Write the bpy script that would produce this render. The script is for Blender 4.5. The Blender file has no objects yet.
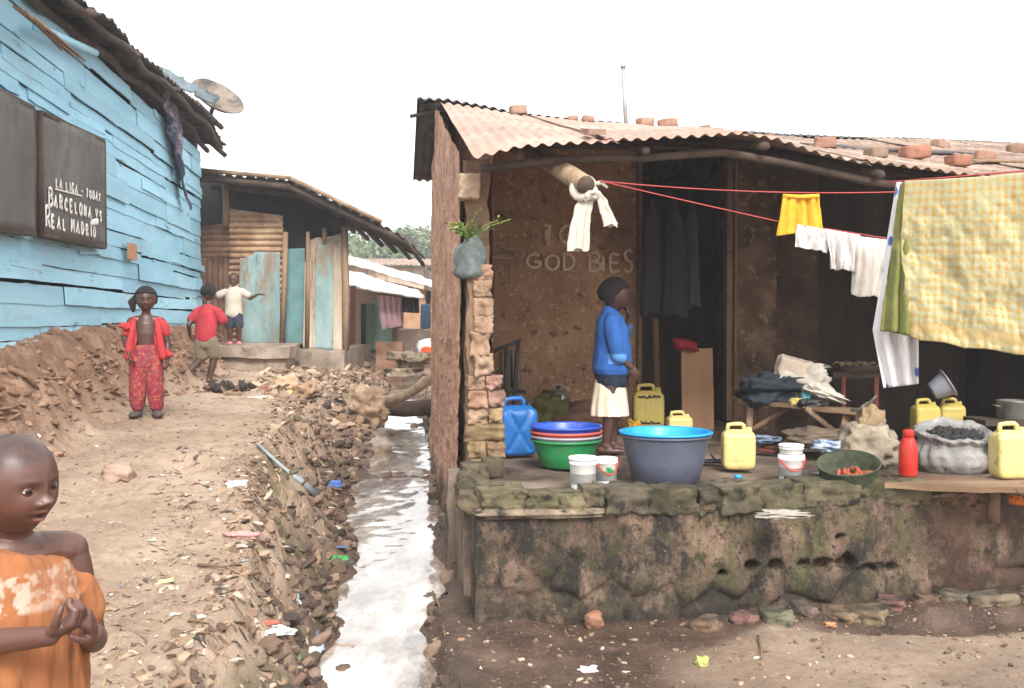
import bpy, math, random
import numpy as np
from mathutils import Vector, Matrix, Euler
random.seed(7); RNG = np.random.RandomState(11)
scene = bpy.context.scene
COL = scene.collection
R = math.radians
# ------------------------------------------------------------------ camera model
CAM = np.array([0.0, 0.0, 1.55]); PITCH = math.atan(24/1000.0)
def ray(px, py):
    dx = (px-512)/1000.0; dz = (344-py)/1000.0
    return np.array([dx, math.cos(PITCH)+math.sin(PITCH)*dz, -math.sin(PITCH)+math.cos(PITCH)*dz])
def P(px, py, Y):
    d = ray(px, py); return CAM + d*(Y/d[1])
def PZ(px, py, z):
    d = ray(px, py); return CAM + d*((z-CAM[2])/d[2])
# ------------------------------------------------------------------ noise
def _h(ix, iy, iz, seed):
    n = (ix.astype(np.int64)*374761393 + iy.astype(np.int64)*668265263 + iz.astype(np.int64)*2147483647 + seed*974634777) & 0xffffffff
    n = ((n ^ (n >> 13))*1274126177) & 0xffffffff
    n = ((n ^ (n >> 15))*2246822519) & 0xffffffff
    return ((n ^ (n >> 16)) & 0xffff)/32767.5-1.0
def vnoise(p, seed=0):
    p = np.asarray(p, float); f = np.floor(p); i = f.astype(np.int64); t = p-f; t = t*t*(3-2*t)
    x, y, z = i[..., 0], i[..., 1], i[..., 2]; u, v, w = t[..., 0], t[..., 1], t[..., 2]
    r = 0
    for a in (0, 1):
        for b in (0, 1):
            for c in (0, 1):
                r = r + _h(x+a, y+b, z+c, seed)*(u if a else 1-u)*(v if b else 1-v)*(w if c else 1-w)
    return r
def fbm(p, scale=1.0, octaves=4, seed=0):
    p = np.asarray(p, float)*scale; a = 1.0; s = 0; tot = 0
    for o in range(octaves):
        s = s + a*vnoise(p*(2.03**o)+o*17.3, seed+o); tot += a; a *= .5
    return s/tot
def sm(x, a, b):
    t = np.clip((np.asarray(x, float)-a)/(b-a), 0, 1); return t*t*(3-2*t)
def L(r, g, b, k=1.0):
    return tuple(k*((c/255.0)/12.92 if c/255.0 <= .04045 else ((c/255.0+.055)/1.055)**2.4) for c in (r, g, b))
# ------------------------------------------------------------------ mesh builder
def _cube_topology(n):
    V = {}; vs = []; F = []
    def vid(p):
        k = tuple(int(round(c*n)) for c in p)
        if k not in V: V[k] = len(vs); vs.append(p)
        return V[k]
    for ax in range(3):
        for s in (-1, 1):
            for i in range(n):
                for j in range(n):
                    q = []
                    for (a, b) in ((i, j), (i+1, j), (i+1, j+1), (i, j+1)):
                        p = [0, 0, 0]; p[ax] = s; p[(ax+1) % 3] = -1+2*a/n; p[(ax+2) % 3] = -1+2*b/n
                        q.append(vid(tuple(p)))
                    F.append(q if s > 0 else q[::-1])
    return np.array(vs, float), F
_CT = {}
def cube_top(n):
    if n not in _CT: _CT[n] = _cube_topology(n)
    return _CT[n]
class MB:
    def __init__(s): s.V = []; s.F = []; s.UV = []; s.C = []; s.M = []; s.n = 0
    def add(s, V, F, uv=None, col=None, mi=0):
        V = np.asarray(V, float).reshape(-1, 3); k = len(V)
        s.V.append(V); o = s.n
        s.F.extend([[i+o for i in f] for f in F]); s.M.extend([mi]*len(F))
        s.UV.append(np.zeros((k, 2)) if uv is None else np.asarray(uv, float).reshape(-1, 2))
        c = np.ones((k, 3)) if col is None else np.broadcast_to(np.asarray(col, float), (k, 3))
        s.C.append(c); s.n += k; return s
    def verts(s): return np.concatenate(s.V) if s.V else np.zeros((0, 3))
    def box(s, c, size, rot=None, col=None, mi=0, taper=1.0):
        hx, hy, hz = [v/2 for v in size]
        V = np.array([[x, y, z] for z in (-hz, hz) for x, y in ((-hx, -hy), (hx, -hy), (hx, hy), (-hx, hy))])
        V[4:, :2] *= taper
        if rot is not None: V = V @ np.array(rot.to_3x3() if hasattr(rot, 'to_3x3') else rot).T
        return s.add(V+np.array(c), [[3, 2, 1, 0], [4, 5, 6, 7], [0, 1, 5, 4], [1, 2, 6, 5], [2, 3, 7, 6], [3, 0, 4, 7]], col=col, mi=mi)
    def bar(s, a, b, w, h, up=(0, 0, 1), col=None, mi=0):
        a = Vector(a); b = Vector(b); d = b-a; z = d.normalized(); x = Vector(up).cross(z)
        if x.length < 1e-4: x = Vector((1, 0, 0))
        x.normalize(); y = z.cross(x); m = Matrix((x, y, z)).transposed()
        return s.box(list((a+b)/2), (w, h, d.length), m, col, mi)
    def tube(s, pts, rad, n=10, col=None, mi=0, sq=1.0, caps=True, jit=0, seed=0):
        pts = [Vector(p) for p in pts]; m = len(pts)
        if not hasattr(rad, '__len__'): rad = [rad]*m
        T = []
        for i in range(m):
            t = pts[min(i+1, m-1)]-pts[max(i-1, 0)]
            T.append(t.normalized() if t.length > 1e-9 else Vector((0, 0, 1)))
        up = Vector((0, 0, 1)) if abs(T[0].z) < .9 else Vector((0, 1, 0))
        x = up.cross(T[0]).normalized(); V = []
        for i in range(m):
            x = (x-T[i]*x.dot(T[i]));
            if x.length < 1e-6: x = T[i].orthogonal()
            x.normalize(); y = T[i].cross(x)
            for k in range(n):
                a = 2*math.pi*k/n; V.append(pts[i]+(x*math.cos(a)*sq+y*math.sin(a))*rad[i])
        V = np.array([list(v) for v in V])
        if jit: V = V+jit*np.stack([fbm(V, 9, 3, seed+q) for q in range(3)], -1)
        F = [[i*n+k, i*n+(k+1) % n, (i+1)*n+(k+1) % n, (i+1)*n+k] for i in range(m-1) for k in range(n)]
        if caps: F.append(list(range(n))[::-1]); F.append([(m-1)*n+k for k in range(n)])
        return s.add(V, F, col=col, mi=mi)
    def lathe(s, prof, n=32, c=(0, 0, 0), col=None, mi=0, sx=1.0, sy=1.0, wob=0, seed=0, rot=None):
        V = []
        for (r, z) in prof:
            for k in range(n):
                a = 2*math.pi*k/n; V.append((r*math.cos(a)*sx, r*math.sin(a)*sy, z))
        V = np.array(V)
        if wob: V = V+wob*np.stack([fbm(V, 6, 3, seed+q) for q in range(3)], -1)
        if rot is not None: V = V @ np.array(rot.to_3x3()).T
        m = len(prof)
        F = [[i*n+k, i*n+(k+1) % n, (i+1)*n+(k+1) % n, (i+1)*n+k] for i in range(m-1) for k in range(n)]
        if prof[0][0] > 1e-6: F.append(list(range(n))[::-1])
        if prof[-1][0] > 1e-6: F.append([(m-1)*n+k for k in range(n)])
        return s.add(V+np.array(c), F, col=col, mi=mi)
    def grid(s, fn, nu, nv, col=None, mi=0, thick=0, uvs=(1, 1)):
        U, W = np.meshgrid(np.linspace(0, 1, nu+1), np.linspace(0, 1, nv+1), indexing='ij')
        V = np.asarray(fn(U, W)); V = V.reshape(nu+1, nv+1, 3); uv = np.stack([U*uvs[0], W*uvs[1]], -1)
        idx = np.arange((nu+1)*(nv+1)).reshape(nu+1, nv+1)
        F = np.stack([idx[:-1, :-1], idx[1:, :-1], idx[1:, 1:], idx[:-1, 1:]], -1).reshape(-1, 4)
        if col is not None and not isinstance(col, tuple): col = np.asarray(col(U, W)).reshape(-1, 3)
        if not thick: return s.add(V.reshape(-1, 3), F.tolist(), uv, col, mi)
        du = np.gradient(V, axis=0); dv = np.gradient(V, axis=1); N = np.cross(du, dv); N /= (np.linalg.norm(N, axis=-1, keepdims=True)+1e-12)
        A = V+N*thick/2; B = V-N*thick/2; k = (nu+1)*(nv+1)
        FF = F.tolist()+(F[:, ::-1]+k).tolist()
        edge = list(idx[:, 0])+list(idx[-1, 1:])+list(idx[::-1, -1][1:])+list(idx[0, ::-1][1:-1])
        m = len(edge); FF += [[int(edge[(i+1) % m]), int(edge[i]), int(edge[i])+k, int(edge[(i+1) % m])+k] for i in range(m)]
        c2 = None if col is None else (col if isinstance(col, tuple) else np.concatenate([col, col]))
        return s.add(np.concatenate([A.reshape(-1, 3), B.reshape(-1, 3)]), FF, np.concatenate([uv.reshape(-1, 2)]*2), c2, mi)
    def rough(s, o, ex, ey, ez, seg=.05, amp=.01, sc=6, seed=0, octv=4, col=None, mi=0, disp=None, faces='all'):
        """box o + [0..1]ex,ey,ez, every face subdivided and displaced by position noise"""
        o, ex, ey, ez = [np.array(v, float) for v in (o, ex, ey, ez)]
        nx, ny, nz = [max(1, int(round(np.linalg.norm(v)/seg))) for v in (ex, ey, ez)]
        def face(a, b, na, nb, off, flip):
            U, W = np.meshgrid(np.linspace(0, 1, na+1), np.linspace(0, 1, nb+1), indexing='ij')
            V = o+off+U[..., None]*a+W[..., None]*b
            D = np.stack([fbm(V, sc, octv, seed+q*7) for q in range(3)], -1)
            V = V+D*amp
            if disp is not None: V = V+disp(V)
            idx = np.arange((na+1)*(nb+1)).reshape(na+1, nb+1)
            F = np.stack([idx[:-1, :-1], idx[1:, :-1], idx[1:, 1:], idx[:-1, 1:]], -1).reshape(-1, 4)
            if flip: F = F[:, ::-1]
            s.add(V.reshape(-1, 3), F.tolist(), col=col, mi=mi)
        face(ex, ez, nx, nz, 0*ey, False); face(ex, ez, nx, nz, ey, True)
        face(ey, ez, ny, nz, 0*ex, True); face(ey, ez, ny, nz, ex, False)
        face(ex, ey, nx, ny, 0*ez, True); face(ex, ey, nx, ny, ez, False)
        return s
    def rock(s, c, size, rot=(0, 0, 0), n=5, rnd=.5, amp=.12, seed=0, sc=1.6, col=None, mi=0):
        V, F = cube_top(n); nrm = V/np.linalg.norm(V, axis=1, keepdims=True)
        W = V*(1-rnd)+nrm*rnd*1.25
        W = W*(1+amp*fbm(W+seed*3.7, sc, 3, seed)[:, None]*2)
        W = W*np.array(size)/2 @ np.array(Euler(rot).to_matrix()).T
        return s.add(W+np.array(c), F, col=col, mi=mi)
    def build(s, name, mats, parent=None, smooth=True, tag_=None, auto=None):
        V = s.verts()
        if parent is not None: V = V-wloc(parent)
        me = bpy.data.meshes.new(name); me.from_pydata(V.tolist(), [], s.F)
        if not isinstance(mats, (list, tuple)): mats = [mats]
        for m in mats: me.materials.append(m)
        if len(mats) > 1: me.polygons.foreach_set('material_index', s.M)
        li = np.zeros(len(me.loops), dtype=np.int32); me.loops.foreach_get('vertex_index', li)
        uv = np.concatenate(s.UV)[li]; ul = me.uv_layers.new(name='UVMap'); ul.data.foreach_set('uv', uv.ravel())
        C = np.concatenate(s.C)
        if 1:
            at = me.color_attributes.new('Col', 'FLOAT_COLOR', 'POINT'); at.data.foreach_set('color', np.concatenate([C, np.ones((len(C), 1))], 1).ravel())
        me.polygons.foreach_set('use_smooth', [smooth]*len(me.polygons)); me.update(); me.validate()
        if auto: me.set_sharp_from_angle(angle=R(auto))
        o = bpy.data.objects.new(name, me); COL.objects.link(o)
        if parent is not None: o.parent = parent
        return o
def wloc(o):
    v = np.zeros(3)
    while o is not None: v = v+np.array(o.location); o = o.parent
    return v
def tag(o, label=None, cat=None, group=None, kind=None):
    if label: o['label'] = label
    if cat: o['category'] = cat
    if group: o['group'] = group
    if kind: o['kind'] = kind
    return o
def thing(name, loc, label, cat, group=None, rz=0):
    o = bpy.data.objects.new(name, None); COL.objects.link(o); o.location = list(loc); o.rotation_euler = (0, 0, rz); o.empty_display_size = .1
    return tag(o, label, cat, group)
def copy_tree(o, loc=None, rz=None, label=None, parent=None):
    c = o.copy(); COL.objects.link(c); c.parent = parent
    if loc is not None: c.location = list(loc)
    if rz is not None: c.rotation_euler = (0, 0, rz)
    if label: c['label'] = label
    for ch in [x for x in bpy.data.objects if x.parent == o]: copy_tree(ch, parent=c)
    return c
def remesh(mb, voxel, smooth=3, fac=.5):
    """union of overlapping closed solids -> (V, F) one continuous skin"""
    me = bpy.data.meshes.new('tmp'); me.from_pydata(mb.verts().tolist(), [], mb.F); me.update()
    o = bpy.data.objects.new('tmp', me); COL.objects.link(o)
    m = o.modifiers.new('r', 'REMESH'); m.mode = 'VOXEL'; m.voxel_size = voxel; m.adaptivity = 0
    if smooth:
        k = o.modifiers.new('s', 'SMOOTH'); k.iterations = smooth; k.factor = fac
    dg = bpy.context.evaluated_depsgraph_get(); dg.update()
    e = o.evaluated_get(dg); m2 = e.to_mesh()
    V = np.zeros(len(m2.vertices)*3); m2.vertices.foreach_get('co', V); V = V.reshape(-1, 3)
    F = [list(p.vertices) for p in m2.polygons]
    N = np.zeros(len(m2.vertices)*3); m2.vertices.foreach_get('normal', N); N = N.reshape(-1, 3)
    e.to_mesh_clear(); bpy.data.objects.remove(o); bpy.data.meshes.remove(me)
    return V, F, N
# ------------------------------------------------------------------ materials
class NT:
    def __init__(s, name):
        s.m = bpy.data.materials.new(name); s.m.use_nodes = True; s.t = s.m.node_tree; s.t.nodes.clear()
        s.out = s.n('ShaderNodeOutputMaterial'); s.b = s.n('ShaderNodeBsdfPrincipled'); s.l(s.b.outputs[0], s.out.inputs[0])
        s.tc = s.n('ShaderNodeTexCoord')
    def n(s, t, **k):
        x = s.t.nodes.new(t)
        for a, b in k.items(): setattr(x, a, b)
        return x
    def l(s, a, b): s.t.links.new(a, b)
    def noise(s, scale, detail=6, rough=.6, vec=None, stretch=None, dist=0, off=0):
        v = vec or s.tc.outputs['Object']
        if stretch or off:
            mp = s.n('ShaderNodeMapping'); s.l(v, mp.inputs[0]); v = mp.outputs[0]
            if stretch: mp.inputs['Scale'].default_value = stretch
            mp.inputs['Location'].default_value = (off, off*1.3, off*.7)
        x = s.n('ShaderNodeTexNoise'); s.l(v, x.inputs['Vector']); x.inputs['Scale'].default_value = scale
        x.inputs['Detail'].default_value = detail; x.inputs['Roughness'].default_value = rough; x.inputs['Distortion'].default_value = dist
        return x.outputs['Fac']
    def ramp(s, fac, stops):
        x = s.n('ShaderNodeValToRGB'); e = x.color_ramp.elements
        while len(e) < len(stops): e.new(.5)
        for i, (p, c) in enumerate(stops): e[i].position = p; e[i].color = (*c, 1)
        s.l(fac, x.inputs[0]); return x.outputs[0]
    def mr(s, fac, a, b, c=0, d=1):
        x = s.n('ShaderNodeMapRange'); s.l(fac, x.inputs[0]); x.inputs[1].default_value = a; x.inputs[2].default_value = b
        x.inputs[3].default_value = c; x.inputs[4].default_value = d; return x.outputs[0]
    def mix(s, f, a, b, mode='MIX'):
        x = s.n('ShaderNodeMix', data_type='RGBA', blend_type=mode)
        for sock, v in ((x.inputs[0], f), (x.inputs[6], a), (x.inputs[7], b)):
            if isinstance(v, (int, float)): sock.default_value = v
            elif isinstance(v, tuple): sock.default_value = (*v[:3], 1)
            else: s.l(v, sock)
        return x.outputs[2]
    def math(s, op, a, b=0):
        x = s.n('ShaderNodeMath', operation=op)
        for sock, v in ((x.inputs[0], a), (x.inputs[1], b)):
            if isinstance(v, (int, float)): sock.default_value = v
            else: s.l(v, sock)
        return x.outputs[0]
    def attr(s, name):
        x = s.n('ShaderNodeAttribute', attribute_name=name); return x
    def bump(s, h, strength=.3, dist=.01, prev=None):
        x = s.n('ShaderNodeBump'); x.inputs['Strength'].default_value = strength; x.inputs['Distance'].default_value = dist
        s.l(h, x.inputs['Height'])
        if prev is not None: s.l(prev, x.inputs['Normal'])
        return x.outputs[0]
def pm(name, stops, scale=4, rough=.85, rvar=0, bump=.4, bdist=.01, bscale=None, spots=(), metal=0, stretch=None, col=False, spec=.5, trans=0, detail=8, coat=0):
    t = NT(name)
    if isinstance(stops[0], (int, float)): stops = [(0.3, tuple(x*.82 for x in stops)), (.7, tuple(min(1, x*1.12) for x in stops))]
    f = t.noise(scale, detail, .65, stretch=stretch)
    c = t.ramp(f, stops)
    for i, sp in enumerate(spots):
        sc, cc, lo, hi = sp[:4]; st = sp[4] if len(sp) > 4 else None
        m = t.mr(t.noise(sc, 8, .7, stretch=st, off=3.1+i*5.7), lo, hi)
        c = t.mix(m, c, cc)
    if col: c = t.mix(1.0, c, t.attr('Col').outputs['Color'], 'MULTIPLY')
    t.l(c, t.b.inputs['Base Color'])
    if rvar:
        t.l(t.mr(t.noise(scale*2.3, 5, off=9), .3, .7, rough-rvar, min(1, rough+rvar)), t.b.inputs['Roughness'])
    else: t.b.inputs['Roughness'].default_value = rough
    t.b.inputs['Metallic'].default_value = metal; t.b.inputs['Specular IOR Level'].default_value = spec
    if coat: t.b.inputs['Coat Weight'].default_value = coat
    if bump:
        t.l(t.bump(t.noise(bscale or scale*8, 8, .7, stretch=stretch, off=1.7), bump, bdist), t.b.inputs['Normal'])
    if trans:
        # thin cloth: some light comes through
        tr = t.n('ShaderNodeBsdfTranslucent'); t.l(c, tr.inputs[0]); mx = t.n('ShaderNodeMixShader'); mx.inputs[0].default_value = trans
        t.l(t.b.outputs[0], mx.inputs[1]); t.l(tr.outputs[0], mx.inputs[2]); t.l(mx.outputs[0], t.out.inputs[0])
    return t.m
# ------------------------------------------------------------------ world, camera, light
SUN_EL, SUN_AZ = R(42), R(168)       # azimuth clockwise from +Y: behind the camera, to the right
w = bpy.data.worlds.new('World'); scene.world = w; w.use_nodes = True; nt = w.node_tree
bg = nt.nodes['Background']; sky = nt.nodes.new('ShaderNodeTexSky'); sky.sky_type = 'NISHITA'; sky.sun_disc = False
sky.sun_elevation = SUN_EL; sky.sun_rotation = SUN_AZ; sky.air_density = 1.0; sky.dust_density = 2.0; sky.ozone_density = 1.0
hs = nt.nodes.new('ShaderNodeHueSaturation'); hs.inputs['Saturation'].default_value = .12
nt.links.new(sky.outputs[0], hs.inputs['Color']); mxs = nt.nodes.new('ShaderNodeMix'); mxs.data_type = 'RGBA'; mxs.blend_type = 'LIGHTEN'; mxs.inputs[0].default_value = 1; nt.links.new(hs.outputs[0], mxs.inputs[6]); mxs.inputs[7].default_value = (6.0, 6.1, 6.2, 1); nt.links.new(mxs.outputs[2], bg.inputs[0]); bg.inputs[1].default_value = .15
sl = bpy.data.lights.new('sun', 'SUN'); sl.energy = 2.0; sl.angle = R(18); sl.color = (1, .97, .92)
so = bpy.data.objects.new('sun', sl); COL.objects.link(so)
sd = Vector((math.sin(SUN_AZ)*math.cos(SUN_EL), math.cos(SUN_AZ)*math.cos(SUN_EL), math.sin(SUN_EL)))
so.rotation_euler = sd.to_track_quat('Z', 'Y').to_euler()
cd = bpy.data.cameras.new('camera'); cd.sensor_width = 36; cd.lens = 1000/1024*36; cd.clip_end = 3000; cd.clip_start = .05
co = bpy.data.objects.new('camera', cd); COL.objects.link(co); co.location = tuple(CAM); co.rotation_euler = (math.pi/2-PITCH, 0, 0)
scene.camera = co
scene.view_settings.view_transform = 'Standard'; scene.view_settings.look = 'None'; scene.view_settings.gamma = 1
scene.view_settings.exposure = 1.15
scene.cycles.max_bounces = 6
# ------------------------------------------------------------------ terrain
def ip(Y, pts): return np.interp(Y, [p[0] for p in pts], [p[1] for p in pts])
def uof(X, Y): return X+.127*(np.minimum(Y, 30)-5)
def zstream(Y): return ip(Y, [(-5, -.6), (2, -.22), (4.2, -.06), (7, .16), (9.9, .42), (12, .6), (18, .74), (30, .8), (60, .8)])
def zplat(Y): return ip(Y, [(-5, .1), (1, .2), (1.9, .29), (4, .48), (6, .65), (7.7, .79), (10.7, .82), (14, .86), (18, .95), (40, .9), (300, .5)])
def ul(Y): return ip(Y, [(1, -1.0), (4.2, -.92), (6, -.93), (8, -.88), (10, -.78), (13, -.7), (20, -.7)])+.05*np.sin(Y*2.3)+.035*np.sin(Y*5.1+1)
def ur(Y): return ip(Y, [(1, -.32), (4.2, -.36), (5, -.36), (6, -.24), (10, -.16), (20, 0)])+.02*np.sin(Y*3.7)
def ue(Y): return ip(Y, [(1, -1.5), (3, -1.35), (4, -1.28), (6, -1.40), (10, -1.65), (20, -1.7)])+.07*np.sin(Y*1.7+.6)
def ground(X, Y, detail=True):
    X = np.asarray(X, float); Y = np.asarray(Y, float); u = uof(X, Y); p = np.stack([X, Y, 0*X], -1)
    zs = zstream(Y); zp = zplat(Y)+.03*np.clip(-u-1.6, 0, 2)
    a = ul(Y); b = ur(Y); e = ue(Y)
    k = np.clip((a-u)/(a-e), 0, 1)                       # 0 at the water, 1 at the plateau
    n1 = fbm(p, 2.2, 4, 3); n2 = fbm(p, 9, 4, 5); n3 = fbm(p, 28, 3, 9)
    bank = (k**.92)
    zl = zs+(zp-zs)*bank
    slope = np.exp(-((k-.5)/.33)**2)*(u > e-.3)
    zl = zl+slope*(n1*.13+n2*.11+n3*.05-.07*np.exp(-(n2/.07)**2)-.04*np.exp(-(n1/.05)**2))
    # bank up to the blue shack
    wb = ip(Y, [(0, 0), (4, .2), (6, .62), (9, .66), (14.5, .56), (16, .1), (20, 0)])
    q = sm(-u, 2.62, 3.14)*(.8+.2*sm(-u, 3, 3.2))
    zl = zl+wb*q+np.exp(-((-u-2.88)/.2)**2)*wb*(n1*.18+n2*.16)
    # right side
    base = ip(Y, [(-5, -.2), (0, -.05), (4, 0), (6, .02), (9, .35), (14, .7), (18, .8), (30, .85), (300, .5)])
    zside = np.minimum(zs+.05, base+.3)
    zr = zside+(base-zside)*sm(u, .0, .35)
    # worn dry hump in the right foreground, mud shelf along the foot of the plinth
    hump = sm(4.75+.12*fbm(p, 1.5, 3, 8)-.03*X-Y+.5*np.clip(X-.9, -1, .35), 0, .16)*sm(X, .55, 1.1)
    zr = zr+hump*.055
    pf = 4.92+.18*(X+.18)                                 # foot of the plinth
    shelf = sm(Y-pf+.42, 0, .14)*sm(X, .9, 1.5)*(Y < 7)
    zr = zr+shelf*.06*(1+.6*n1)
    zr = zr+.035*np.exp(-((u-b-.09)/.07)**2)*(Y < 6)
    z = np.where(u < a, zl, np.where(u > b, zr, zs-.05))
    z = np.where((u >= a) & (u <= b), zs-.05*np.clip(np.minimum(u-a, b-u)/.10, 0, 1)+.02*n2*(Y > 3)+.075*np.clip(n1+.35-1.7*np.clip(np.minimum(u-a, b-u)/.22, 0, 1)*.5, 0, .8)*(Y > 2), z)
    if detail:
        near = np.exp(-np.maximum(Y-10, 0)/25)
        path = (u < e)
        z = z+near*(n1*.035+n2*.016+n3*.007)*np.where(path, 1.15, .7)
        z = z-near*path*.012*np.clip(fbm(p, 6, 2, 31), 0, 1)
        # eroded cracks across the plateau
        cr = np.abs(fbm(p*np.array([.6, 1.6, 1]), 1.3, 3, 41)); z = z-near*path*.035*np.exp(-(cr/.018)**2)*sm(fbm(p, .8, 2, 44), 0, .3)
        z = z-.07*np.exp(-(((X+1.95)/.18)**2+((Y-6.05)/.15)**2))*(1+n2)+.04*np.exp(-(((X+2.0)/.3)**2+((Y-6.3)/.15)**2))
    return z
def gz(x, y): return float(ground(np.array([x]), np.array([y]))[0])
def hit(px, py, y0=1.5, y1=40):
    """world point where a pixel's ray meets the terrain"""
    d = ray(px, py); Ys = np.linspace(y0, y1, 3000); X = d[0]/d[1]*Ys; Z = CAM[2]+d[2]/d[1]*Ys; g = ground(X, Ys)
    i = int(np.argmax(Z < g)); return np.array([X[i], Ys[i], g[i]])
def axis(lo, hi, step, far, g=1.16):
    a = list(np.arange(lo, hi, step)); s = step; x = a[-1]
    while x < far: s *= g; x += s; a.append(x)
    s = step; x = lo; pre = []
    while x > -far: s *= g; x -= s; pre.append(x)
    return np.array(pre[::-1]+a)
gx = axis(-4.6, 3.4, .022, 420); gy = np.concatenate([axis(1.2, 9, .024, 420)])
gy = gy[(gy > -60)]
# coarser beyond 9 m but still fine to 16
gy = np.concatenate([gy[gy < 9], np.arange(9, 17, .05), gy[gy > 17.2]])
XX, YY = np.meshgrid(gx, gy, indexing='ij'); ZZ = ground(XX, YY)
gb = MB(); idx = np.arange(XX.size).reshape(XX.shape)
F = np.stack([idx[:-1, :-1], idx[1:, :-1], idx[1:, 1:], idx[:-1, 1:]], -1).reshape(-1, 4)
uu = uof(XX, YY); pp = np.stack([XX, YY, 0*XX], -1)
nn = fbm(pp, 2.5, 4, 61)
wet = sm(uu, ue(YY)+.1, ul(YY)+.02)                         # R: damp earth
rightwet = sm(.0-(4.72-.03*XX-YY+.5*np.clip(XX-.9, -1, .35)+.12*fbm(pp, 1.5, 3, 8)), -.1, .1)
rightwet = np.maximum(rightwet, 1-sm(XX, .5, 1.1))*(YY < 12)
wet = np.where(uu > ul(YY), np.maximum(.3, rightwet*1.15), wet*.85)
wet = np.clip(wet+nn*.25*(wet > .05), 0, 1)
red = sm(-uu, 2.6, 2.95)*sm(YY, 3, 5)                        # G: red soil bank under the shack
moss = np.clip(np.exp(-((uu-(ue(YY)+.25))/.22)**2)*sm(fbm(pp, 1.8, 4, 71), .05, .3), 0, 1)*(YY < 9)
gb.add(np.stack([XX, YY, ZZ], -1).reshape(-1, 3), F.tolist(), col=np.stack([wet, red, moss], -1).reshape(-1, 3))
t = NT('ground_earth'); at = t.attr('Col'); sp = t.n('ShaderNodeSeparateColor'); t.l(at.outputs['Color'], sp.inputs[0])
dry = t.ramp(t.noise(1.7, 10, .7), [(.3, L(148, 122, 101)), (.5, L(170, 146, 124)), (.62, L(182, 159, 138)), (.75, L(195, 174, 154))])
dry = t.mix(t.mr(t.noise(14, 8, .75), .5, .75), dry, L(120, 92, 72))
dry = t.mix(t.mr(t.noise(45, 4, .7), .62, .7), dry, L(205, 188, 168))
wetc = t.ramp(t.noise(3.5, 9, .7), [(.3, L(56, 43, 35)), (.5, L(86, 67, 55)), (.7, L(116, 93, 78))])
wetc = t.mix(t.mr(t.noise(60, 4, .7), .6, .72), wetc, L(165, 140, 122))
redc = t.ramp(t.noise(5, 9, .75), [(.3, L(92, 66, 50)), (.5, L(136, 102, 80)), (.7, L(182, 150, 124))])
c = t.mix(sp.outputs[0], dry, wetc); c = t.mix(sp.outputs[1], c, redc)
c = t.mix(t.math('MULTIPLY', sp.outputs[2], .8), c, t.ramp(t.noise(20, 6), [(.35, L(62, 62, 32)), (.65, L(108, 105, 62))]))
t.l(c, t.b.inputs['Base Color'])
t.l(t.mr(t.math('ADD', sp.outputs[0], t.mr(t.noise(4, 5), .35, .65, -.35, .35)), .35, 1.1, .92, .16), t.b.inputs['Roughness'])
b1 = t.bump(t.noise(22, 10, .75), .9, .035); b2 = t.bump(t.noise(120, 5, .8), .5, .008, b1); t.l(b2, t.b.inputs['Normal'])
tag(gb.build('ground', t.m), kind='structure')
# ------------------------------------------------------------------ stream
ys = np.concatenate([np.arange(.5, 12, .03), np.arange(12, 22, .1)]); sb = MB()
V = []; nk = 30
for y in ys:
    a = float(ul(y))-.1; b = float(ur(y))+.06
    for k in range(nk+1):
        u_ = a+(b-a)*k/nk; V.append((u_-.127*(y-5), y, float(zstream(y))-.012))
V = np.array(V); V[:, 2] += .003*fbm(V, 14, 3, 5)+.004*fbm(V*np.array([1, .5, 1]), 5, 2, 15)
sb.add(V, [[i*(nk+1)+k, i*(nk+1)+k+1, (i+1)*(nk+1)+k+1, (i+1)*(nk+1)+k] for i in range(len(ys)-1) for k in range(nk)])
t = NT('stream_water'); c = t.ramp(t.noise(3, 8, .7, stretch=(1, .5, 1)), [(.36, L(80, 66, 55)), (.48, L(132, 118, 106)), (.62, L(196, 188, 178))]); t.l(c, t.b.inputs['Base Color'])  # pale patches in the base colour stand in for reflected sky
t.b.inputs['Roughness'].default_value = .07; t.b.inputs['IOR'].default_value = 1.7; t.b.inputs['Coat Weight'].default_value = 1; t.b.inputs['Coat Roughness'].default_value = .04; t.b.inputs['Coat IOR'].default_value = 1.6
t.l(t.bump(t.noise(13, 5, .6, dist=.8), .30, .012), t.b.inputs['Normal'])
tag(sb.build('stream_water', t.m), kind='structure')
# ------------------------------------------------------------------ rubble and litter
MUD = [L(112, 88, 70), L(132, 106, 86), L(150, 124, 102), L(98, 76, 60), L(164, 140, 118), L(84, 64, 52), L(140, 112, 90), L(122, 96, 78), L(108, 84, 68), L(186, 166, 146)]
LIT = [L(215, 208, 198), L(198, 188, 174), L(88, 112, 140), L(96, 128, 84), L(190, 172, 110), L(150, 80, 62), L(60, 56, 54), L(66, 60, 54), L(160, 175, 182), L(205, 196, 182)]
m_deb = NT('rubble_bits'); cc = m_deb.mix(1.0, m_deb.attr('Col').outputs['Color'], m_deb.ramp(m_deb.noise(30, 5), [(.3, (.7, .7, .7)), (.7, (1.1, 1.1, 1.1))]), 'MULTIPLY')
m_deb.l(cc, m_deb.b.inputs['Base Color']); m_deb.b.inputs['Roughness'].default_value = .85; m_deb.l(m_deb.bump(m_deb.noise(60, 5), .5, .006), m_deb.b.inputs['Normal']); m_deb = m_deb.m
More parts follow.
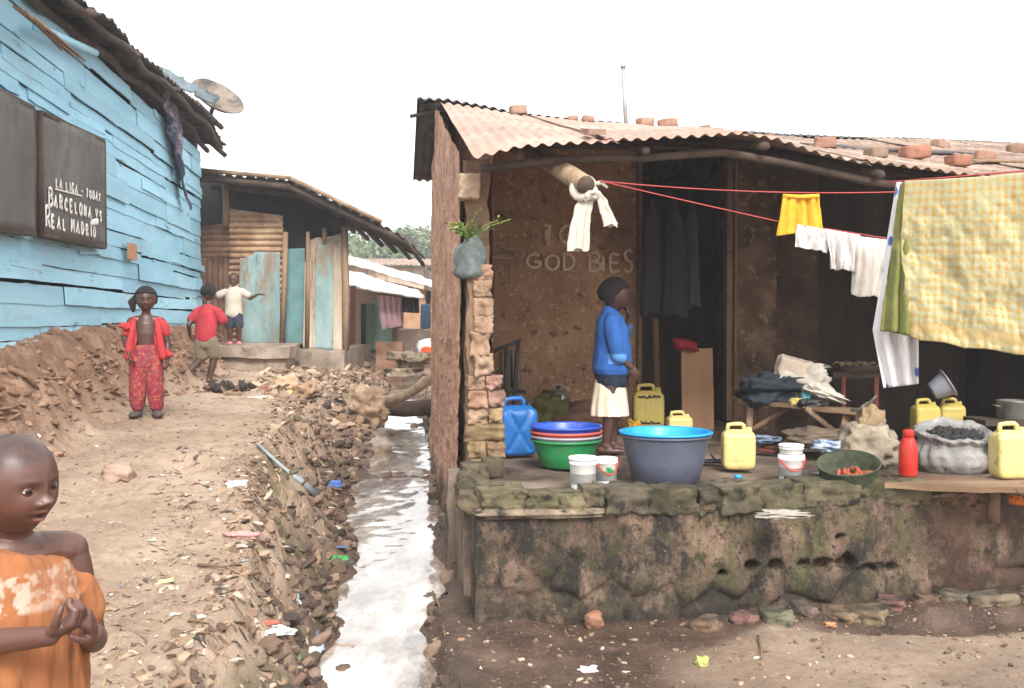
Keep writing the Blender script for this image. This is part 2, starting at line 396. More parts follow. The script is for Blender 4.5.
def scatter(name, n, pick, smin, smax, flat=.5, litter=.05, label='', power=2.0, palette=MUD, elong=1.5):
    mb = MB(); pts = []
    while len(pts) < n:
        r = pick()
        if r is not None: pts.append(r)
    A = np.array(pts); Z = ground(A[:, 0], A[:, 1])
    cubeV, cubeF = cube_top(1); cube2, cube2F = cube_top(2)
    for i in range(n):
        s = smin+(smax-smin)*random.random()**power
        lit = random.random() < litter
        c = random.choice(LIT if lit else palette)
        f = .12 if lit else flat*random.uniform(.6, 1.4)
        big = s > .045
        big = s > .02
        V = (cube2 if big else cubeV).copy(); V = V/np.linalg.norm(V, axis=1, keepdims=True)**(.7 if big else .5)
        V = V*(1+RNG.uniform(-.35, .35, V.shape)); V = V*np.array([s*random.uniform(1, elong), s*random.uniform(.6, 1), s*f])/2
        m = np.array(Euler((random.gauss(0, .35), random.gauss(0, .35), random.uniform(0, 6.3))).to_matrix())
        V = V @ m.T+np.array([A[i, 0], A[i, 1], Z[i]+s*f*.08])
        mb.add(V, cube2F if big else cubeF, col=c)
    return tag(mb.build(name, m_deb, smooth=(smax > .03), auto=50), label=label, cat='rubble', kind='stuff')
def pick_bank():
    y = random.uniform(2.6, 17)**1.0; k = random.betavariate(2, 1.6)
    a, e = float(ul(y)), float(ue(y)); u = a+(e-a-.12)*k; return (u-.127*(y-5), y)
scatter('rubble', 3400, pick_bank, .005, .07, .36, .02, 'loose stones, clods and scraps covering the drain bank', 2.6)
def pick_bank_far():
    y = random.uniform(9.5, 17.5); k = random.random(); a, e = float(ul(y)), float(ue(y)); u = a+(e-a-.5)*k; return (u-.127*(y-5), y)
scatter('rubble', 1500, pick_bank_far, .015, .14, .35, .02, 'larger broken stones and slabs heaped on the far drain bank', 1.6, [L(164, 138, 114), L(144, 118, 96), L(184, 160, 136), L(112, 88, 72), L(130, 104, 84)], 2.0)
def pick_plat():
    y = 2.2+13*random.random()**1.3; u = random.uniform(-3.0, float(ue(y))+.05); return (u-.127*(y-5), y)
scatter('pebbles', 2600, pick_plat, .003, .026, .4, .03, 'small pebbles and scraps scattered over the dirt path', 3.2)
def pick_wallbank():
    y = random.uniform(4.5, 14); u = -random.gauss(2.86, .14); return (u-.127*(y-5), y)
scatter('rubble', 1300, pick_wallbank, .012, .09, .4, .01, 'clods and pale scraps in the red bank under the blue shack', 2.4, [L(138, 106, 84), L(154, 122, 98), L(116, 86, 66), L(146, 116, 94), L(128, 96, 74)])
def pick_right():
    x = random.uniform(-.4, 3.3); y = random.uniform(3.6, 4.9+.18*(x+.18)); return (x, y)
scatter('pebbles', 1800, pick_right, .004, .028, .5, .035, 'grit and scraps on the wet mud below the plinth', 3)
def pick_water():
    y = random.uniform(3.8, 14); a, b = float(ul(y)), float(ur(y)); k = random.choice([random.betavariate(1, 4), 1-random.betavariate(1, 6)]); u = a+(b-a)*k; return (u-.127*(y-5), y)
scatter('rubble', 380, pick_water, .02, .10, .7, .05, 'stones and scraps standing out of the drain water', 2.2, [L(98, 78, 64), L(130, 108, 90), L(70, 55, 46)])

# flat scraps, husks and strips trodden into the mud
def scraps(name, n, pick, label, seed, lo=.015, hi=.075):
    rr = np.random.RandomState(seed); pts = []
    while len(pts) < n: pts.append(pick())
    A = np.array(pts); mb = MB(); N = len(A); ln = lo+(hi-lo)*rr.rand(N)**2.2; wd = ln*rr.uniform(.18, .7, N); an = rr.uniform(0, 6.28, N)
    K = np.linspace(-1, 1, 4); pal = [L(160, 136, 112), L(148, 124, 100), L(130, 106, 86), L(178, 158, 136), L(104, 84, 68), L(150, 124, 98), L(84, 68, 56), L(192, 178, 160), L(140, 120, 102), L(118, 96, 78)]
    for i in range(N):
        c, s_ = math.cos(an[i]), math.sin(an[i]); X = []; bend = rr.uniform(-.35, .35)
        for j, k in enumerate(K):
            w_ = wd[i]*(1-.6*abs(k)**2)*rr.uniform(.6, 1.2)/2
            for q in (-1, 1): lx = k*ln[i]/2; ly = q*w_+bend*ln[i]*k*k; X.append((A[i, 0]+lx*c-ly*s_, A[i, 1]+lx*s_+ly*c, rr.uniform(0, .25)*ln[i]*.5))
        X = np.array(X); V = np.concatenate([X, X-[0, 0, .002]])
        F = [[2*j, 2*j+1, 2*j+3, 2*j+2] for j in range(3)]+[[8+2*j+2, 8+2*j+3, 8+2*j+1, 8+2*j] for j in range(3)]
        col = pal[rr.randint(len(pal))] if rr.rand() > .015 else LIT[rr.randint(len(LIT))]
        mb.add(V, F, col=col)
    VV = mb.verts(); VV[:, 2] += ground(VV[:, 0], VV[:, 1])+.002; mb.V = [VV]
    return tag(mb.build(name, m_deb, smooth=False), label=label, cat='litter', kind='stuff')
scraps('litter', 1700, pick_bank, 'husks, strips and torn scraps trodden into the drain bank', 3)
scraps('litter', 550, pick_plat, 'small husks and torn scraps trodden into the dirt path', 4, .01, .05)
scraps('litter', 380, pick_right, 'small torn scraps lying on the wet mud below the plinth', 5, .008, .03)
def pick_bank_near():
    y = random.uniform(2.6, 6.5); k = random.betavariate(1.6, 1.1); a, e = float(ul(y)), float(ue(y)); u = a+(e-a-.5)*k; return (u-.127*(y-5), y)
scraps('litter', 800, pick_bank_near, 'pale husks and scraps in the mud of the near bank', 6, .015, .06)

def pick_bank_low():
    y = random.uniform(3.4, 14); k = random.betavariate(1.2, 2.4); a, e = float(ul(y)), float(ue(y)); u = a+.03+(e-a)*k*.9; return (u-.127*(y-5), y)
scatter('rubble', 1900, pick_bank_low, .01, .10, .5, .05, 'dark wet stones and rubbish along the edge of the drain', 2.4, [L(82, 64, 52), L(104, 82, 67), L(62, 50, 42), L(128, 104, 86), L(92, 80, 60)])
# ------------------------------------------------------------------ materials for buildings
M = {}
t = NT('adobe_wall'); sz_ = t.n('ShaderNodeNewGeometry'); sp_ = t.n('ShaderNodeSeparateXYZ'); t.l(sz_.outputs['Position'], sp_.inputs[0])
c = t.ramp(t.noise(9, 9, .7, stretch=(1, .35, 1)), [(.25, L(144, 98, 76)), (.45, L(188, 138, 112)), (.6, L(208, 162, 136)), (.8, L(226, 194, 170))])
c = t.mix(t.mr(t.noise(24, 7, .75, stretch=(1, .3, 1), off=5), .54, .64), c, L(120, 82, 66)); c = t.mix(t.mr(t.noise(2.4, 7, .7, off=8), .50, .68), c, L(150, 106, 86)); c = t.mix(t.mr(t.noise(44, 4, .7, off=2, stretch=(1, .3, 1)), .60, .66), c, L(222, 196, 174))
low = t.math('ADD', t.mr(sp_.outputs[2], .1, .62, 1, 0), t.mr(t.noise(4, 7, .7, off=3), .35, .65, -.35, .35)); c = t.mix(t.mr(low, .35, .75), c, t.ramp(t.noise(9, 7), [(.35, L(44, 36, 30)), (.6, L(82, 76, 48))]))
t.l(c, t.b.inputs['Base Color']); t.b.inputs['Roughness'].default_value = .95; t.l(t.bump(t.noise(38, 9, .75, stretch=(1, .3, 1)), .9, .015, t.bump(t.noise(11, 6, .7, stretch=(1, .4, 1)), .7, .03)), t.b.inputs['Normal']); M['adobe'] = t.m
M['plaster'] = pm('mud_plaster', [(.3, L(142, 106, 78)), (.5, L(168, 130, 98)), (.7, L(192, 156, 122))], 2.2, .95, bump=.8, bdist=.012, bscale=30, spots=[(26, L(206, 170, 130), .56, .63), (1.1, L(112, 82, 60), .54, .70), (9, L(104, 76, 56), .56, .66), (60, L(80, 56, 42), .60, .66)])
M['plaster_dark'] = pm('dark_brown_plaster', [(.3, L(70, 50, 40)), (.5, L(98, 72, 57)), (.7, L(124, 96, 74))], 3, .95, bump=.8, bdist=.012, bscale=30, spots=[(1.4, L(56, 42, 35), .50, .66), (14, L(140, 108, 78), .60, .68)])  # darker brown plaster than the chalked wall
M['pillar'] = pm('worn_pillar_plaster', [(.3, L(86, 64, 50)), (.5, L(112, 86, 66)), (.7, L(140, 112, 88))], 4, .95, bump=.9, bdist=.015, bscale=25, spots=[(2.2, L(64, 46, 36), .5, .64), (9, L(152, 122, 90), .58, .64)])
M['darkboards'] = pm('dark_boards', [(.3, L(50, 41, 36)), (.7, L(84, 68, 58))], 4, .95, bump=.5, stretch=(1, 1, .2))  # dark brown boards of the inner walls
M['wood'] = pm('weathered_wood', [(.3, L(92, 70, 52)), (.5, L(126, 100, 76)), (.7, L(158, 130, 104))], 5, .85, bump=.5, bdist=.004, bscale=30, stretch=(1, 1, .15), spots=[(18, L(70, 52, 40), .58, .66)])
M['wood_h'] = pm('weathered_wood', [(.3, L(92, 70, 52)), (.5, L(122, 96, 72)), (.7, L(150, 124, 98))], 5, .85, bump=.5, bdist=.004, bscale=30, stretch=(.15, 1, 1), spots=[(18, L(70, 52, 40), .58, .66)])
M['darkwood'] = pm('old_dark_wood', [(.3, L(46, 36, 30)), (.7, L(88, 70, 56))], 6, .9, bump=.6, bdist=.006, bscale=30)
M['polebark'] = pm('pole_bark', [(.3, L(96, 78, 60)), (.5, L(136, 114, 92)), (.7, L(168, 146, 120))], 9, .9, bump=.6, bdist=.006, bscale=40)
M['brick'] = pm('clay_brick', [(.3, L(120, 94, 76)), (.5, L(156, 128, 106)), (.7, L(184, 158, 134))], 9, .9, bump=.8, bdist=.008, bscale=40, col=True, spots=[(7, L(110, 96, 74), .58, .68), (12, L(150, 96, 74), .64, .74)])
M['mortar'] = pm('old_mortar', [(.3, L(90, 70, 54)), (.7, L(140, 112, 88))], 9, .95, bump=.8, bdist=.01, bscale=30)
M['rooftin'] = pm('rusty_roof_iron', [(.3, L(128, 100, 86)), (.5, L(156, 126, 110)), (.7, L(182, 156, 140))], 2.2, .6, rvar=.15, bump=.25, bscale=18, spots=[(4, L(150, 104, 82), .56, .7, (1, .3, 1)), (9, L(208, 186, 170), .66, .76, (1, .25, 1)), (1.3, L(160, 126, 108), .5, .7)], metal=.05)
M['rooftin2'] = pm('brown_roof_iron', [(.3, L(96, 76, 64)), (.5, L(136, 112, 96)), (.7, L(178, 156, 138))], 2.6, .7, rvar=.15, bump=.4, bscale=18, spots=[(5, L(84, 60, 48), .56, .66), (9, L(210, 192, 176), .6, .7)], metal=.05)
M['darktin'] = pm('dark_roof_iron', [(.3, L(46, 42, 42)), (.5, L(66, 62, 62)), (.7, L(96, 88, 84))], 5, .75, bump=.4, bscale=20, spots=[(6, L(96, 70, 54), .58, .68)])
M['stone'] = pm('mossy_stone', [(.3, L(74, 66, 54)), (.5, L(112, 100, 84)), (.7, L(152, 136, 116))], 6, .92, bump=1.0, bdist=.015, bscale=34, spots=[(4, L(78, 80, 46), .56, .68), (11, L(42, 38, 32), .52, .62), (30, L(150, 138, 118), .62, .7)], col=True)
M['floor'] = pm('dirty_floor', [(.3, L(70, 56, 46)), (.5, L(104, 88, 75)), (.7, L(138, 122, 108))], 2.2, .8, rvar=.15, bump=.7, bdist=.012, bscale=22, spots=[(1.6, L(62, 48, 40), .5, .62), (14, L(70, 56, 44), .6, .68), (5, L(150, 134, 120), .6, .72)])
M['concrete'] = pm('worn_concrete', [(.3, L(112, 98, 86)), (.5, L(142, 126, 112)), (.7, L(172, 156, 140))], 3, .88, rvar=.1, bump=.6, bdist=.01, bscale=24, spots=[(3, L(96, 80, 66), .54, .68), (14, L(92, 78, 64), .62, .7)])
# plinth render: brown-pink plaster, vertical damp streaks, green algae, near-black damp
t = NT('mossy_plinth_render')
c = t.ramp(t.noise(4, 9, .7), [(.28, L(78, 60, 49)), (.45, L(122, 97, 80)), (.6, L(154, 126, 106)), (.75, L(184, 158, 138))])
c = t.mix(t.mr(t.noise(3.2, 8, .7, stretch=(1, 1, .25), off=4), .49, .62), c, L(96, 92, 54))
c = t.mix(t.mr(t.noise(2.1, 8, .7, stretch=(1.2, 1, .35), off=8), .50, .60), c, L(88, 78, 58))
c = t.mix(t.mr(t.noise(3.4, 9, .75, stretch=(1, 1, .6), off=12), .47, .56), c, L(44, 36, 31))
c = t.mix(t.mr(t.noise(30, 5, .7, off=2), .58, .66), c, L(50, 42, 34)); c = t.mix(t.mr(t.noise(13, 7, .75, off=31), .52, .60), c, L(70, 66, 40)); c = t.mix(t.mr(t.noise(70, 4, .7, off=41), .65, .70), c, L(160, 140, 120))
sepz = t.n('ShaderNodeSeparateXYZ'); t.l(t.tc.outputs['Object'], sepz.inputs[0])
c = t.mix(t.math('MULTIPLY', t.mr(sepz.outputs[2], .05, .30, 1, 0), t.mr(t.noise(5, 7, .7, off=21), .42, .58)), c, L(50, 42, 34))
c = t.mix(t.math('MULTIPLY', t.mr(sepz.outputs[0], 2.3, 2.6, 0, .55), t.mr(t.noise(4, 7, .7, off=25), .35, .55)), c, L(96, 60, 44))
c = t.mix(1.0, c, t.attr('Col').outputs['Color'], 'MULTIPLY')
t.l(c, t.b.inputs['Base Color']); t.l(t.mr(t.noise(4, 5), .3, .7, .65, .95), t.b.inputs['Roughness'])
t.l(t.bump(t.noise(34, 10, .8), 1.0, .03, t.bump(t.noise(8, 6, .7), .7, .05)), t.b.inputs['Normal']); M['plinth'] = t.m
# ------------------------------------------------------------------ frame of the brick house: s along the front, t into the plot
HO = np.array([-.18, 4.92, 0.]); E1 = np.array([1, .18, 0.]); E2 = np.array([-.127, 1, 0.])
def H(s, t, z): return HO+np.multiply.outer(np.asarray(s, float), E1)+np.multiply.outer(np.asarray(t, float), E2)+np.multiply.outer(np.asarray(z, float), np.array([0, 0, 1.]))
def Hi(p):
    d = np.asarray(p)[:2]-HO[:2]; A = np.array([[E1[0], E2[0]], [E1[1], E2[1]]]); return np.linalg.solve(A, d)
def Hpx(px, py, t):
    """point on the vertical plane at depth t"""
    d = ray(px, py); k0, k1 = 0, 0
    # t is linear along the ray: Hi(CAM+k d)[1] = t
    a = Hi(CAM)[1]; b = Hi(CAM+d)[1]-a; k = (t-a)/b; return CAM+d*k
FL = .66                      # floor of the veranda
# ------------------------------------------------------------------ plinth
SX = 2.42                     # where the smooth part of the plinth ends
plinth = thing('stone_plinth', H(0, 0, 0), 'mossy low retaining wall with weep holes under the raised veranda floor', 'plinth')
seeds_p = []
rs = np.random.RandomState(4)
# irregular stones: rows of voronoi seeds, only the lower left and the lower middle are open masonry
def masonry(p):
    s_ = (p[..., 0]-HO[0]); z = p[..., 2]
    jit = .04*fbm(np.stack([s_, z, 0*z], -1), 5, 2, 2)
    s2 = s_+jit; z2 = z+.03*fbm(np.stack([s_, z, 1+0*z], -1), 6, 2, 6)
    d1 = np.full(s_.shape, 9.); d2 = d1.copy()
    for (a, b, k) in SEEDS:
        d = np.hypot((s2-a)*k, (z2-b)*1.25)
        m = d < d1; d2 = np.where(m, d1, np.minimum(d2, d)); d1 = np.where(m, d, d1)
    return d2-d1
SEEDS = [(.10, .50, 1), (.18, .28, 1), (.45, .48, .7), (.52, .24, 1.), (.12, .09, 1), (.38, .07, 1), (.66, .10, 1.1), (.30, .36, 1), (.95, .42, .5), (.92, .08, 1), (.85, .22, 1), (1.12, .17, 1), (1.33, .20, 1.2), (1.22, .05, 1), (1.50, .12, 1), (1.75, .16, .8), (1.9, .4, .45), (2.05, .06, 1), (1.65, .03, 1), (2.35, .10, 1), (2.6, .15, .9), (2.8, .42, .5), (3.2, .30, .5), (3.6, .35, .6), (3.0, .06, .8), (3.5, .06, .8), (4.1, .3, .6)]
HOLES = [(x, 562+dy, r) for x, dy, r in ((752, 4, 8), (776, 4, 8), (803, 2, 6), (823, 4, 10), (846, 0, 10), (866, 6, 5), (874, 7, 4), (893, 6, 6), (722, 12, 5), (840, -25, 4))]
HP = [Hpx(x, y, 0) for x, y, r in HOLES]
def pl_disp(p):
    y = p[..., 1]; front = np.abs((p-HO)@np.array([-.18, 1, 0])/1.0) < .06
    g = masonry(p); z = p[..., 2]; s_ = p[..., 0]-HO[0]
    openm = np.clip(sm(.62-s_, 0, .15)+sm(.26+.05*np.sin(s_*4)-z, 0, .04), 0, 1)
    groove = np.exp(-(g/.03)**2)*(.002+.038*openm*np.clip(.55+1.6*fbm(p, 1.3, 2, 50), 0, 1))
    bulge = .02*openm*np.clip(g/.2, 0, 1)
    q = groove-bulge*.6+.012*fbm(p, 2.2, 3, 77)
    for (hp, h) in zip(HP, HOLES):
        r = h[2]*5.2/1000; d = np.hypot((p[..., 0]-hp[0])*.85, (p[..., 2]-hp[2])*1.15)*(1+.35*fbm(p, 26, 3, 5))
        q = q+.10*np.exp(-(d/(r*.78))**6)
    q = q*front
    D = np.zeros(p.shape); D[..., 1] = q; return D
pb = MB()
def wallbox(mb, s0, s1, t0, t1, z0, z1, **k):
    o = H(s0, t0, z0); return mb.rough(o, H(s1, t0, z0)-o, H(s0, t1, z0)-o, np.array([0, 0, z1-z0]), **k)
wallbox(pb, 0, SX, 0, .34, -.25, .60, seg=.016, amp=.014, sc=9, seed=5, disp=pl_disp)
pb.build('retaining_wall', M['plinth'], plinth)
pb = MB(); wallbox(pb, SX+.01, 5.2, .03, .33, -.25, .585, seg=.018, amp=.03, sc=7, seed=8, disp=pl_disp)
pb.build('rough_retaining_wall', M['plinth'], plinth)
fb = MB(); wallbox(fb, .02, SX+.1, .30, 5.2, .2, FL-.02, seg=.05, amp=.022, sc=4, seed=15)
wallbox(fb, SX+.1, 5.6, .30, 5.2, .0, .46, seg=.08, amp=.02, sc=4, seed=16)
wallbox(fb, -.035, .03, .30, 1.03, -.2, .60, seg=.03, amp=.02, seed=25); wallbox(fb, -.075, .19, .93, 1.03, -.2, .66, seg=.03, amp=.02, seed=26)
fb.build('raised_floor', M['floor'], plinth)
# coping: one course of separate mossy stones, slabs at the left end
cp = MB(); x = .03; k = 0; rr = random.Random(5)
while x < SX-.03:
    wd = rr.uniform(.10, .30) if not (.70 < x < 1.15) else rr.uniform(.10, .15)
    dark = .38 if .68 < x < 1.15 else rr.uniform(.5, .85)
    gr = rr.random()
    cc = (dark*1.0, dark*(1.0+.05*gr), dark*(.95-.2*gr))
    top = .60+(.05 if x > .6 else .065)+rr.uniform(-.012, .016)
    cp.rock(H(x+wd/2, .10+rr.uniform(-.01, .02), top-.03), (wd*1.04, .24, .13 if x > .6 else .10), (rr.uniform(-.05, .05), rr.uniform(-.06, .06), 0.17+rr.uniform(-.12, .12)), 12, .10, .13, k, col=cc)
    x += wd; k += 1
cp.rock(H(.33, .12, .585), (.62, .30, .05), (.02, .02, .18), 9, .2, .12, 90, col=(1.15, 1.1, 1.05))
for i in range(14):
    cp.rock(H(rr.uniform(.2, 2.3), rr.uniform(.02, .12), .615), (rr.uniform(.03, .07),)*3, (rr.random(), rr.random(), 0), 3, .5, .2, i+30, col=(.6, .6, .5))
cp.build('coping_stones', M['stone'], plinth)
# red bricks on the lower right-hand wall
cp = MB()
for (s_, w_, c_) in ((SX+.14, .13, (1.1, .75, .6)), (SX+.29, .14, (1.15, .72, .62)), (SX+.62, .35, (.95, .8, .68)), (SX+1.0, .3, (.9, .8, .7)), (SX+1.4, .36, (.9, .8, .7)), (SX+1.85, .4, (.95, .75, .6)), (SX+2.3, .4, (.95, .75, .6))):
    cp.rock(H(s_, .15, .585), (w_, .24, .12), (.02, .03, .18), 7, .25, .12, int(s_*50), col=c_)
cp.build('coping_bricks', M['stone'], plinth)
# ledge stones stepping down at the left-hand corner
cp = MB()
for i, (s_, t_, z_, sz) in enumerate(((.07, .82, .68, (.16, .2, .10)), (.17, .88, .70, (.13, .16, .11)), (.05, .45, .62, (.12, .3, .1)), (.03, .2, .60, (.12, .2, .09)), (.05, .62, .63, (.13, .2, .1)))):
    cp.rock(H(s_, t_, z_), sz, (.1*i, .05, .3*i), 6, .4, .15, i+7, col=(.42, .42, .36) if i < 2 else (.7, .66, .55))
cp.build('corner_stones', M['stone'], plinth)
tag(cp.build('loose_stone', M['stone']) if False else plinth)
# ------------------------------------------------------------------ the brick house
house = thing('brick_house', H(0, 1, 0), 'mud and brick house with an open dark veranda, rusty corrugated roof and chalked wall', 'house')
def add_part(name, mb, mat, parent=None, **k): return mb.build(name, mat, parent or house, **k)
# roof surface control points (pixel eaves at t=.55, ridge at t=3.7)
EAV = [(476, 157), (520, 147), (560, 144), (640, 143), (700, 139), (752, 136), (782, 140), (827, 156), (880, 167), (958, 177), (1060, 186), (1240, 196)]
RDG = [(447, 103), (480, 109), (512, 116), (560, 122), (640, 129), (760, 136), (780, 138), (900, 142), (1060, 148), (1240, 155)]
EP = np.array([Hpx(x, y, .55) for x, y in EAV]); RP = np.array([Hpx(x, y, 3.7) for x, y in RDG])
ES = np.array([Hi(p)[0] for p in EP]); RS_ = np.array([Hi(p)[0] for p in RP])
def roofz(s, t):
    ze = np.interp(s, ES, EP[:, 2]); zr = np.interp(s, RS_, RP[:, 2]); k = (np.asarray(t)-.55)/3.15
    z = ze+(zr-ze)*np.minimum(k, 1)
    return z-np.maximum(k-1, 0)*1.25
def side_top(s, t): return roofz(s, t)-.05
# end wall to the alley (wall material runs up under the roof)
wb = MB()
def endwall(mb):
    t0, t1 = 1.0, 4.7; n_t, n_z = 240, 190
    for (s_, flip) in ((0.0, 1), (.20, 0)):
        def fn(U, W):
            t_ = t0+(t1-t0)*U; zb = -.15+0*t_; zt = side_top(.12, t_)
            z = zb+(zt-zb)*W; V = H(s_+0*t_, t_, z)
            V[..., 0] += .006*fbm(V, 13, 4, 3)+.03*fbm(V, 2.5, 3, 5)-.008*np.exp(-(np.mod(V[..., 2]+.02*np.sin(V[..., 1]*9), .14)/.018)**2)*(V[..., 2] < 1.5)+ (-.05*np.exp(-(z/.5)**2) if flip else 0)
            V[..., 0] += (.14*np.clip(np.interp(V[..., 2], [0.6, .9, 1.3, 2.2], [0, 0, 0, 0]), 0, 1))
            return V
        g = MB(); g.grid(fn, n_t, n_z)
        FF = [f[::-1] for f in g.F] if flip else g.F
        mb.add(g.verts(), FF)
endwall(wb)
add_part('end_wall', wb, M['adobe'])
# ragged brick end of that wall (individual bricks, wider at the foot)
bb = MB(); z = FL-.02; i = 0; rr = random.Random(9)
while z < 1.80:
    hgt = rr.uniform(.085, .125)
    wd = np.interp(z, [.6, 1.15, 1.2, 2.3], [.215, .205, .115, .10])+rr.uniform(-.012, .012)
    s0 = .055 if z > 1.18 else .03
    red = rr.random()
    cc = (lambda q_: (q_, q_*(.98 if red > .2 else .86), q_*(.95 if red > .2 else .8)))(rr.uniform(.66, .86))
    if z < .85: cc = (.55, .56, .42)
    if wd > .16 and rr.random() < .6:
        k = rr.uniform(.45, .6)*wd
        bb.rock(H(s0+k/2, .98, z+hgt/2), (k*.98, .24, hgt*.96), (0, rr.uniform(-.05, .05), .17), 10, .1, .13, i, col=cc)
        bb.rock(H(s0+k+(wd-k)/2, .98+rr.uniform(-.02, .02), z+hgt/2), ((wd-k)*.98, .24, hgt*.94), (0, 0, .17), 10, .1, .13, i+50, col=tuple(x*rr.uniform(.8, 1.1) for x in cc))
    else:
        bb.rock(H(s0+wd/2, .98+rr.uniform(-.03, .02), z+hgt/2), (wd, .24, hgt*1.02), (0, rr.uniform(-.04, .04), .17+rr.uniform(-.1, .1)), 10, .10, .14, i, col=cc)
    z += hgt; i += 1
add_part('brick_pier', bb, M['brick'])
mb = MB(); wallbox(mb, .03, .17, 1.0, 1.25, FL-.05, 2.5, seg=.03, amp=.03, sc=8, seed=3); wallbox(mb, .035, .15, .885, 1.1, FL-.05, 1.80, seg=.03, amp=.02, sc=9, seed=6); wallbox(mb, .035, .22, .885, 1.1, FL-.05, 1.14, seg=.03, amp=.02, sc=9, seed=7); add_part('pier_core', mb, M['mortar'])
mb = MB(); p_ = P(469, 187, 5.86); mb.rock(p_, (.12, .14, .145), (0, .05, .1), 10, .12, .12, 3, col=(1.1, 1.2, 1.2)); add_part('whitewashed_brick', mb, M['brick'])
# back walls of the veranda
TB = 3.5
def sdoor(px, t): return float(Hi(Hpx(px, 300, t))[0])
sA, sB, sC, sD = sdoor(637, TB), sdoor(727, TB), sdoor(775, TB), sdoor(818, 3.95)
mb = MB(); wallbox(mb, .18, sA, TB, TB+.2, .4, 3.2, seg=.03, amp=.02, sc=5, seed=12); add_part('chalked_wall', mb, M['plaster'])
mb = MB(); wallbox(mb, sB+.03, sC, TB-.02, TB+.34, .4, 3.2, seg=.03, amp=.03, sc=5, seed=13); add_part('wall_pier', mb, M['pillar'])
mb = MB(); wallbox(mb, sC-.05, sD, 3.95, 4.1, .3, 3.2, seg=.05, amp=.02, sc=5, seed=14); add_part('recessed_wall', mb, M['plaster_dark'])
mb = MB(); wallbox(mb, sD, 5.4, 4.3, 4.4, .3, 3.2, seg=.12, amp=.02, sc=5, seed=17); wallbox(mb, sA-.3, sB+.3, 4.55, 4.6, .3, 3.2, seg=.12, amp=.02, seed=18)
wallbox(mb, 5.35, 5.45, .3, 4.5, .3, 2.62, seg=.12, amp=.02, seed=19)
add_part('inner_wall', mb, M['darkboards'])
mb = MB(); wallbox(mb, 0.0, 5.4, 4.62, 4.72, -.1, 2.5, seg=.15, amp=.03, seed=20); add_part('rear_wall', mb, M['adobe'])
# door frame
mb = MB()
for (px, w_) in ((728, .045), (639, .035)):
    s_ = sdoor(px, TB-.03); wallbox(mb, s_-w_/2, s_+w_/2, TB-.07, TB+.03, FL, 2.95, seg=.12, amp=.006, seed=int(px))
s_ = sdoor(735, TB-.03); wallbox(mb, s_-.012, s_+.012, TB-.055, TB+.02, FL, 2.95, seg=.12, amp=.004, seed=7)
add_part('door_frame', mb, M['wood'])
# corrugated sheets: each overlaps the next
def sheet(mb, s0, s1, ta, tb, lift=0, amp=.010, per=.078, seed=0, rag=.02, tilt=0):
    n_s = int((s1-s0)/per*8); n_t = 14
    def fn(U, W):
        s_ = s0+(s1-s0)*U; r0 = ta+rag*fbm(np.stack([s_*3, 0*s_, 0*s_], -1), 1, 3, seed); t_ = r0+(tb-r0)*W
        z = roofz(s_, t_)+lift+amp*np.sin(2*math.pi*s_/per)+.012*fbm(np.stack([s_, t_, 0*s_], -1), 1.8, 3, seed+2)+tilt*(W-.5)
        return H(s_, t_, z)
    mb.grid(fn, n_s, n_t, thick=.004)
for i, (s0, s1, m_, lift, ta, tb) in enumerate(((.03, .84, 'rooftin', .012, .50, 3.72), (.78, 1.62, 'rooftin', .026, .55, 3.72), (1.56, 2.4, 'rooftin2', .012, .62, 3.72), (2.34, 3.2, 'rooftin2', .024, .60, 3.72), (3.1, 4.0, 'rooftin2', .012, .62, 3.75), (3.9, 5.5, 'rooftin2', .03, .6, 3.7))):
    mb = MB(); sheet(mb, s0, s1, ta, tb, lift, seed=i); add_part('roof_sheet', mb, M[m_])
mb = MB()
sheet(mb, -.16, 5.5, 3.60, 5.0, .03, seed=20, rag=.0); add_part('rear_roof_sheet', mb, M['darktin'])
# torn overhang at the far gable corner
mb = MB()
TO = [(447, 103), (440, 106), (424, 103), (419, 108), (423, 119), (418, 128), (428, 146), (436, 146), (440, 135), (447, 118)]
def poly_slab(mb, pts, Y, thick, col=None, skew=0):
    A = np.array([P(x, y, Y+skew*(x-pts[0][0])) for x, y in pts]); B = A+np.array([0, thick, .0]); n = len(A)
    mb.add(np.concatenate([A, B]), [list(range(n))[::-1], [n+i for i in range(n)]]+[[i, (i+1) % n, n+(i+1) % n, n+i] for i in range(n)], col=col)
def lump_sheet(mb, c0, c1, c2, c3, seed, th=.008):
    c0, c1, c2, c3 = map(np.array, (c0, c1, c2, c3))
    def fn(U, W):
        V = (c0*(1-U)[..., None]+c1*U[..., None])*(1-W)[..., None]+(c3*(1-U)[..., None]+c2*U[..., None])*W[..., None]
        V = V+.03*np.stack([fbm(V, 7, 3, seed+q) for q in range(3)], -1); e = ((U > .97) | (W > .97) | (U < .03) | (W < .03))
        return V+e[..., None]*.05*np.stack([fbm(V, 14, 2, seed+9+q) for q in range(3)], -1)
    mb.grid(fn, 18, 18, thick=th)
lump_sheet(mb, P(448, 104, 8.5), P(421, 104, 8.7), P(419, 130, 9.0), P(446, 128, 9.0), 3)
lump_sheet(mb, P(446, 112, 8.8), P(423, 116, 9.0), P(427, 146, 9.4), P(444, 140, 9.3), 8)
add_part('torn_roof_edge', mb, M['darktin'])
mb = MB(); mb.tube([P(452, 108, 8.6), P(430, 113, 8.7), P(410, 116, 8.8)], [.025, .022, .018], 8, jit=.01); mb.tube([P(448, 130, 8.2), P(432, 110, 9.2)], .02, 8); mb.tube([P(440, 150, 9.0), P(426, 120, 9.0)], .018, 8)
for k in range(7):
    s_ = .3+k*.72; a = H(s_, .62, float(roofz(s_, .62))-.05); b = H(s_, 3.7, float(roofz(s_, 3.7))-.06); mb.tube([a, (a+b)/2, b], .026, 8, jit=.01, seed=k)
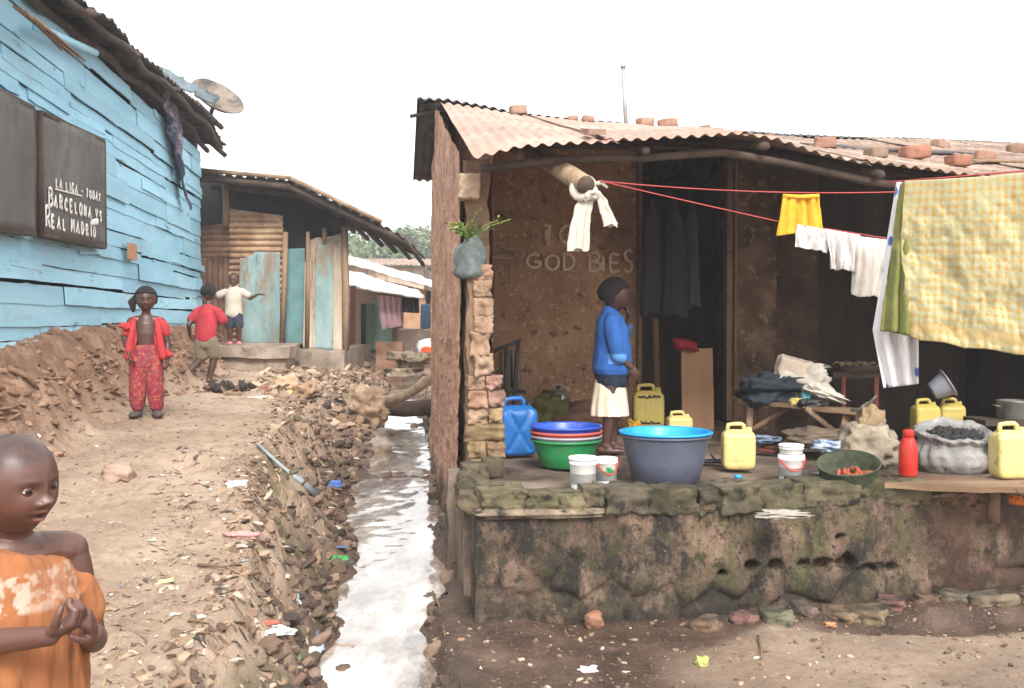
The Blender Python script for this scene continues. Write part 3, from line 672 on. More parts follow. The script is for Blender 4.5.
for t_ in (.72, 1.7, 2.8):
    mb.tube([H(s_, t_, float(roofz(s_, t_))-.10) for s_ in np.linspace(.1, 5.3, 12)], .024, 8, jit=.012, seed=int(t_*9))
add_part('rafters', mb, M['darkwood'])
# beam under the eave front and fascia board
mb = MB()
for s_ in (4.6,):
    mb.tube([H(s_, .75, .4), H(s_+.01, .74, 1.4), H(s_, .72, float(roofz(s_, .7))-.06)], [.05, .045, .04], 10, jit=.015, seed=int(s_*3))
add_part('veranda_post', mb, M['darkwood'])
# protruding beam with a sawn end
mb = MB(); a = P(512, 138, 6.9); b = P(586, 185, 5.42); mb.tube([a, a+(b-a)*.5, b], [.062, .060, .055], 16, jit=.008, seed=4)
beam = add_part('roof_beam', mb, M['polebark'])
mb = MB(); mb.tube([P(522, 140, 6.3), P(545, 163, 5.9)], [.03, .026], 8, jit=.008); add_part('rafter_stub', mb, M['darkwood'])
mb = MB(); d = (b-a)/np.linalg.norm(b-a); mb.tube([b, b+d*.012], [.05, .046], 16, jit=.006); mb.build('sawn_end', M['darkwood'], beam)
# chalk writing: hand-drawn strokes as thin raised ribbons
FONT = {
 'A': [[(0, 0), (.4, 1), (.8, 0)], [(.15, .4), (.65, .4)]], 'B': [[(.05, 0), (.05, 1)], [(-.1, .9), (.4, 1.02), (.6, .8), (.4, .55), (.1, .5)], [(.2, .52), (.65, .4), (.65, .12), (.3, -.02), (0, .02)]],
 'C': [[(.7, .85), (.4, 1), (.1, .75), (.05, .3), (.35, 0), (.7, .12)]], 'D': [[(.08, 0), (.08, 1)], [(-.05, 1), (.45, .95), (.72, .55), (.5, .1), (.0, 0)]], 'E': [[(.6, 1), (.08, 1), (.08, 0), (.62, 0)], [(.08, .5), (.5, .5)]],
 'G': [[(.68, .88), (.4, 1), (.1, .75), (.04, .35), (.3, .02), (.65, .1), (.7, .4), (.4, .42)]], 'I': [[(.2, 0), (.2, 1)]], 'L': [[(.1, 1), (.08, 0), (.6, .02)]], 'M': [[(.0, 0), (.1, 1), (.4, .3), (.72, 1), (.82, 0)]],
 'N': [[(.05, 0), (.08, 1), (.6, 0), (.65, 1)]], 'O': [[(.4, 1), (.1, .8), (.04, .3), (.35, 0), (.68, .2), (.72, .75), (.4, 1)]], 'R': [[(.1, 0), (.05, 1), (.5, .98), (.62, .75), (.4, .5), (.1, .48)], [(.3, .5), (.68, 0)]],
 'S': [[(.62, .88), (.35, 1), (.1, .82), (.2, .58), (.52, .42), (.62, .18), (.35, 0), (.05, .12)]], 'T': [[(0, 1), (.75, 1)], [(.38, 1), (.36, 0)]], 'Y': [[(0, 1), (.35, .5), (.7, 1)], [(.35, .5), (.33, 0)]],
 'V': [[(0, 1), (.35, 0), (.7, 1)]], '-': [[(.1, .5), (.55, .5)]], ' ': [], '1': [[(.1, .8), (.3, 1), (.3, 0)]], '7': [[(0, 1), (.6, 1), (.25, 0)]], 'l': [[(.25, 0), (.25, 1)]], ':': [[(.2, .75), (.2, .66)], [(.2, .3), (.2, .2)]], '3': [[(.1, .9), (.5, .95), (.5, .65), (.25, .52), (.6, .35), (.45, 0), (.05, .08)]], '0': [[(.4, 1), (.1, .7), (.15, .2), (.4, 0), (.65, .3), (.6, .8), (.4, 1)]]}
def spline(pts, n=6):
    pts = [np.array(p, float) for p in pts]
    if len(pts) < 3: return [pts[0]+(pts[1]-pts[0])*k/3 for k in range(4)]
    out = []; q = [2*pts[0]-pts[1]]+pts+[2*pts[-1]-pts[-2]]
    for i in range(1, len(q)-2):
        for k in range(n):
            t_ = k/n; out.append(.5*((2*q[i])+(-q[i-1]+q[i+1])*t_+(2*q[i-1]-5*q[i]+4*q[i+1]-q[i+2])*t_*t_+(-q[i-1]+3*q[i]-3*q[i+1]+q[i+2])*t_**3))
    out.append(pts[-1]); return out
def stroke(mb, pts2, frame, w_, lift=.004, curved=True, rr=random):
    """frame(x, z) -> world point and outward normal"""
    pts = spline(pts2) if curved else [np.array(p, float) for p in pts2]
    V = []; n = len(pts)
    for i, p in enumerate(pts):
        d = pts[min(i+1, n-1)]-pts[max(i-1, 0)]; d = d/(np.linalg.norm(d)+1e-9); nn_ = np.array([-d[1], d[0]])*w_/2*rr.uniform(.7, 1.2)
        for q in (p-nn_, p+nn_):
            w0, N = frame(q[0], q[1]); V.append(w0+N*lift)
    V = np.array(V); m = len(V); V2 = np.concatenate([V, V-frame(0, 0)[1]*.003])
    F = [[2*i, 2*i+1, 2*i+3, 2*i+2] for i in range(n-1)]
    F += [[2*i, 2*i+2, m+2*i+2, m+2*i] for i in range(n-1)]+[[2*i+1, m+2*i+1, m+2*i+3, 2*i+3] for i in range(n-1)]
    mb.add(V2, F)
def write(mb, text, x, z, h, frame, w_, adv=.82, jit=.05, slope=0, rr=random.Random(3), ks=None, **k):
    for i, ch in enumerate(text):
        sc_ = h*(ks[i] if ks else 1)*rr.uniform(.92, 1.08); dz = rr.uniform(-jit, jit)*h; a = rr.uniform(-.08, .08)
        for st in FONT.get(ch, []):
            stroke(mb, [(x+(px_*math.cos(a)-pz*math.sin(a))*sc_*.8, z+dz+(pz*math.cos(a)+px_*math.sin(a))*sc_) for px_, pz in st], frame, w_, curved=len(st) > 3, rr=rr, **k)
        x += h*adv*(1.0 if ch not in ' Il' else .62); z += slope*h*adv
    return x
def hframe(x, z):        # x, z are pixels*1000 measured on the wall plane; origin at pixel (480, 300)
    return H(x, TB-.028, z), np.array([.17, -.98, 0])
def hs_(px, py): p = Hpx(px, py, TB); return float(Hi(p)[0]), float(p[2])
mb = MB(); rr_ = random.Random(2)
def hw(pts, w_, curved=True): stroke(mb, [hs_(*p) for p in pts], hframe, w_, rr=rr_, curved=curved)
def letter(ch, x0, y0, x1, y1, w_=.026):
    for st in FONT[ch]: hw([(x0+(x1-x0)*a/.75, y1+(y0-y1)*b) for a, b in st], w_, len(st) > 3)
letter('G', 526, 254, 540, 268); letter('O', 545, 255, 558, 270); letter('D', 562, 254, 574, 270)
letter('B', 588, 253, 601, 271); letter('I', 600, 256, 609, 271); letter('E', 609, 255, 621, 271); letter('S', 623, 250, 633, 272)
letter('G', 559, 226, 572, 243)
hw([(544, 226), (549, 226), (547, 246)], .04, False); hw([(545, 230), (546, 244)], .03, False)
add_part('chalk_writing', mb, pm('pale_scratched_plaster', L(222, 198, 168), 20, .95, bump=.3))
mb = MB()
hw([(486, 256), (512, 258)], .05, False); hw([(487, 282), (511, 281)], .015, False); hw([(487, 260), (487, 281)], .015, False); hw([(511, 260), (511, 281)], .015, False)
hw([(496, 278), (496, 272), (501, 271), (502, 277)], .018); hw([(488, 246), (498, 243), (506, 249), (515, 250), (523, 252), (519, 259), (514, 252)], .04); hw([(590, 238), (597, 240), (594, 246)], .05, False)
hw([(488, 250), (500, 250)], .05, False)
add_part('chalk_drawing', mb, pm('pale_scratched_plaster', L(170, 142, 114), 20, .95, bump=.3))
# things on the roof: each brick is a thing of its own
bmat = pm('loose_brick', [(.3, L(112, 84, 70)), (.7, L(150, 120, 102))], 9, .9, bump=.8, bdist=.006, bscale=40, col=True)
BR = [(518, 112, 3.55, .15, 'pale round-cornered brick balanced alone on the roof ridge left of the antenna pole', (1.1, 1.15, 1.15)),
      (588, 119, 3.2, .10, 'small red brick on the ridge nearest the left of the antenna pole', (1, .95, .9)),
      (573, 122, 3.4, .08, 'flat pale brick lying just left of the small red one on the ridge', (1.2, 1.2, 1.2)),
      (645, 128, 3.3, .14, 'long pale stone on the ridge just right of the antenna pole', (1.2, 1.2, 1.1)),
      (668, 131, 3.3, .16, 'pinkish stone on the roof ridge, second to the right of the antenna pole', (1.1, 1, 1)),
      (705, 134, 3.3, .10, 'small grey stone on the roof ridge above the middle of the veranda', (.8, .85, .9)),
      (718, 134, 3.2, .08, 'smallest grey stone on the ridge above the middle of the veranda', (.7, .75, .8)),
      (825, 149, 2.0, .16, 'brown brick on the tattered right-hand roof nearest the sagging corner', (1, .9, .85)),
      (876, 163, 1.3, .14, 'greyish brick near the right-hand eave, left of the two red ones', (.8, .85, .85)),
      (914, 156, 1.6, .19, 'large orange-red brick on the right-hand roof', (1.1, .8, .7)),
      (958, 166, 1.2, .15, 'dark red brick above the top corner of the checked blanket', (1, .72, .62)),
      (1017, 149, 2.6, .16, 'brick at the right edge of the photo high on the roof', (.8, .75, .7)),
      (940, 147, 2.8, .14, 'pale brick behind the dark patch on the right-hand roof', (1.1, 1.1, 1.1)),
      (985, 158, 1.8, .15, 'dusty pink brick between the dark red one and the photo edge', (1.05, .95, .9))]
for i, (px, py, t_, w_, lab, cc) in enumerate(BR):
    p = Hpx(px, py, t_); s_ = Hi(p)[0]; z_ = float(roofz(s_, t_))+.03+w_*.2
    mb = MB(); mb.rock((0, 0, 0), (w_*.95, w_*.7, w_*.5), (0, random.uniform(-.1, .1), 0), 6, .25, .08, i, col=cc)
    o = mb.build('loose_brick', bmat); o.location = tuple(H(s_, t_, z_)); o.rotation_euler = (0, 0, random.uniform(-.5, .5)); tag(o, lab, 'brick', 'loose bricks weighing down the house roof')
# red patch brick flat on the front sheet
mb = MB(); p = Hpx(592, 137, .78); s_ = Hi(p)[0]
mb.rough(H(s_-.05, .62, float(roofz(s_, .62))+.045), E1*.10, E2*.24+np.array([0, 0, .05]), np.array([0, 0, .03]), seg=.03, amp=.008, seed=3)
tag(mb.build('loose_brick', bmat), 'flat brick lying on the front edge of the rusty roof above the beam', 'brick', 'loose bricks weighing down the house roof')
# planks and tin scraps on the right-hand roof
for i, (px, py, t_, ln, ang, m_, lab) in enumerate(((850, 150, 2.2, .8, .1, 'darktin', 'bent dark tin strip on the sagging part of the right-hand roof'), (935, 150, 2.3, .7, -.1, 'darktin', 'dark tin strip behind the large red brick on the right-hand roof'), (1000, 158, 1.7, .6, .2, 'wood_h', 'short grey plank on the roof near the right edge of the photo'), (890, 151, 2.4, .9, .05, 'wood_h', 'long pale plank across the right-hand roof'))):
    p = Hpx(px, py, t_); s_ = Hi(p)[0]; mb = MB()
    def fn(U, W):
        ss = s_+(U-.5)*ln; tt = t_+(W-.5)*.13+ang*(U-.5); return H(ss, tt, roofz(ss, tt)+.04+.02*fbm(np.stack([ss*4, tt*4, 0*ss], -1), 1, 3, i))
    mb.grid(fn, 24, 4, thick=.015); tag(mb.build('roof_strip', M[m_]), lab, 'strip', 'strips lying on the house roof')
pole = MB(); a = Hpx(627, 132, 3.6); b = P(623, 68, a[1]); pole.tube([a-np.array([0, 0, .1]), b], [.020, .017], 10); pole.tube([b, b+np.array([0, 0, .03])], .024, 10)
tag(pole.build('antenna_pole', pm('grey_pipe', L(150, 148, 145), 9, .5, metal=.3)), 'thin grey pole standing up from the roof ridge', 'pole')
# rag hanging by the alley side of the gable
mb = MB(); mb.grid(lambda U, W: P(437, 150, 9.0)+np.stack([.03*np.sin(W*9)+U*.05, .02*np.sin(U*7+W*4), -W*.32-.03*fbm(np.stack([U*3, W, W], -1), 2, 3, 3)], -1), 6, 12, thick=.006)
tag(mb.build('dark_rag', M['darktin']), 'dark torn rag hanging under the far gable corner of the brick house', 'rag')

# flat stones of the worn ledge along the foot of the right-hand wall
rr = random.Random(12)
for k in range(13):
    s_ = 1.15+k*.17+rr.uniform(-.04, .04); p = H(s_, -.16+rr.uniform(-.10, .05), 0); w_ = rr.uniform(.12, .24); mb = MB(); mb.rock((0, 0, 0), (w_, w_*rr.uniform(.6, .9), .07), (rr.uniform(-.1, .1), rr.uniform(-.1, .1), rr.random()*3), 8, .35, .2, k, col=(rr.uniform(.6, .9), rr.uniform(.5, .75), rr.uniform(.45, .68)))
    o = mb.build('ledge_stone', M['stone']); o.location = (p[0], p[1], gz(p[0], p[1])+.005); tag(o, 'flat muddy stone in the row along the foot of the mossy plinth', 'stone', 'flat stones along the plinth foot')
# ------------------------------------------------------------------ blue shack on the left
# wall line: a = distance along the alley (world Y), top/bottom heights
def W(Y, z, off=0.): return np.stack(np.broadcast_arrays(-4.37+.127*(14-np.asarray(Y, float))+off, Y, z), -1)
def wpx(px, py, off=.12):
    """pixel -> (Y, z) on the blue wall plane"""
    d = ray(px, py); Y = (-4.37+.127*14+off)/(d[0]/d[1]+.127); return Y, CAM[2]+d[2]/d[1]*Y
shack = thing('blue_shack', (-4.0, 9, 1.4), 'weathered sky-blue plank shack with a dark sagging roof on the red bank', 'shack')
M['bluepaint'] = pm('sky_blue_paint', [(.25, L(122, 172, 196)), (.45, L(146, 197, 218)), (.6, L(160, 208, 227)), (.8, L(186, 222, 234))], 1.6, .75, rvar=.1, bump=.35, bdist=.004, bscale=26, stretch=(1, .25, 1.4), col=True,
   spots=[(6, L(196, 222, 232), .60, .72, (1, .12, 1)), (9, L(86, 118, 134), .60, .70, (1, .2, 1)), (7, L(120, 92, 70), .70, .74, (1, .3, 1)), (2.2, L(150, 178, 188), .58, .72, (1, .4, 1.6)), (24, L(60, 76, 84), .66, .71, (1, .15, 1))])
M['shadepaint'] = pm('painted_shade', L(26, 22, 20), 5, .95)  # near-black colour stands in for shade behind gaps and openings
WTOP = lambda Y: 4.50-.012*(np.asarray(Y)-6.7)
mb = MB(); A = W(4.5, 1.36, -.06); B = W(14.0, 1.36, -.06); mb.rough(A, B-A, np.array([-.05, 0, 0]), np.array([0, 0, 2.66]), seg=.4, amp=0); add = mb.build('gap_shade_sheet', M['shadepaint'], shack)  # added dark sheet paints the shade between the planks
mb = MB(); rr = random.Random(21)
rows = [1.40]; 
while rows[-1] < 3.86: rows.append(rows[-1]+rr.choice([.09, .11, .14, .16, .20]))
def plank(mb, Ya, Yb, z0, z1, out, tilt, seed, shade):
    n_ = max(6, int((Yb-Ya)/.06))
    def fn(U, Wv):
        Y = Ya+(Yb-Ya)*U; q = np.stack([Y*1.0, 0*Y+seed*3.1, 0*Y], -1)
        lo = z0+tilt*(U-.5)+.010*fbm(q, 2.2, 3, seed)-.03*np.clip(fbm(q, 5, 2, seed+5)-.35, 0, 1); hi = z1+tilt*(U-.5)+.010*fbm(q, 2.0, 3, seed+9)+.02*np.clip(fbm(q, 5, 2, seed+15)-.3, 0, 1)
        z = lo+(hi-lo)*Wv; off = out+.012*(1-Wv)+.008*fbm(q, 1.1, 2, seed+3)
        return W(Y, z, off)
    mb.grid(fn, n_, 3, thick=.012, col=(shade, shade, shade))
for i in range(len(rows)-1):
    z0, z1 = rows[i], rows[i+1]; Y = 4.4-rr.random()
    while Y < 14.0:
        ln = rr.uniform(1.3, 3.6); Yb = min(Y+ln, 14.02)
        if 14.02-Yb < .6: Yb = 14.02+rr.uniform(-.03, .02)
        if Yb > 4.2:
            sh = rr.uniform(.86, 1.08); gap = rr.choice([.004, .008, .014, .026])
            plank(mb, Y, Yb-.008, z0-.012+gap, z1+rr.choice([.0, .01, -.008, -.02]), rr.uniform(0, .03), rr.uniform(-.022, .022)*min(1, ln/2), rr.randrange(999), sh)
        Y = Yb+.004
for k in range(9):   # splits: extra nailed slats overlapping others
    Y = rr.uniform(5, 13); z = rr.uniform(1.6, 4.2); plank(mb, Y, Y+rr.uniform(.6, 2.2), z, z+rr.uniform(.06, .12), .022, rr.uniform(-.05, .05), rr.randrange(999), rr.uniform(.9, 1.1))
Y = 0
plank(mb, 4.4, 9.4, 1.345, 1.40, .06, .02, 5, .9); plank(mb, 9.4, 14.0, 1.345, 1.40, .05, .01, 6, .95)
mb.build('plank_cladding', M['bluepaint'], shack, smooth=False)
mb = MB(); Yq, zq = wpx(137, 253); mb.rough(W(Yq-.18, zq-.07, .07), W(Yq+.18, zq-.07, .07)-W(Yq-.18, zq-.07, .07), np.array([.01, 0, 0]), np.array([0, 0, .16]), seg=.04, amp=.01)
mb.build('bare_wood_patch', pm('raw_plywood', L(176, 132, 98), 12, .9), shack)
# corner end of the shack (facing the hut)
mb = MB()
z = 1.4
while z < 3.9:
    h_ = rr.uniform(.15, .25); o = W(14.03, z, -.02); mb.rough(o, np.array([-2.6, .03, rr.uniform(-.02, .02)]), np.array([0, .02, 0]), np.array([0, 0, h_-.012]), seg=.2, amp=.01, seed=int(z*50)); z += h_
mb.build('end_planks', M['bluepaint'], shack)
# roof: dark iron, rafters sticking out, boards
mb = MB()
def rf(U, Wv):
    Y = 4.0+10.45*U; x0 = -4.37+.127*(14-Y); over = .34+.06*fbm(np.stack([Y, 0*Y, 0*Y], -1), 2.2, 3, 3)
    x = x0+over-(3.2)*Wv; z = 3.97+.04*np.minimum(Y-7.5, 4.5)+.55*Wv*.6+.016*np.sin(Y*2*math.pi/.16)-.10*sm(Y, 12.4, 14.5)
    return np.stack([x, Y, z+.03*fbm(np.stack([x, Y, z], -1), 1.5, 3, 6)], -1)
mb.grid(rf, 560, 12, thick=.008); mb.build('roof_sheet', M['darktin'], shack)
mb = MB()
for k, Y in enumerate(np.arange(4.6, 14.3, .78)):
    x0 = -4.37+.127*(14-Y); mb.tube([(x0-2.4, Y, 4.22), (x0, Y+rr.uniform(-.05, .05), 3.96+.04*min(Y-7.5, 4.5)), (x0+.28+rr.uniform(-.06, .10), Y+rr.uniform(-.1, .1), 3.90+.04*min(Y-7.5, 4.5))], [.04, .04, .03], 8, jit=.02, seed=k)
for off, zz in ((.08, 3.86), (.28, 3.90)):
    mb.tube([np.array([-4.37+.127*(14-Y)+off+.03*math.sin(Y*3), Y, zz+.04*min(Y-7.5, 4.5)-.08*float(sm(Y, 12.4, 14.5))+.02*math.sin(Y*5)]) for Y in np.arange(4.2, 14.5, .35)], .035, 8, jit=.02, seed=3)
# broken ends at the corner
mb.tube([P(196, 103, 13.2), P(222, 128, 14.2)], [.05, .03], 8, jit=.02); mb.tube([P(190, 112, 13.6), P(221, 126, 14.2)], [.035, .03], 8, jit=.02); mb.tube([P(205, 138, 14.1), P(226, 156, 14.3)], [.04, .035], 8, jit=.02)
mb.build('rafters', M['darkwood'], shack)
mb = MB(); a = W(7.1, 3.62, .14); b = W(8.5, 3.80, .16); mb.tube([a, b], .028, 8, jit=.02); mb.build('blue_eave_pole', M['bluepaint'], shack)
mb = MB()
for k in range(5):
    a = P(14+k*5, 6+k*3, 6.6); mb.tube([a, a+np.array([.03, .25, -.05]), a+np.array([.01*k, .7, -.10])], [.010, .012, .008], 5, jit=.02, seed=k)
mb.build('loose_sticks', M['wood'], shack)
# lighter grey plate along the roof edge and the round dish at the corner
mb = MB(); c0, c1, c2, c3 = P(158, 66, 10.6), P(218, 97, 13.9), P(215, 106, 13.7), P(170, 82, 10.8)
lump_sheet(mb, c0, c1, c2, c3, 5, .012); tag(mb.build('grey_roof_plate', pm('grey_iron', L(112, 128, 136), 4, .7, bump=.3)), 'blue-grey iron strip lying along the shack roof edge below the round dish', 'sheet')
mb = MB(); ctr = P(217, 98, 13.9); ax = (Vector((.75, -.62, .95))).normalized(); rq = ax.to_track_quat('Z', 'Y').to_matrix()
prof = [(0.001, -.10), (.12, -.09), (.24, -.055), (.33, -.01), (.37, .03), (.38, .035), (.37, .045), (.33, .005), (.24, -.04), (.12, -.075), (.001, -.085)]
mb.lathe(prof, 40, c=ctr, rot=rq, wob=.01); dish = thing('satellite_dish', ctr, 'round brown rusty dish tilted on the far corner of the blue shack roof', 'dish')
mb.build('dish_bowl', pm('rusty_dish', [(.3, L(88, 78, 70)), (.7, L(136, 122, 108))], 4, .8, spots=[(5, L(70, 66, 64), .5, .6)]), dish)
mb = MB(); mb.tube([ctr-np.array(ax)*.10, ctr-np.array(ax)*.10+np.array([-.1, 0, -.3])], .03, 8); mb.build('bracket', M['darkwood'], dish)
# cloth stuffed under the eave at the corner
mb = MB()
def ragf(U, Wv):
    a = np.array(P(158, 82, 11.2)); b = np.array(P(176, 105, 12.4)); v = a+(b-a)*U[..., None]; ln = .35+.95*U
    v = v+np.stack([.03*np.sin(U*16)+.06*Wv+.04*np.sin(Wv*7), .18*Wv*0+.25*Wv, -ln*Wv+.03*np.sin(U*20)], -1); return v+.03*np.stack([fbm(v, 5, 3, q) for q in range(3)], -1)
mb.grid(ragf, 24, 24, thick=.01); tag(mb.build('stuffed_cloth', pm('grey_purple_cloth', L(112, 104, 122), 6, .95, spots=[(7, L(180, 172, 176), .52, .6), (5, L(60, 56, 66), .55, .62)])), 'dirty grey-purple cloth hanging under the eave of the blue shack', 'cloth')
# blackboards
M['board'] = pm('chalkboard', [(.3, L(70, 67, 64)), (.5, L(90, 86, 82)), (.7, L(112, 107, 102))], 2.2, .8, bump=.15, stretch=(1, 1, .5), spots=[(4, L(128, 124, 118), .60, .78, (1, 1, .3)), (1.5, L(52, 48, 46), .5, .7)])
M['chalk'] = pm('chalk', L(225, 222, 216), 30, .95)
def bframe(Y0, z0):
    def f(x, z): return W(Y0+x, z0+z, .125), np.array([.99, .126, 0])
    return f
for k, (pxs, lab) in enumerate((([(-60, 60), (-60, 222), (36, 234), (36, 109)], 'blank scuffed blackboard cut off by the left edge of the photo'), ([(43, 113), (43, 235), (105, 247), (107, 142)], 'blackboard with white chalk football fixtures on the blue shack'))):
    q = [wpx(*p) for p in pxs]; Ya, Yb = (q[0][0]+q[1][0])/2, (q[2][0]+q[3][0])/2
    board = thing('blackboard', W(Ya, q[1][1], .09), lab, 'blackboard', 'blackboards hung on the blue plank wall')
    mb = MB()
    def fn(U, Wv):
        Y = Ya+(Yb-Ya)*U; lo = q[1][1]+(q[2][1]-q[1][1])*U; hi = q[0][1]+(q[3][1]-q[0][1])*U; return W(Y, lo+(hi-lo)*Wv+.004*np.sin(Y*30), .10+.004*np.sin(U*3))
    mb.grid(fn, 20, 12, thick=.03); mb.build('slate', M['board'], board)
    mb = MB(); lo0, lo1, hi0, hi1 = q[1][1], q[2][1], q[0][1], q[3][1]
    for (a, b) in (((Ya, lo0), (Yb, lo1)), ((Ya, hi0), (Yb, hi1)), ((Ya, lo0), (Ya, hi0)), ((Yb, lo1), (Yb, hi1))): mb.bar(W(*a, .095), W(*b, .095), .035, .045, up=(1, 0, 0))
    mb.build('frame', M['darkwood'], board)
    if k == 1:
        fr = bframe(0, 0); rr2 = random.Random(8)
        def wline(text, x0, y0, x1, y1, hpx, w_, adv=.82):
            (Y0, z0), (Y1, z1) = wpx(x0, y0), wpx(x1, y1); h_ = abs(wpx(x0, y0)[1]-wpx(x0, y0-hpx)[1]); n_ = sum(.62 if c in ' Il' else 1 for c in text)
            adv2 = (Y1-Y0)/n_; mbx = MB(); x = Y0; i = 0
            for ch in text:
                u_ = (x-Y0)/(Y1-Y0); zb = z0+(z1-z0)*u_; sc_ = h_*(1.5 if (i == 0 and hpx > 11) else 1)*rr2.uniform(.92, 1.08); a_ = rr2.uniform(-.06, .06)
                for st in FONT.get(ch, []): stroke(mbx, [(x+a*min(adv2*1.02, sc_*.95), zb+(b-.0)*sc_+a_*.02) for a, b in st], fr, w_, lift=.004, curved=len(st) > 3, rr=rr2)
                x += adv2*(.62 if ch in ' Il' else 1); i += 1
            return mbx.build('chalk_writing', M['chalk'], board)
        wline('LA LIGA - TODAY', 55, 187, 101, 202, 9, .019)
        wline('BARCELONA VS', 48, 205, 103, 222, 11.5, .026)
        wline('REAL MADRID', 45, 226, 97, 238, 12, .026)
        mbu = MB(); (Yu0, zu0), (Yu1, zu1) = wpx(54, 189), wpx(81, 196); stroke(mbu, [(Yu0, zu0), (Yu1, zu1)], fr, .014, curved=False); mbu.build('chalk_underline', M['chalk'], board)
        mb = MB(); Yt, zt = wpx(93, 222); mb.rock(W(Yt, zt, .13), (.03, .14, .05), (.2, 0, 0), 3, .5, .2, 3); mb.build('paper_scrap', M['chalk'], board)
# ------------------------------------------------------------------ hut in the middle distance
hut = thing('tin_hut', (-3.0, 15, 1.05), 'rusty tin and plank hut with a low sloping roof at the head of the alley', 'hut')
M['rusttin'] = pm('rusty_tin_wall', [(.3, L(118, 86, 62)), (.5, L(158, 124, 94)), (.7, L(188, 160, 130))], 3, .8, bump=.3, bscale=20, spots=[(3, L(98, 70, 52), .52, .66), (6, L(196, 176, 150), .6, .7)])
M['rusttin_d'] = pm('brown_tin_wall', [(.3, L(96, 66, 50)), (.7, L(140, 104, 82))], 3, .8, bump=.3, bscale=20, spots=[(3, L(74, 54, 42), .52, .66)])
M['teal'] = pm('faded_teal_paint', [(.3, L(98, 118, 116)), (.5, L(122, 146, 144)), (.7, L(152, 172, 168))], 2.5, .8, bump=.4, bscale=20, stretch=(1, 1, .4), spots=[(3, L(128, 106, 84), .50, .62, (1, 1, .3)), (8, L(84, 88, 82), .6, .7, (1, 1, .3))])
M['tealdark'] = pm('teal_tin', [(.3, L(74, 108, 108)), (.7, L(104, 142, 142))], 3, .75, bump=.3, bscale=18, spots=[(4, L(124, 104, 84), .6, .7)])
M['paleboard'] = pm('pale_boards', [(.3, L(140, 122, 104)), (.5, L(172, 154, 134)), (.7, L(200, 184, 166))], 3, .85, bump=.4, bscale=20, stretch=(1, 1, .3), spots=[(4, L(112, 88, 70), .56, .66, (1, 1, .3))])
def panel(name, px, Y, mat, parent, corr=0, cdir='h', thick=.02, amp=.012, ph=0, rag=0, skew=0, seed=0, nu=40, nv=30):
    """panel from 4 pixel corners (bl, br, tr, tl) standing at depth Y"""
    c = [P(x, y, Y+skew*(x-px[0][0])/100) for x, y in px]; mb = MB()
    def fn(U, Wv):
        V = (c[0]*(1-U)[..., None]+c[1]*U[..., None])*(1-Wv)[..., None]+(c[3]*(1-U)[..., None]+c[2]*U[..., None])*Wv[..., None]
        if corr: V[..., 1] += amp*np.sin((V[..., 2] if cdir == 'h' else V[..., 0])*2*math.pi/corr)
        if rag: V[..., 2] += rag*fbm(V*np.array([1, 0, 0])+seed, 5, 3, seed)*Wv
        V[..., 1] += .01*fbm(V, 3, 3, seed); return V
    n1 = nu; n2 = nv
    if corr: 
        if cdir == 'h': n2 = max(nv, int(abs(c[3][2]-c[0][2])/corr*8))
        else: n1 = max(nu, int(abs(c[1][0]-c[0][0])/corr*8))
    mb.grid(fn, n1, n2, thick=thick); return mb.build(name, mats_(mat), parent)
def mats_(m): return M[m] if isinstance(m, str) else m
HY = 14.9
panel('interior_shade_panel', [(196, 345), (347, 352), (345, 205), (196, 172)], HY+.5, 'shadepaint', hut, nu=2, nv=2)  # flat dark sheet painted as the hut's inner shade
panel('tin_wall', [(200, 262), (232, 262), (232, 224), (200, 226)], HY, 'rusttin_d', hut, corr=.09, seed=1)
panel('tin_wall', [(200, 340), (229, 342), (229, 258), (200, 258)], HY-.03, 'rusttin_d', hut, corr=.08, cdir='v', seed=2)
panel('tin_wall', [(228, 343), (283, 345), (283, 216), (230, 209)], HY-.06, 'rusttin', hut, corr=.09, amp=.02, seed=3)
panel('plank_door', [(254, 344), (280, 345), (280, 252), (254, 252)], HY-.10, 'teal', hut, seed=4)
panel('plank_wall', [(238, 344), (256, 344), (256, 250), (240, 258)], HY-.12, 'teal', hut, seed=5, rag=.1)
panel('doorway_shade_panel', [(281, 346), (306, 347), (306, 215), (281, 213)], HY+.12, 'shadepaint', hut, nu=2, nv=2)  # dark panel stands in for shade inside the doorway
panel('door', [(285, 344), (305, 345), (305, 248), (286, 249)], HY+.06, 'tealdark', hut, seed=6)
panel('plank_wall', [(308, 349), (346, 352), (345, 234), (309, 238)], HY-.05, 'paleboard', hut, seed=7, rag=.08)
panel('plank_wall', [(315, 349), (333, 350), (333, 240), (316, 242)], HY-.09, 'teal', hut, seed=8, rag=.08)
panel('plank_wall', [(303, 348), (312, 349), (311, 262), (305, 262)], HY-.12, 'paleboard', hut, seed=9)
mb = MB()
for x0, y0, x1, y1, r in ((282, 344, 285, 232, .04), (226, 226, 225, 180, .05), (307, 347, 308, 232, .035), (346, 350, 345, 226, .05), (324, 240, 324, 228, .035)):
    mb.tube([P(x0, y0, HY-.15), P((x0+x1)/2+.5, (y0+y1)/2, HY-.15), P(x1, y1, HY-.12)], r, 8, jit=.02, seed=x0)
mb.build('frame_posts', M['wood'], hut)
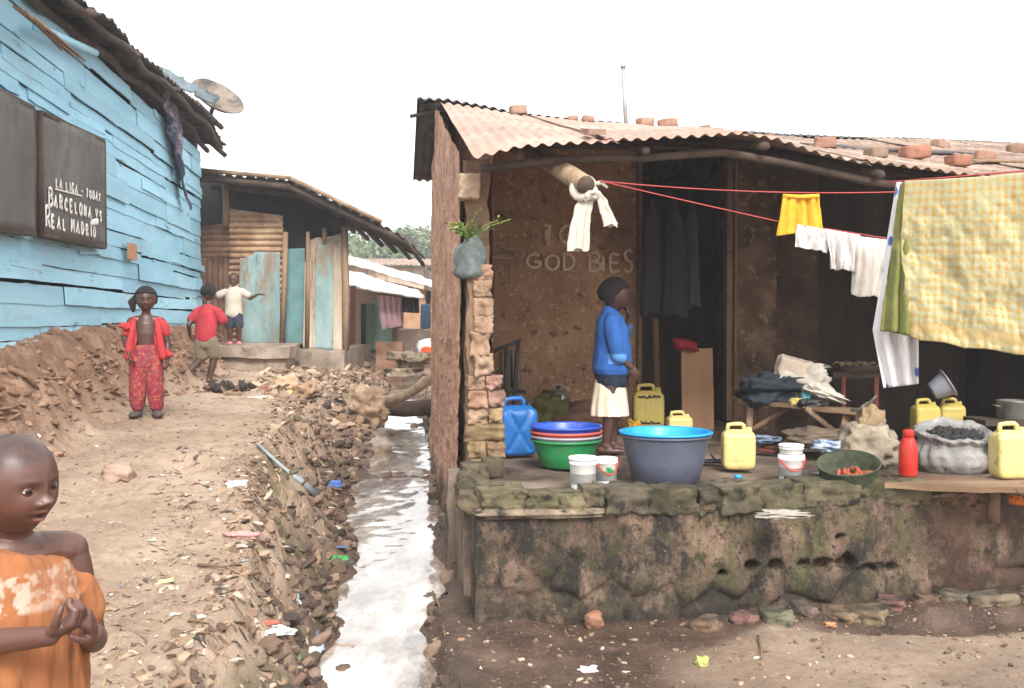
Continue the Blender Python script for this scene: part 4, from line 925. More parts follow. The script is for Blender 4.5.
# bright window slits under the roof are simply open; side return of the hut
mb = MB(); a = P(346, 351, HY); b = P(346, 236, HY); d = np.array([-.44, 2.3, 0])
lump_sheet(mb, a, a+d, b+d+np.array([0, 0, -.3]), b, 3, .03); mb.build('side_wall', M['paleboard'], hut)
mb = MB()
e0, e1, e2 = P(196, 172, 14.2), P(290, 181, 14.2), P(405, 236, 14.2)
def hroof(U, Wv):
    k = U*2; f = np.where((k < .9)[..., None], e0+(e1-e0)*np.clip(k/.9, 0, 1)[..., None], e1+(e2-e1)*np.clip((k-.9)/1.1, 0, 1)[..., None])
    f = f+np.stack([0*U, 3.4*Wv, -.10*Wv+.02*np.sin(f[..., 0]*2*math.pi/.15)+.0*U], -1); f[..., 2] += .05*fbm(f, 2.5, 3, 8); f[..., 1] += .06*fbm(f, 4, 2, 12)*(Wv < .1); return f
mb.grid(hroof, 200, 10, thick=.02); mb.build('roof_sheet', M['darktin'], hut)
mb = MB()
for dy, dz in ((0, -.08), (.7, -.10), (1.8, -.12)):
    mb.tube([e0+np.array([0, dy+.05, dz]), e1+np.array([0, dy+.05, dz]), e2+np.array([0, dy+.05, dz])], .05, 8, jit=.02, seed=int(dy*10))
for k in range(8): s_ = k/7; p = (e1+(e2-e1)*s_); mb.tube([p+np.array([0, 0, -.07]), p+np.array([0, 2.8, -.25])], .04, 6, jit=.02, seed=k)
mb.build('rafters', M['darkwood'], hut)
mb = MB(); p = [e1+np.array([0, -.03, .05]), e1+(e2-e1)*.35+np.array([0, -.05, .04]), e1+(e2-e1)*.8+np.array([0, -.05, .03])]; mb.tube(p, [.035, .04, .03], 8, jit=.04)
mb.tube([e0+np.array([.05, 0, .04]), e1+np.array([0, -.02, .05])], .03, 8, jit=.04, seed=4)
mb.build('edge_poles', M['wood'], hut)
mb = MB(); zf = 1.12
mb.rough(np.array([-4.9, 14.6, .6]), np.array([2.45, .0, 0]), np.array([0, 2.6, 0]), np.array([0, 0, .52]), seg=.1, amp=.05, sc=3); mb.build('earth_base', M['concrete'], hut)
# concrete slab bench / step in front
blk = thing('concrete_step', (-3.7, 13.6, .85), 'long brown concrete step block in front of the tin hut', 'step')
zt = CAM[2]-(346-320)/1000*13.3
a = P(190, 372, 13.3); b = P(286, 372, 13.3)
mb = MB(); mb.rough(np.array([a[0], 13.3, .5]), np.array([b[0]-a[0], 0, 0]), np.array([-.1, 1.0, 0]), np.array([0, 0, zt-.5-.14]), seg=.05, amp=.03, sc=4, seed=3); mb.build('block', M['concrete'], blk)
mb = MB(); mb.rough(np.array([a[0]-.03, 13.22, zt-.15]), np.array([b[0]-a[0]+.10, 0, -.01]), np.array([-.1, 1.15, 0.02]), np.array([0, 0, .15]), seg=.05, amp=.03, sc=5, seed=5); mb.build('slab', M['concrete'], blk)
STEPTOP = zt
# ------------------------------------------------------------------ far alley
far = thing('brick_shed', (-2.2, 24, .8), 'far brick shed with a long pale sloping roof seen at the end of the alley', 'shed')
M['white'] = pm('whitish_sheet', [(.3, L(205, 200, 196)), (.7, L(232, 230, 228))], 3, .7, spots=[(3, L(180, 165, 150), .6, .75)])
M['farbrick'] = pm('far_brick', [(.3, L(140, 104, 78)), (.7, L(178, 142, 112))], 3, .9, bump=.4)
panel('gable_wall', [(346, 320), (440, 345), (440, 293), (346, 272)], 24, 'farbrick', far, thick=.2)
c0, c1, c2, c3 = P(346, 262, 23.5), P(442, 290, 23.5), P(442, 284, 27), P(346, 256, 27)
mb = MB(); lump_sheet(mb, c0, c1, c2, c3, 4, .06); mb.build('roof_sheet', M['white'], far)
panel('window', [(426, 310), (438, 312), (438, 293), (426, 291)], 23.9, 'shadepaint', far, nu=2, nv=2)  # shade of the opening painted as a near-black panel
sh2 = thing('white_roofed_shed', (-2.4, 19.5, .8), 'small shed with a bright white sheet roof behind the tin hut', 'shed')
c0, c1, c2, c3 = P(346, 286, 18.6), P(424, 298, 18.6), P(418, 292, 21), P(346, 270, 21)
mb = MB(); lump_sheet(mb, c0, c1, c2, c3, 7, .04); mb.build('roof_sheet', M['white'], sh2)
panel('mud_wall', [(346, 362), (402, 362), (404, 296), (346, 287)], 19.6, pm('pink_mud', L(176, 150, 130), 3, .9), sh2, thick=.12)
panel('doorway_shade_sheet', [(361, 352), (372, 352), (372, 304), (361, 304)], 19.5, 'shadepaint', sh2, nu=2, nv=2)  # near-black panel, painted shade of the open doorway
panel('green_door', [(374, 350), (392, 350), (392, 300), (374, 300)], 19.45, pm('pale_green_paint', L(140, 178, 160), 4, .8), sh2)
panel('dark_green_leaf', [(366, 351), (374, 351), (374, 304), (366, 303)], 19.40, pm('dull_green_paint', L(84, 104, 84), 4, .8), sh2)
panel('side_post', [(346, 352), (350, 352), (350, 286), (346, 285)], 19.3, 'bluepaint', sh2, nu=3)
def rag(name, px, Y, mat, lab, cat, folds=4, amp=.03, group=None, thick=.008, seed=0):
    c = [P(x, y, Y) for x, y in px]; mb = MB()
    def fn(U, Wv):
        V = (c[0]*(1-U)[..., None]+c[1]*U[..., None])*(1-Wv)[..., None]+(c[3]*(1-U)[..., None]+c[2]*U[..., None])*Wv[..., None]
        V[..., 1] += amp*np.sin(U*folds*6.28+2*fbm(V, 2, 2, seed))*(1-.7*Wv); V = V+.02*np.stack([fbm(V, 4, 3, seed+q) for q in range(3)], -1)*(1-Wv)[..., None]; return V
    mb.grid(fn, 40, 30, thick=thick); return tag(mb.build(name, mats_(mat)), lab, cat, group)
cl = lambda n, *c, **k: pm(n, L(*c), 7, .9, bump=.3, bscale=60, trans=.25, **k)
rag('pink_cloth', [(382, 330), (402, 326), (401, 297), (377, 295)], 19.0, cl('pink_cloth', 232, 196, 200), 'pale pink cloth hanging from a line before the green door', 'cloth')
rag('black_cloth', [(402, 312), (419, 313), (419, 297), (402, 297)], 18.8, cl('black_cloth', 40, 38, 40), 'small black cloth hanging beside the pale pink one', 'cloth')
rag('patterned_cloth', [(348, 352), (356, 352), (356, 286), (350, 286)], 17.6, cl('patterned_cloth', 196, 150, 140), 'reddish patterned cloth hanging at the corner of the tin hut', 'cloth')
rag('white_cloth', [(341, 302), (350, 302), (349, 270), (340, 268)], 16.0, cl('white_cloth', 226, 220, 214), 'white cloth hanging on the right corner of the tin hut', 'cloth')
rag('blue_cloth', [(420, 345), (431, 345), (431, 304), (421, 304)], 20.5, cl('blue_cloth', 84, 112, 142), 'bluish cloth hanging beside the alley wall of the brick house', 'cloth')
mb = MB(); mb.tube([P(377, 294, 19.0), P(402, 297, 18.9), P(432, 299, 18.8)], .008, 5); mb.tube([P(432, 299, 18.8)+np.array([0, 0, -1.4]), P(432, 298, 18.8)], .03, 6); tag(mb.build('far_washing_line', M['darkwood']), 'thin washing line at the end of the alley', 'line')
mb = MB(); a = P(398, 350, 17.5); mb.rough(np.array([a[0], 17.5, .6]), np.array([1.0, 0, 0]), np.array([0, .5, 0]), np.array([0, 0, .78]), seg=.08, amp=.05, seed=5); tag(mb.build('grey_low_wall', M['concrete']), 'low grey wall across the end of the alley', 'wall')
mb = MB(); a = P(375, 366, 15.6); mb.rough(np.array([a[0], 15.6, .6]), np.array([.42, 0, 0]), np.array([0, .4, 0]), np.array([0, 0, .60]), seg=.06, amp=.05, seed=8); tag(mb.build('brown_block', M['rusttin_d']), 'squat dark brown block at the top of the rubble bank', 'block')
mb = MB(); a = P(398, 372, 14.8)
for k in range(9): mb.rock(a+np.array([random.uniform(-.1, .45), random.uniform(-.3, .4), random.uniform(-.0, .25)]), (random.uniform(.15, .4), .3, .12), (0, 0, random.random()), 5, .3, .2, k, col=(1.3, 1.25, 1.15))
tag(mb.build('stone_heap', M['stone']), 'heap of pale stones beside the culvert at the alley end', 'heap')
bag = thing('orange_bundle', P(425, 352, 16.5), 'white bundle with an orange patch lying by the far end of the house wall', 'bundle')
mb = MB(); mb.rock(P(426, 349, 16.5), (.26, .22, .3), (0, 0, 0), 6, .8, .2, 3); mb.build('white_sack', cl('white_sack', 225, 222, 220), bag)
mb = MB(); mb.rock(P(426, 352, 16.38), (.16, .1, .16), (0, 0, 0), 5, .8, .2, 4); mb.build('orange_patch', cl('orange_plastic', 222, 88, 40), bag)
# more far shacks so that a side step does not show an empty plain
for i, (x, y, wd, dp, hg, m_, lab) in enumerate(((-9.5, 20, 4, 5, 2.6, 'rusttin', 'low rusty tin house far behind the blue shack'), (2.5, 16, 7, 4, 2.3, 'farbrick', 'low brick house hidden behind the veranda house'), (-6, 34, 6, 4, 2.6, 'paleboard', 'pale board house in the far distance left of the alley'), (1.5, 32, 7, 5, 2.5, 'farbrick', 'brick house in the far distance right of the alley'), (11, 13, 6, 6, 2.4, 'rusttin', 'tin house beyond the right end of the veranda house'))):
    th = thing('distant_house', (x, y, .8), lab, 'house', None); mb = MB(); z0 = gz(x, y)-.2
    mb.rough(np.array([x-wd/2, y, z0]), np.array([wd, 0, 0]), np.array([0, dp, 0]), np.array([0, 0, hg]), seg=.4, amp=.03); mb.build('wall', M[m_], th)
    mb = MB(); mb.grid(lambda U, Wv: np.stack([x-wd/2-.3+(wd+.6)*U, y-.4+(dp+.8)*Wv, z0+hg+.05+.5*Wv+.02*np.sin(U*wd*40)], -1), 200, 4, thick=.02); mb.build('roof', M['rooftin2'], th)
    mb = MB(); mb.box((x, y-.03, z0+1.0), (.8, .06, 1.9)); mb.build('door', M['darkwood'], th)
# ------------------------------------------------------------------ trees
def leafmat(name, a, b): 
    t = NT(name); at = t.attr('Col'); c = t.mix(1.0, t.ramp(t.noise(3, 4), [(.3, a), (.7, b)]), at.outputs['Color'], 'MULTIPLY'); t.l(c, t.b.inputs['Base Color']); t.b.inputs['Roughness'].default_value = .6; return t.m
M['leaf'] = leafmat('tree_leaves', L(84, 100, 68), L(120, 136, 98)); M['bark'] = pm('bark', L(96, 80, 66), 5, .9, bump=.6)
def tree(x, y, h, cr, lab, seed, nl=5200, asp=.6):
    rr = np.random.RandomState(seed); z0 = gz(x, y); th = thing('broadleaf_tree', (x, y, z0), lab, 'tree', 'trees on the skyline beyond the alley')
    mb = MB(); mb.tube([(x, y, z0-.2), (x+.2, y, z0+h*.3), (x, y, z0+h*.6)], [.35, .28, .16], 10, jit=.05); tips = []
    for k in range(9):
        a = k*.7+rr.rand(); e = np.array([x+cr*.75*math.cos(a), y+cr*.75*math.sin(a), z0+h*(.55+.35*rr.rand())]); s0 = np.array([x, y, z0+h*(.35+.2*rr.rand())]); mb.tube([s0, (s0+e)/2+[0, 0, .3], e], [.14, .09, .04], 6, jit=.04, seed=k); tips.append(e)
    mb.build('trunk', M['bark'], th)
    cl_ = [np.array([x, y, z0+h*.72])+np.array([rr.uniform(-1, 1)*cr*.8, rr.uniform(-1, 1)*cr*.8, rr.uniform(-.3, .3)*h*asp]) for _ in range(16)]+tips
    N = nl; ci = rr.randint(len(cl_), size=N); c = np.array(cl_)[ci]; d = rr.normal(size=(N, 3)); d /= np.linalg.norm(d, axis=1)[:, None]; r = cr*.34*rr.rand(N)[:, None]**.4*(.7+.5*(ci % 5)[:, None]/5)
    c = c+d*r*np.array([1, 1, .7]); sz = cr*.035*rr.uniform(.6, 1.5, N); t1 = rr.normal(size=(N, 3)); t1 /= np.linalg.norm(t1, axis=1)[:, None]; t2 = np.cross(t1, rr.normal(size=(N, 3))); t2 /= np.linalg.norm(t2, axis=1)[:, None]
    V = np.stack([c-t1*sz[:, None], c+t2*sz[:, None]*.6, c+t1*sz[:, None], c-t2*sz[:, None]*.6], 1).reshape(-1, 3); col = np.repeat(rr.uniform(.6, 1.25, N), 4)[:, None]*np.ones(3)
    m2 = MB(); m2.add(V, np.arange(4*N).reshape(-1, 4).tolist(), col=col); m2.build('crown', M['leaf'], th, smooth=False)
tree(-8.4, 62, 6.5, 4.4, 'broad grey-green tree above the roofs at the alley end, centre of the gap', 3, 7000)
tree(-11.5, 68, 6.2, 3.6, 'smaller round tree left of the broad one, half behind the hut roof', 5)
tree(-4.6, 58, 6.4, 2.8, 'narrow tree right of the gap, touching the house corner', 9)
tree(-5.6, 75, 6.0, 4.2, 'faint low tree between the broad one and the house corner', 12)
# ------------------------------------------------------------------ plastics and goods
def plastic(name, c, rough=.38, dirt=True, k=1.0, trans=0, bump=.08):
    return pm(name, [(.3, tuple(x*.86 for x in L(*c, k))), (.7, tuple(min(.9, x*1.08) for x in L(*c, k)))], 6, rough, rvar=.12, bump=bump, bscale=30,
              spots=[(5, tuple(x*.62+.02 for x in L(*c, k)), .56, .72), (14, L(128, 106, 86), .58, .72)] if dirt else (), trans=trans)
PY = plastic('yellow_plastic', (196, 176, 92), .5); PYP = plastic('pale_yellow_plastic', (204, 188, 122), .5); PB = plastic('blue_plastic', (30, 100, 170)); PW = plastic('white_plastic', (238, 236, 230), dirt=False)
PG = plastic('green_plastic', (38, 130, 74)); PGREY = plastic('dark_grey_plastic', (84, 88, 104), .5); PCY = plastic('bright_blue_plastic', (38, 150, 222), .3, dirt=False); PR = plastic('red_plastic', (212, 52, 40), .4)
PBL = plastic('royal_blue_plastic', (40, 80, 180), .35); PRD = plastic('brick_red_plastic', (196, 88, 70)); PGR = plastic('pale_grey_plastic', (150, 150, 160)); BLACK = pm('black_plastic', L(34, 32, 32), 8, .5)
METAL = pm('dull_aluminium', [(.3, L(120, 118, 114)), (.7, L(176, 174, 168))], 6, .4, metal=.7, bump=.1); INK = pm('dark_ink', L(60, 52, 36), 9, .9)
def rbox(mb, size, p=7, n=12, c=(0, 0, 0), disp=None, col=None):
    V, F = cube_top(n); W_ = V/(np.sum(np.abs(V)**p, 1)**(1/p))[:, None]
    if disp is not None: W_ = disp(W_)
    return mb.add(W_*np.array(size)/2+np.array(c), F, col=col)
def jerrycan(loc, w_, d_, h_, mat, label, rz=0, cap=None, style='ribs', mark=False, group='yellow jerrycans around the veranda'):
    o = thing('jerrycan', loc, label, 'jerrycan', group, rz); mb = MB(); hb = h_*.88
    def disp(V):
        V = V.copy(); x, y, z = V[:, 0].copy(), V[:, 1].copy(), V[:, 2].copy()
        k = sm(z, .72, 1.0); V[:, 1] *= 1-.42*k; V[:, 0] *= 1-.10*k
        side = sm(np.abs(y), .8, .97)
        if style == 'ribs': V[:, 1] -= np.sign(y)*side*.07*(np.exp(-((np.abs(x)-.33)/.07)**2)+np.exp(-(x/.05)**2)*.6)*(np.abs(z) < .66)
        if style == 'cross': V[:, 1] -= np.sign(y)*side*.20*np.exp(-((np.abs(x)-np.abs(z)*.75)/.10)**2)*(np.abs(z) < .8)+0
        if style == 'band': V[:, 1] -= np.sign(y)*side*.05*(np.exp(-((z-.45)/.06)**2)+np.exp(-((z+.62)/.05)**2))
        return V
    rbox(mb, (w_, d_, hb), 6, 20, (0, 0, hb/2), disp); ob = mb.build('body', mat, None); ob.parent = o
    mb = MB(); z = hb*.965; mb.tube([(-w_*.34, 0, z-.01), (-w_*.30, 0, h_*.985), (-w_*.1, 0, h_), (w_*.10, 0, h_), (w_*.16, 0, h_*.97), (w_*.18, 0, z-.01)], [d_*.11, d_*.10, d_*.095, d_*.095, d_*.10, d_*.11], 10)
    x = mb.build('handle', mat); x.parent = o
    mb = MB(); mb.lathe([(w_*.10, 0), (w_*.10, h_*.05), (w_*.085, h_*.055), (w_*.085, h_*.12), (0.0001, h_*.12)], 20, c=(w_*.32, 0, z-.01)); x = mb.build('spout', cap or mat); x.parent = o
    if mark:
        mb = MB(); rr = random.Random(3)
        for zz in (.76, .20):
            q = [(-w_*.36+w_*.72*k/14, h_*zz+h_*.03*rr.uniform(-1, 1)) for k in range(15)]
            fr = lambda x_, z_: (np.array([x_, -d_*.50, z_]), np.array([0, -1., 0])); stroke(mb, q, fr, h_*.03, lift=.002, rr=rr)
            stroke(mb, [(-w_*.34, h_*zz-h_*.025), (w_*.36, h_*zz-h_*.02)], fr, h_*.014, lift=.002, curved=False, rr=rr)
        x = mb.build('ink_marking', INK); x.parent = o
    return o
def vessel(name, loc, rt, rb, h_, mat, label, cat, group=None, rim=.012, th=.006, parts=None, n=48, sx=1, wob=0, rot=None, inner=None):
    o = thing(name, loc, label, cat, group); mb = MB()
    prof = [(.0001, 0), (rb*.93, 0), (rb, .008), (rb+(rt-rb)*.5, h_*.5), (rt-.004, h_-.02), (rt, h_-.012), (rt+rim, h_-.010), (rt+rim+.003, h_-.002), (rt+rim*.6, h_+.003), (rt-th*.5, h_)]
    ip_ = [(rt-th, h_-.01), (rb+(rt-rb)*.5-th, h_*.5), (rb-th, .014), (.0001, .010)]
    if inner is None: mb.lathe(prof+ip_, n, sx=sx, wob=wob); x = mb.build('shell', mat); x.parent = o
    else:
        mb.lathe(prof, n, sx=sx, wob=wob); x = mb.build('shell', mat); x.parent = o
        m2 = MB(); m2.lathe([(rt-th*.5, h_)]+ip_, n, sx=sx, wob=wob); x = m2.build('inside', inner); x.parent = o
    if rot is not None: o.rotation_euler = rot
    return o
def F0(px, py, z=FL): p = PZ(px, py, z); return p
# --- veranda front row
jerrycan(F0(517, 455), .255, .17, .375, PB, 'blue jerrycan with crossed grooves beside the brick pier', rz=.25, style='cross', cap=BLACK, group='jerrycans on the veranda')
b0 = F0(566, 466)
vessel('basin', b0, .205, .155, .165, PG, 'green basin at the bottom of the stack of four', 'basin', 'stacked basins left of the girl')
vessel('basin', b0+np.array([0, 0, .035]), .207, .155, .155, PGR, 'pale grey basin second from the bottom of the stack', 'basin', 'stacked basins left of the girl')
vessel('basin', b0+np.array([0, 0, .062]), .209, .155, .155, PRD, 'red basin just under the topmost one of the stack', 'basin', 'stacked basins left of the girl')
vessel('basin', b0+np.array([0, 0, .090]), .207, .155, .158, PBL, 'dark blue basin topmost of the stack', 'basin', 'stacked basins left of the girl')
def bucket(loc, r, h_, label, lid=True, handle=None, logo=False, rz=0):
    o = thing('bucket', loc, label, 'bucket', 'white plastic buckets on the veranda', rz); mb = MB()
    mb.lathe([(.0001, 0), (r*.86, 0), (r*.88, .006), (r*.97, h_*.80), (r*1.02, h_*.81), (r*1.02, h_*.87), (r, h_*.88), (r, h_), (r*.95, h_), (r*.93, h_*.2), (.0001, h_*.19)], 40); x = mb.build('shell', PW); x.parent = o
    if lid:
        mb = MB(); mb.lathe([(r*1.06, h_*.95), (r*1.07, h_*1.03), (r*1.0, h_*1.05), (r*.9, h_*1.01), (.0001, h_*1.01)], 40); x = mb.build('lid', PW); x.parent = o
    if handle:
        mb = MB(); mb.tube([(r*1.02*math.cos(a), -r*1.02*abs(math.sin(a))-.004, h_*.84-.06*math.sin(a)**2*1.0+(.02 if a < .2 else 0)) for a in np.linspace(0, math.pi, 14)], .0035, 6); x = mb.build('handle', handle); x.parent = o
    if logo:
        mb = MB()
        for (dx, dz, cc) in ((-.01, 0, 0), (.012, .008, 0), (0, .018, 0)):
            mb.rock((dx, -r*.95, h_*.52+dz), (.03, .008, .016), (0, .4, 0), 3, .8, .1, 2)
        x = mb.build('green_leaf_emblem', PG); x.parent = o
    return o
z1 = .655
bucket(PZ(583, 489, z1), .073, .165, 'plain white bucket with a lid, left one of the pair on the stones', True)
bucket(PZ(606, 485, z1), .062, .150, 'white bucket with a thin red handle and green emblem', False, PR, True, .2)
o1 = bucket(PZ(791, 481, z1), .072, .150, 'white bucket with a red handle grip near the weep holes', False, PR)
bucket(PZ(791, 481, z1)+np.array([0, .0, .105]), .066, .095, 'white bucket with a lid stacked inside the lower white bucket', True)
vessel('basin', PZ(666, 484, .64)+np.array([0, .02, .01]), .243, .185, .265, PGREY, 'large dark grey washing basin standing on the stones', 'basin', None, rim=.008)
vessel('basin', PZ(666, 484, .64)+np.array([0, .02, .135]), .236, .19, .158, PCY, 'bright sky-blue basin nested in the large grey one', 'basin', None, rim=.022)

jerrycan(F0(738, 469), .195, .13, .27, PYP, 'pale yellow jerrycan standing alone in front of the bench', rz=-.05, style='band')
jerrycan(F0(679, 441), .185, .13, .215, PYP, 'small pale yellow jerrycan half behind the large grey basin', rz=.1, style='band')
jerrycan(F0(648, 431), .25, .15, .37, PY, 'tall yellow jerrycan with dark marks standing in the doorway', rz=0, mark=True)
ZT = .684
jerrycan(PZ(1010, 478, ZT), .20, .14, .30, PYP, 'pale yellow jerrycan on the low plank at the right edge', rz=.1)
jerrycan(F0(925, 436), .20, .14, .28, PY, 'shadowed yellow jerrycan with a grey tub on top', rz=.1)
jerrycan(F0(951, 435), .19, .14, .28, PY, 'shadowed yellow jerrycan behind the charcoal sack, right of the one with the tub', rz=-.1, style='band')
p = F0(925, 436); vessel('tub', p+np.array([.05, 0, .34]), .10, .07, .14, PGR, 'grey plastic tub tilted on a shadowed jerrycan', 'tub', rot=(.2, 1.0, 0))
# wooden board leaning in the doorway and the red cloth on it
mb = MB(); p = F0(698, 430); mb.rough(p+np.array([-.125, 0, 0]), np.array([.26, .02, 0]), np.array([0, .03, 0]), np.array([-.0, .07, .66]), seg=.04, amp=.01, sc=4)
brd = mb.build('wooden_board', pm('clean_plank', [(.3, L(138, 100, 70)), (.7, L(176, 136, 102))], 4, .8, stretch=(1, 1, .15), bump=.3, bscale=30)); tag(brd, 'broad upright wooden board leaning in the dark doorway', 'board')
mb = MB(); mb.rock(p+np.array([-.10, .03, .69]), (.16, .10, .07), (.2, .3, 0), 8, .8, .35, 3); tag(mb.build('red_cloth', pm('red_cloth', L(150, 34, 38), 8, .9)), 'crumpled red cloth lying on top of the upright board', 'cloth')
mb = MB(); mb.tube([P(655, 318, 8.5), P(657, 400, 8.5), P(657, 431, 8.45)], .028, 8, jit=.008); tag(mb.build('thin_pole', M['wood']), 'thin pale pole standing in the doorway below the dark coats', 'pole')
# dark coats hanging in the doorway
for i, (x0, x1, y1, Y, c_, lab) in enumerate(((641, 664, 315, 8.42, (56, 54, 56), 'long charcoal coat hanging at the left of the doorway'), (661, 688, 317, 8.36, (46, 46, 50), 'dark coat with a flared hem in the middle of the doorway'), (684, 700, 306, 8.44, (62, 62, 66), 'dark grey coat hanging at the right of the doorway'))):
    mb = MB(); a, b = P(x0, 200, Y), P(x1, 200, Y); zb = P(x0, y1, Y)[2]
    def fn(U, Wv):
        cx = (a+b)/2; k = .55+.45*Wv+.0*U; ang = U*2*math.pi; r = (b-a)[0]/2*k
        r = r*np.clip(Wv*6, .25, 1); fold = 1+.12*np.sin(ang*7+i)*Wv
        return np.stack([cx[0]+np.cos(ang)*r*fold, cx[1]+np.sin(ang)*.06*fold, a[2]+(zb-a[2])*Wv+.02*np.sin(ang*3)*Wv], -1)
    mb.grid(fn, 56, 24); tag(mb.build('hanging_coat', pm('dark_coat_cloth', L(*c_), 6, .95, bump=.3, bscale=50)), lab, 'coat', 'dark coats hanging in the doorway')
# --- back left corner
ch = thing('broken_chair', F0(510, 432), 'dark metal chair frame with a pale rag standing in the corner of the veranda', 'chair')
mb = MB(); zz = [P(x, y, 7.9) for x, y in ((506, 425), (506, 347), (518, 342), (512, 425))]
mb.tube([zz[0], zz[1]], .016, 8); mb.tube([zz[3], zz[2]], .016, 8); mb.build('back_post', M['darktin'], ch)
mb = MB(); mb.tube([P(490, 352, 7.9), P(521, 340, 7.9)], .015, 8); mb.tube([P(494, 392, 7.9), P(520, 390, 7.9)], .015, 8); mb.build('cross_rail', M['darktin'], ch)
mb = MB(); mb.rough(P(496, 394, 7.9), np.array([.24, 0, 0]), np.array([0, .22, 0]), np.array([0, 0, .02]), seg=.05, amp=.01); mb.build('seat', M['darktin'], ch)
rag('pale_rag', [(500, 388), (520, 386), (519, 348), (498, 352)], 8.1, cl('pale_rag_cloth', 150, 138, 124), 'pale rag draped behind the dark chair frame', 'rag', seed=5)
st = thing('wooden_stool', F0(556, 436), 'dark low stool under the aluminium kettle at the back wall', 'stool')
q = P(559, 406, 7.9); mb = MB(); mb.rough(q+np.array([-.16, 0, -.03]), np.array([.32, 0, 0]), np.array([0, .26, 0]), np.array([0, 0, .03]), seg=.05, amp=.008); mb.build('seat', M['darkwood'], st)
for dx in (-.14, .12):
    for dy in (.03, .22): mb = MB(); mb.bar(q+np.array([dx, dy, -.03]), (q[0]+dx*1.1, q[1]+dy, FL), .03, .03); mb.build('leg', M['darkwood'], st)
kt = thing('kettle', q, 'dull aluminium kettle with a black knob on the stool by the back wall', 'kettle'); kz = q+np.array([0, .1, 0])
mb = MB(); mb.lathe([(.0001, 0), (.075, 0), (.088, .02), (.085, .07), (.06, .115), (.035, .125), (.0001, .13)], 32, c=kz); mb.build('body', METAL, kt)
mb = MB(); mb.tube([kz+np.array([-.07, -.02, .05]), kz+np.array([-.11, -.03, .09]), kz+np.array([-.125, -.03, .13])], [.018, .012, .009], 8); mb.build('spout', METAL, kt)
mb = MB(); mb.tube([kz+np.array([.085*math.cos(a), 0, .09+.075*math.sin(a)]) for a in np.linspace(.1, 3.04, 12)], .006, 6); mb.build('handle', METAL, kt)
mb = MB(); mb.lathe([(.0001, 0), (.014, 0), (.016, .02), (.0001, .026)], 12, c=kz+np.array([0, 0, .13])); mb.build('knob', BLACK, kt)
def heap(name, px, py, w_, h_, mat, lab, cat, seed, Y=None, amp=.3, z=FL, d_=None, rnd=.8, sink=.35):
    p = PZ(px, py, z); mb = MB(); mb.rock((p[0], p[1], z+h_*(.5-sink*.3)), (w_, d_ or w_*.7, h_), (0, 0, seed), 14, rnd, amp, seed, sc=2.2); return tag(mb.build(name, mat), lab, cat)
heap('cloth_bag', 552, 432, .30, .30, cl('green_brown_cloth', 96, 92, 48), 'bulging olive-brown bag below the kettle', 'bag', 3)
heap('orange_cloth', 568, 432, .12, .16, cl('orange_cloth', 214, 120, 44), 'small orange cloth showing beside the olive-brown bag', 'cloth', 5)
heap('flour_sack', 586, 432, .46, .24, pm('brown_sackcloth', L(112, 82, 64), 9, .95, bump=.8), 'dirty brown sack lying against the chalked wall behind the girl', 'sack', 6)
heap('yellow_bag', 634, 436, .14, .12, cl('yellow_wrap', 200, 160, 60), 'small yellow packet lying between the girl and the tall jerrycan', 'packet', 8)
# --- bench with its load
bn = thing('wooden_bench', F0(800, 447), 'long rough wooden bench with braced legs loaded with bundles', 'bench')
A_, B_ = P(736, 399, 7.2), P(874, 413, 6.6); mb = MB(); dv = B_-A_
mb.rough(A_+np.array([0, -.02, -.025]), dv, np.array([.02, .30, 0]), np.array([0, 0, .03]), seg=.05, amp=.012, sc=5); mb.build('seat_plank', M['wood_h'], bn)
for (x0, y0, x1, y1, Y, s_) in ((750, 404, 748, 447, 7.15, 1), (847, 413, 838, 452, 6.75, 0), (755, 404, 756, 436, 7.4, 1), (856, 413, 856, 447, 6.95, 0)):
    mb = MB(); a = P(x0, y0, Y); b = P(x1, y1, Y); b[2] = FL; mb.bar(a, b, .035, .045); mb.build('leg', M['wood'], bn)
for (x0, y0, x1, y1, Y) in ((806, 408, 845, 440, 6.85), (752, 430, 790, 406, 7.15)):
    mb = MB(); mb.bar(P(x0, y0, Y), P(x1, y1, Y), .02, .035); mb.build('brace', M['wood'], bn)
def onb(name, px, py, Y, w_, d_, h_, mat, lab, cat, seed, amp=.3, rnd=.8, rot=(0, 0, 0), n=14):
    p = P(px, py, Y); mb = MB(); mb.rock(p, (w_, d_, h_), rot, n, rnd, amp, seed, sc=2.4); return tag(mb.build(name, mat), lab, cat)
onb('black_bundle', 770, 389, 7.15, .34, .26, .19, cl('black_bundle_cloth', 44, 50, 58), 'dark blue-black cloth bundle at the left end of the bench', 'bundle', 3, .4)
onb('cardboard_box', 793, 376, 7.15, .26, .10, .24, pm('grey_card', L(168, 154, 138), 7, .9), 'creased grey cardboard sheet leaning on the bench load', 'cardboard', 4, .12, .15, (.1, .25, .1), 8)
onb('white_bag', 800, 385, 7.2, .36, .24, .24, pm('pale_sack', [(.3, L(140, 132, 120)), (.7, L(190, 182, 170))], 6, .9, bump=.6, bdist=.02, bscale=14), 'pale grey bag sagging behind the cardboard on the bench', 'bag', 5, .35, .6)
onb('newspaper', 822, 393, 7.0, .26, .2, .06, pm('newsprint', L(190, 182, 170), 20, .9), 'crumpled newspaper near the middle of the bench', 'paper', 6, .3, .5, (0, .35, 0))
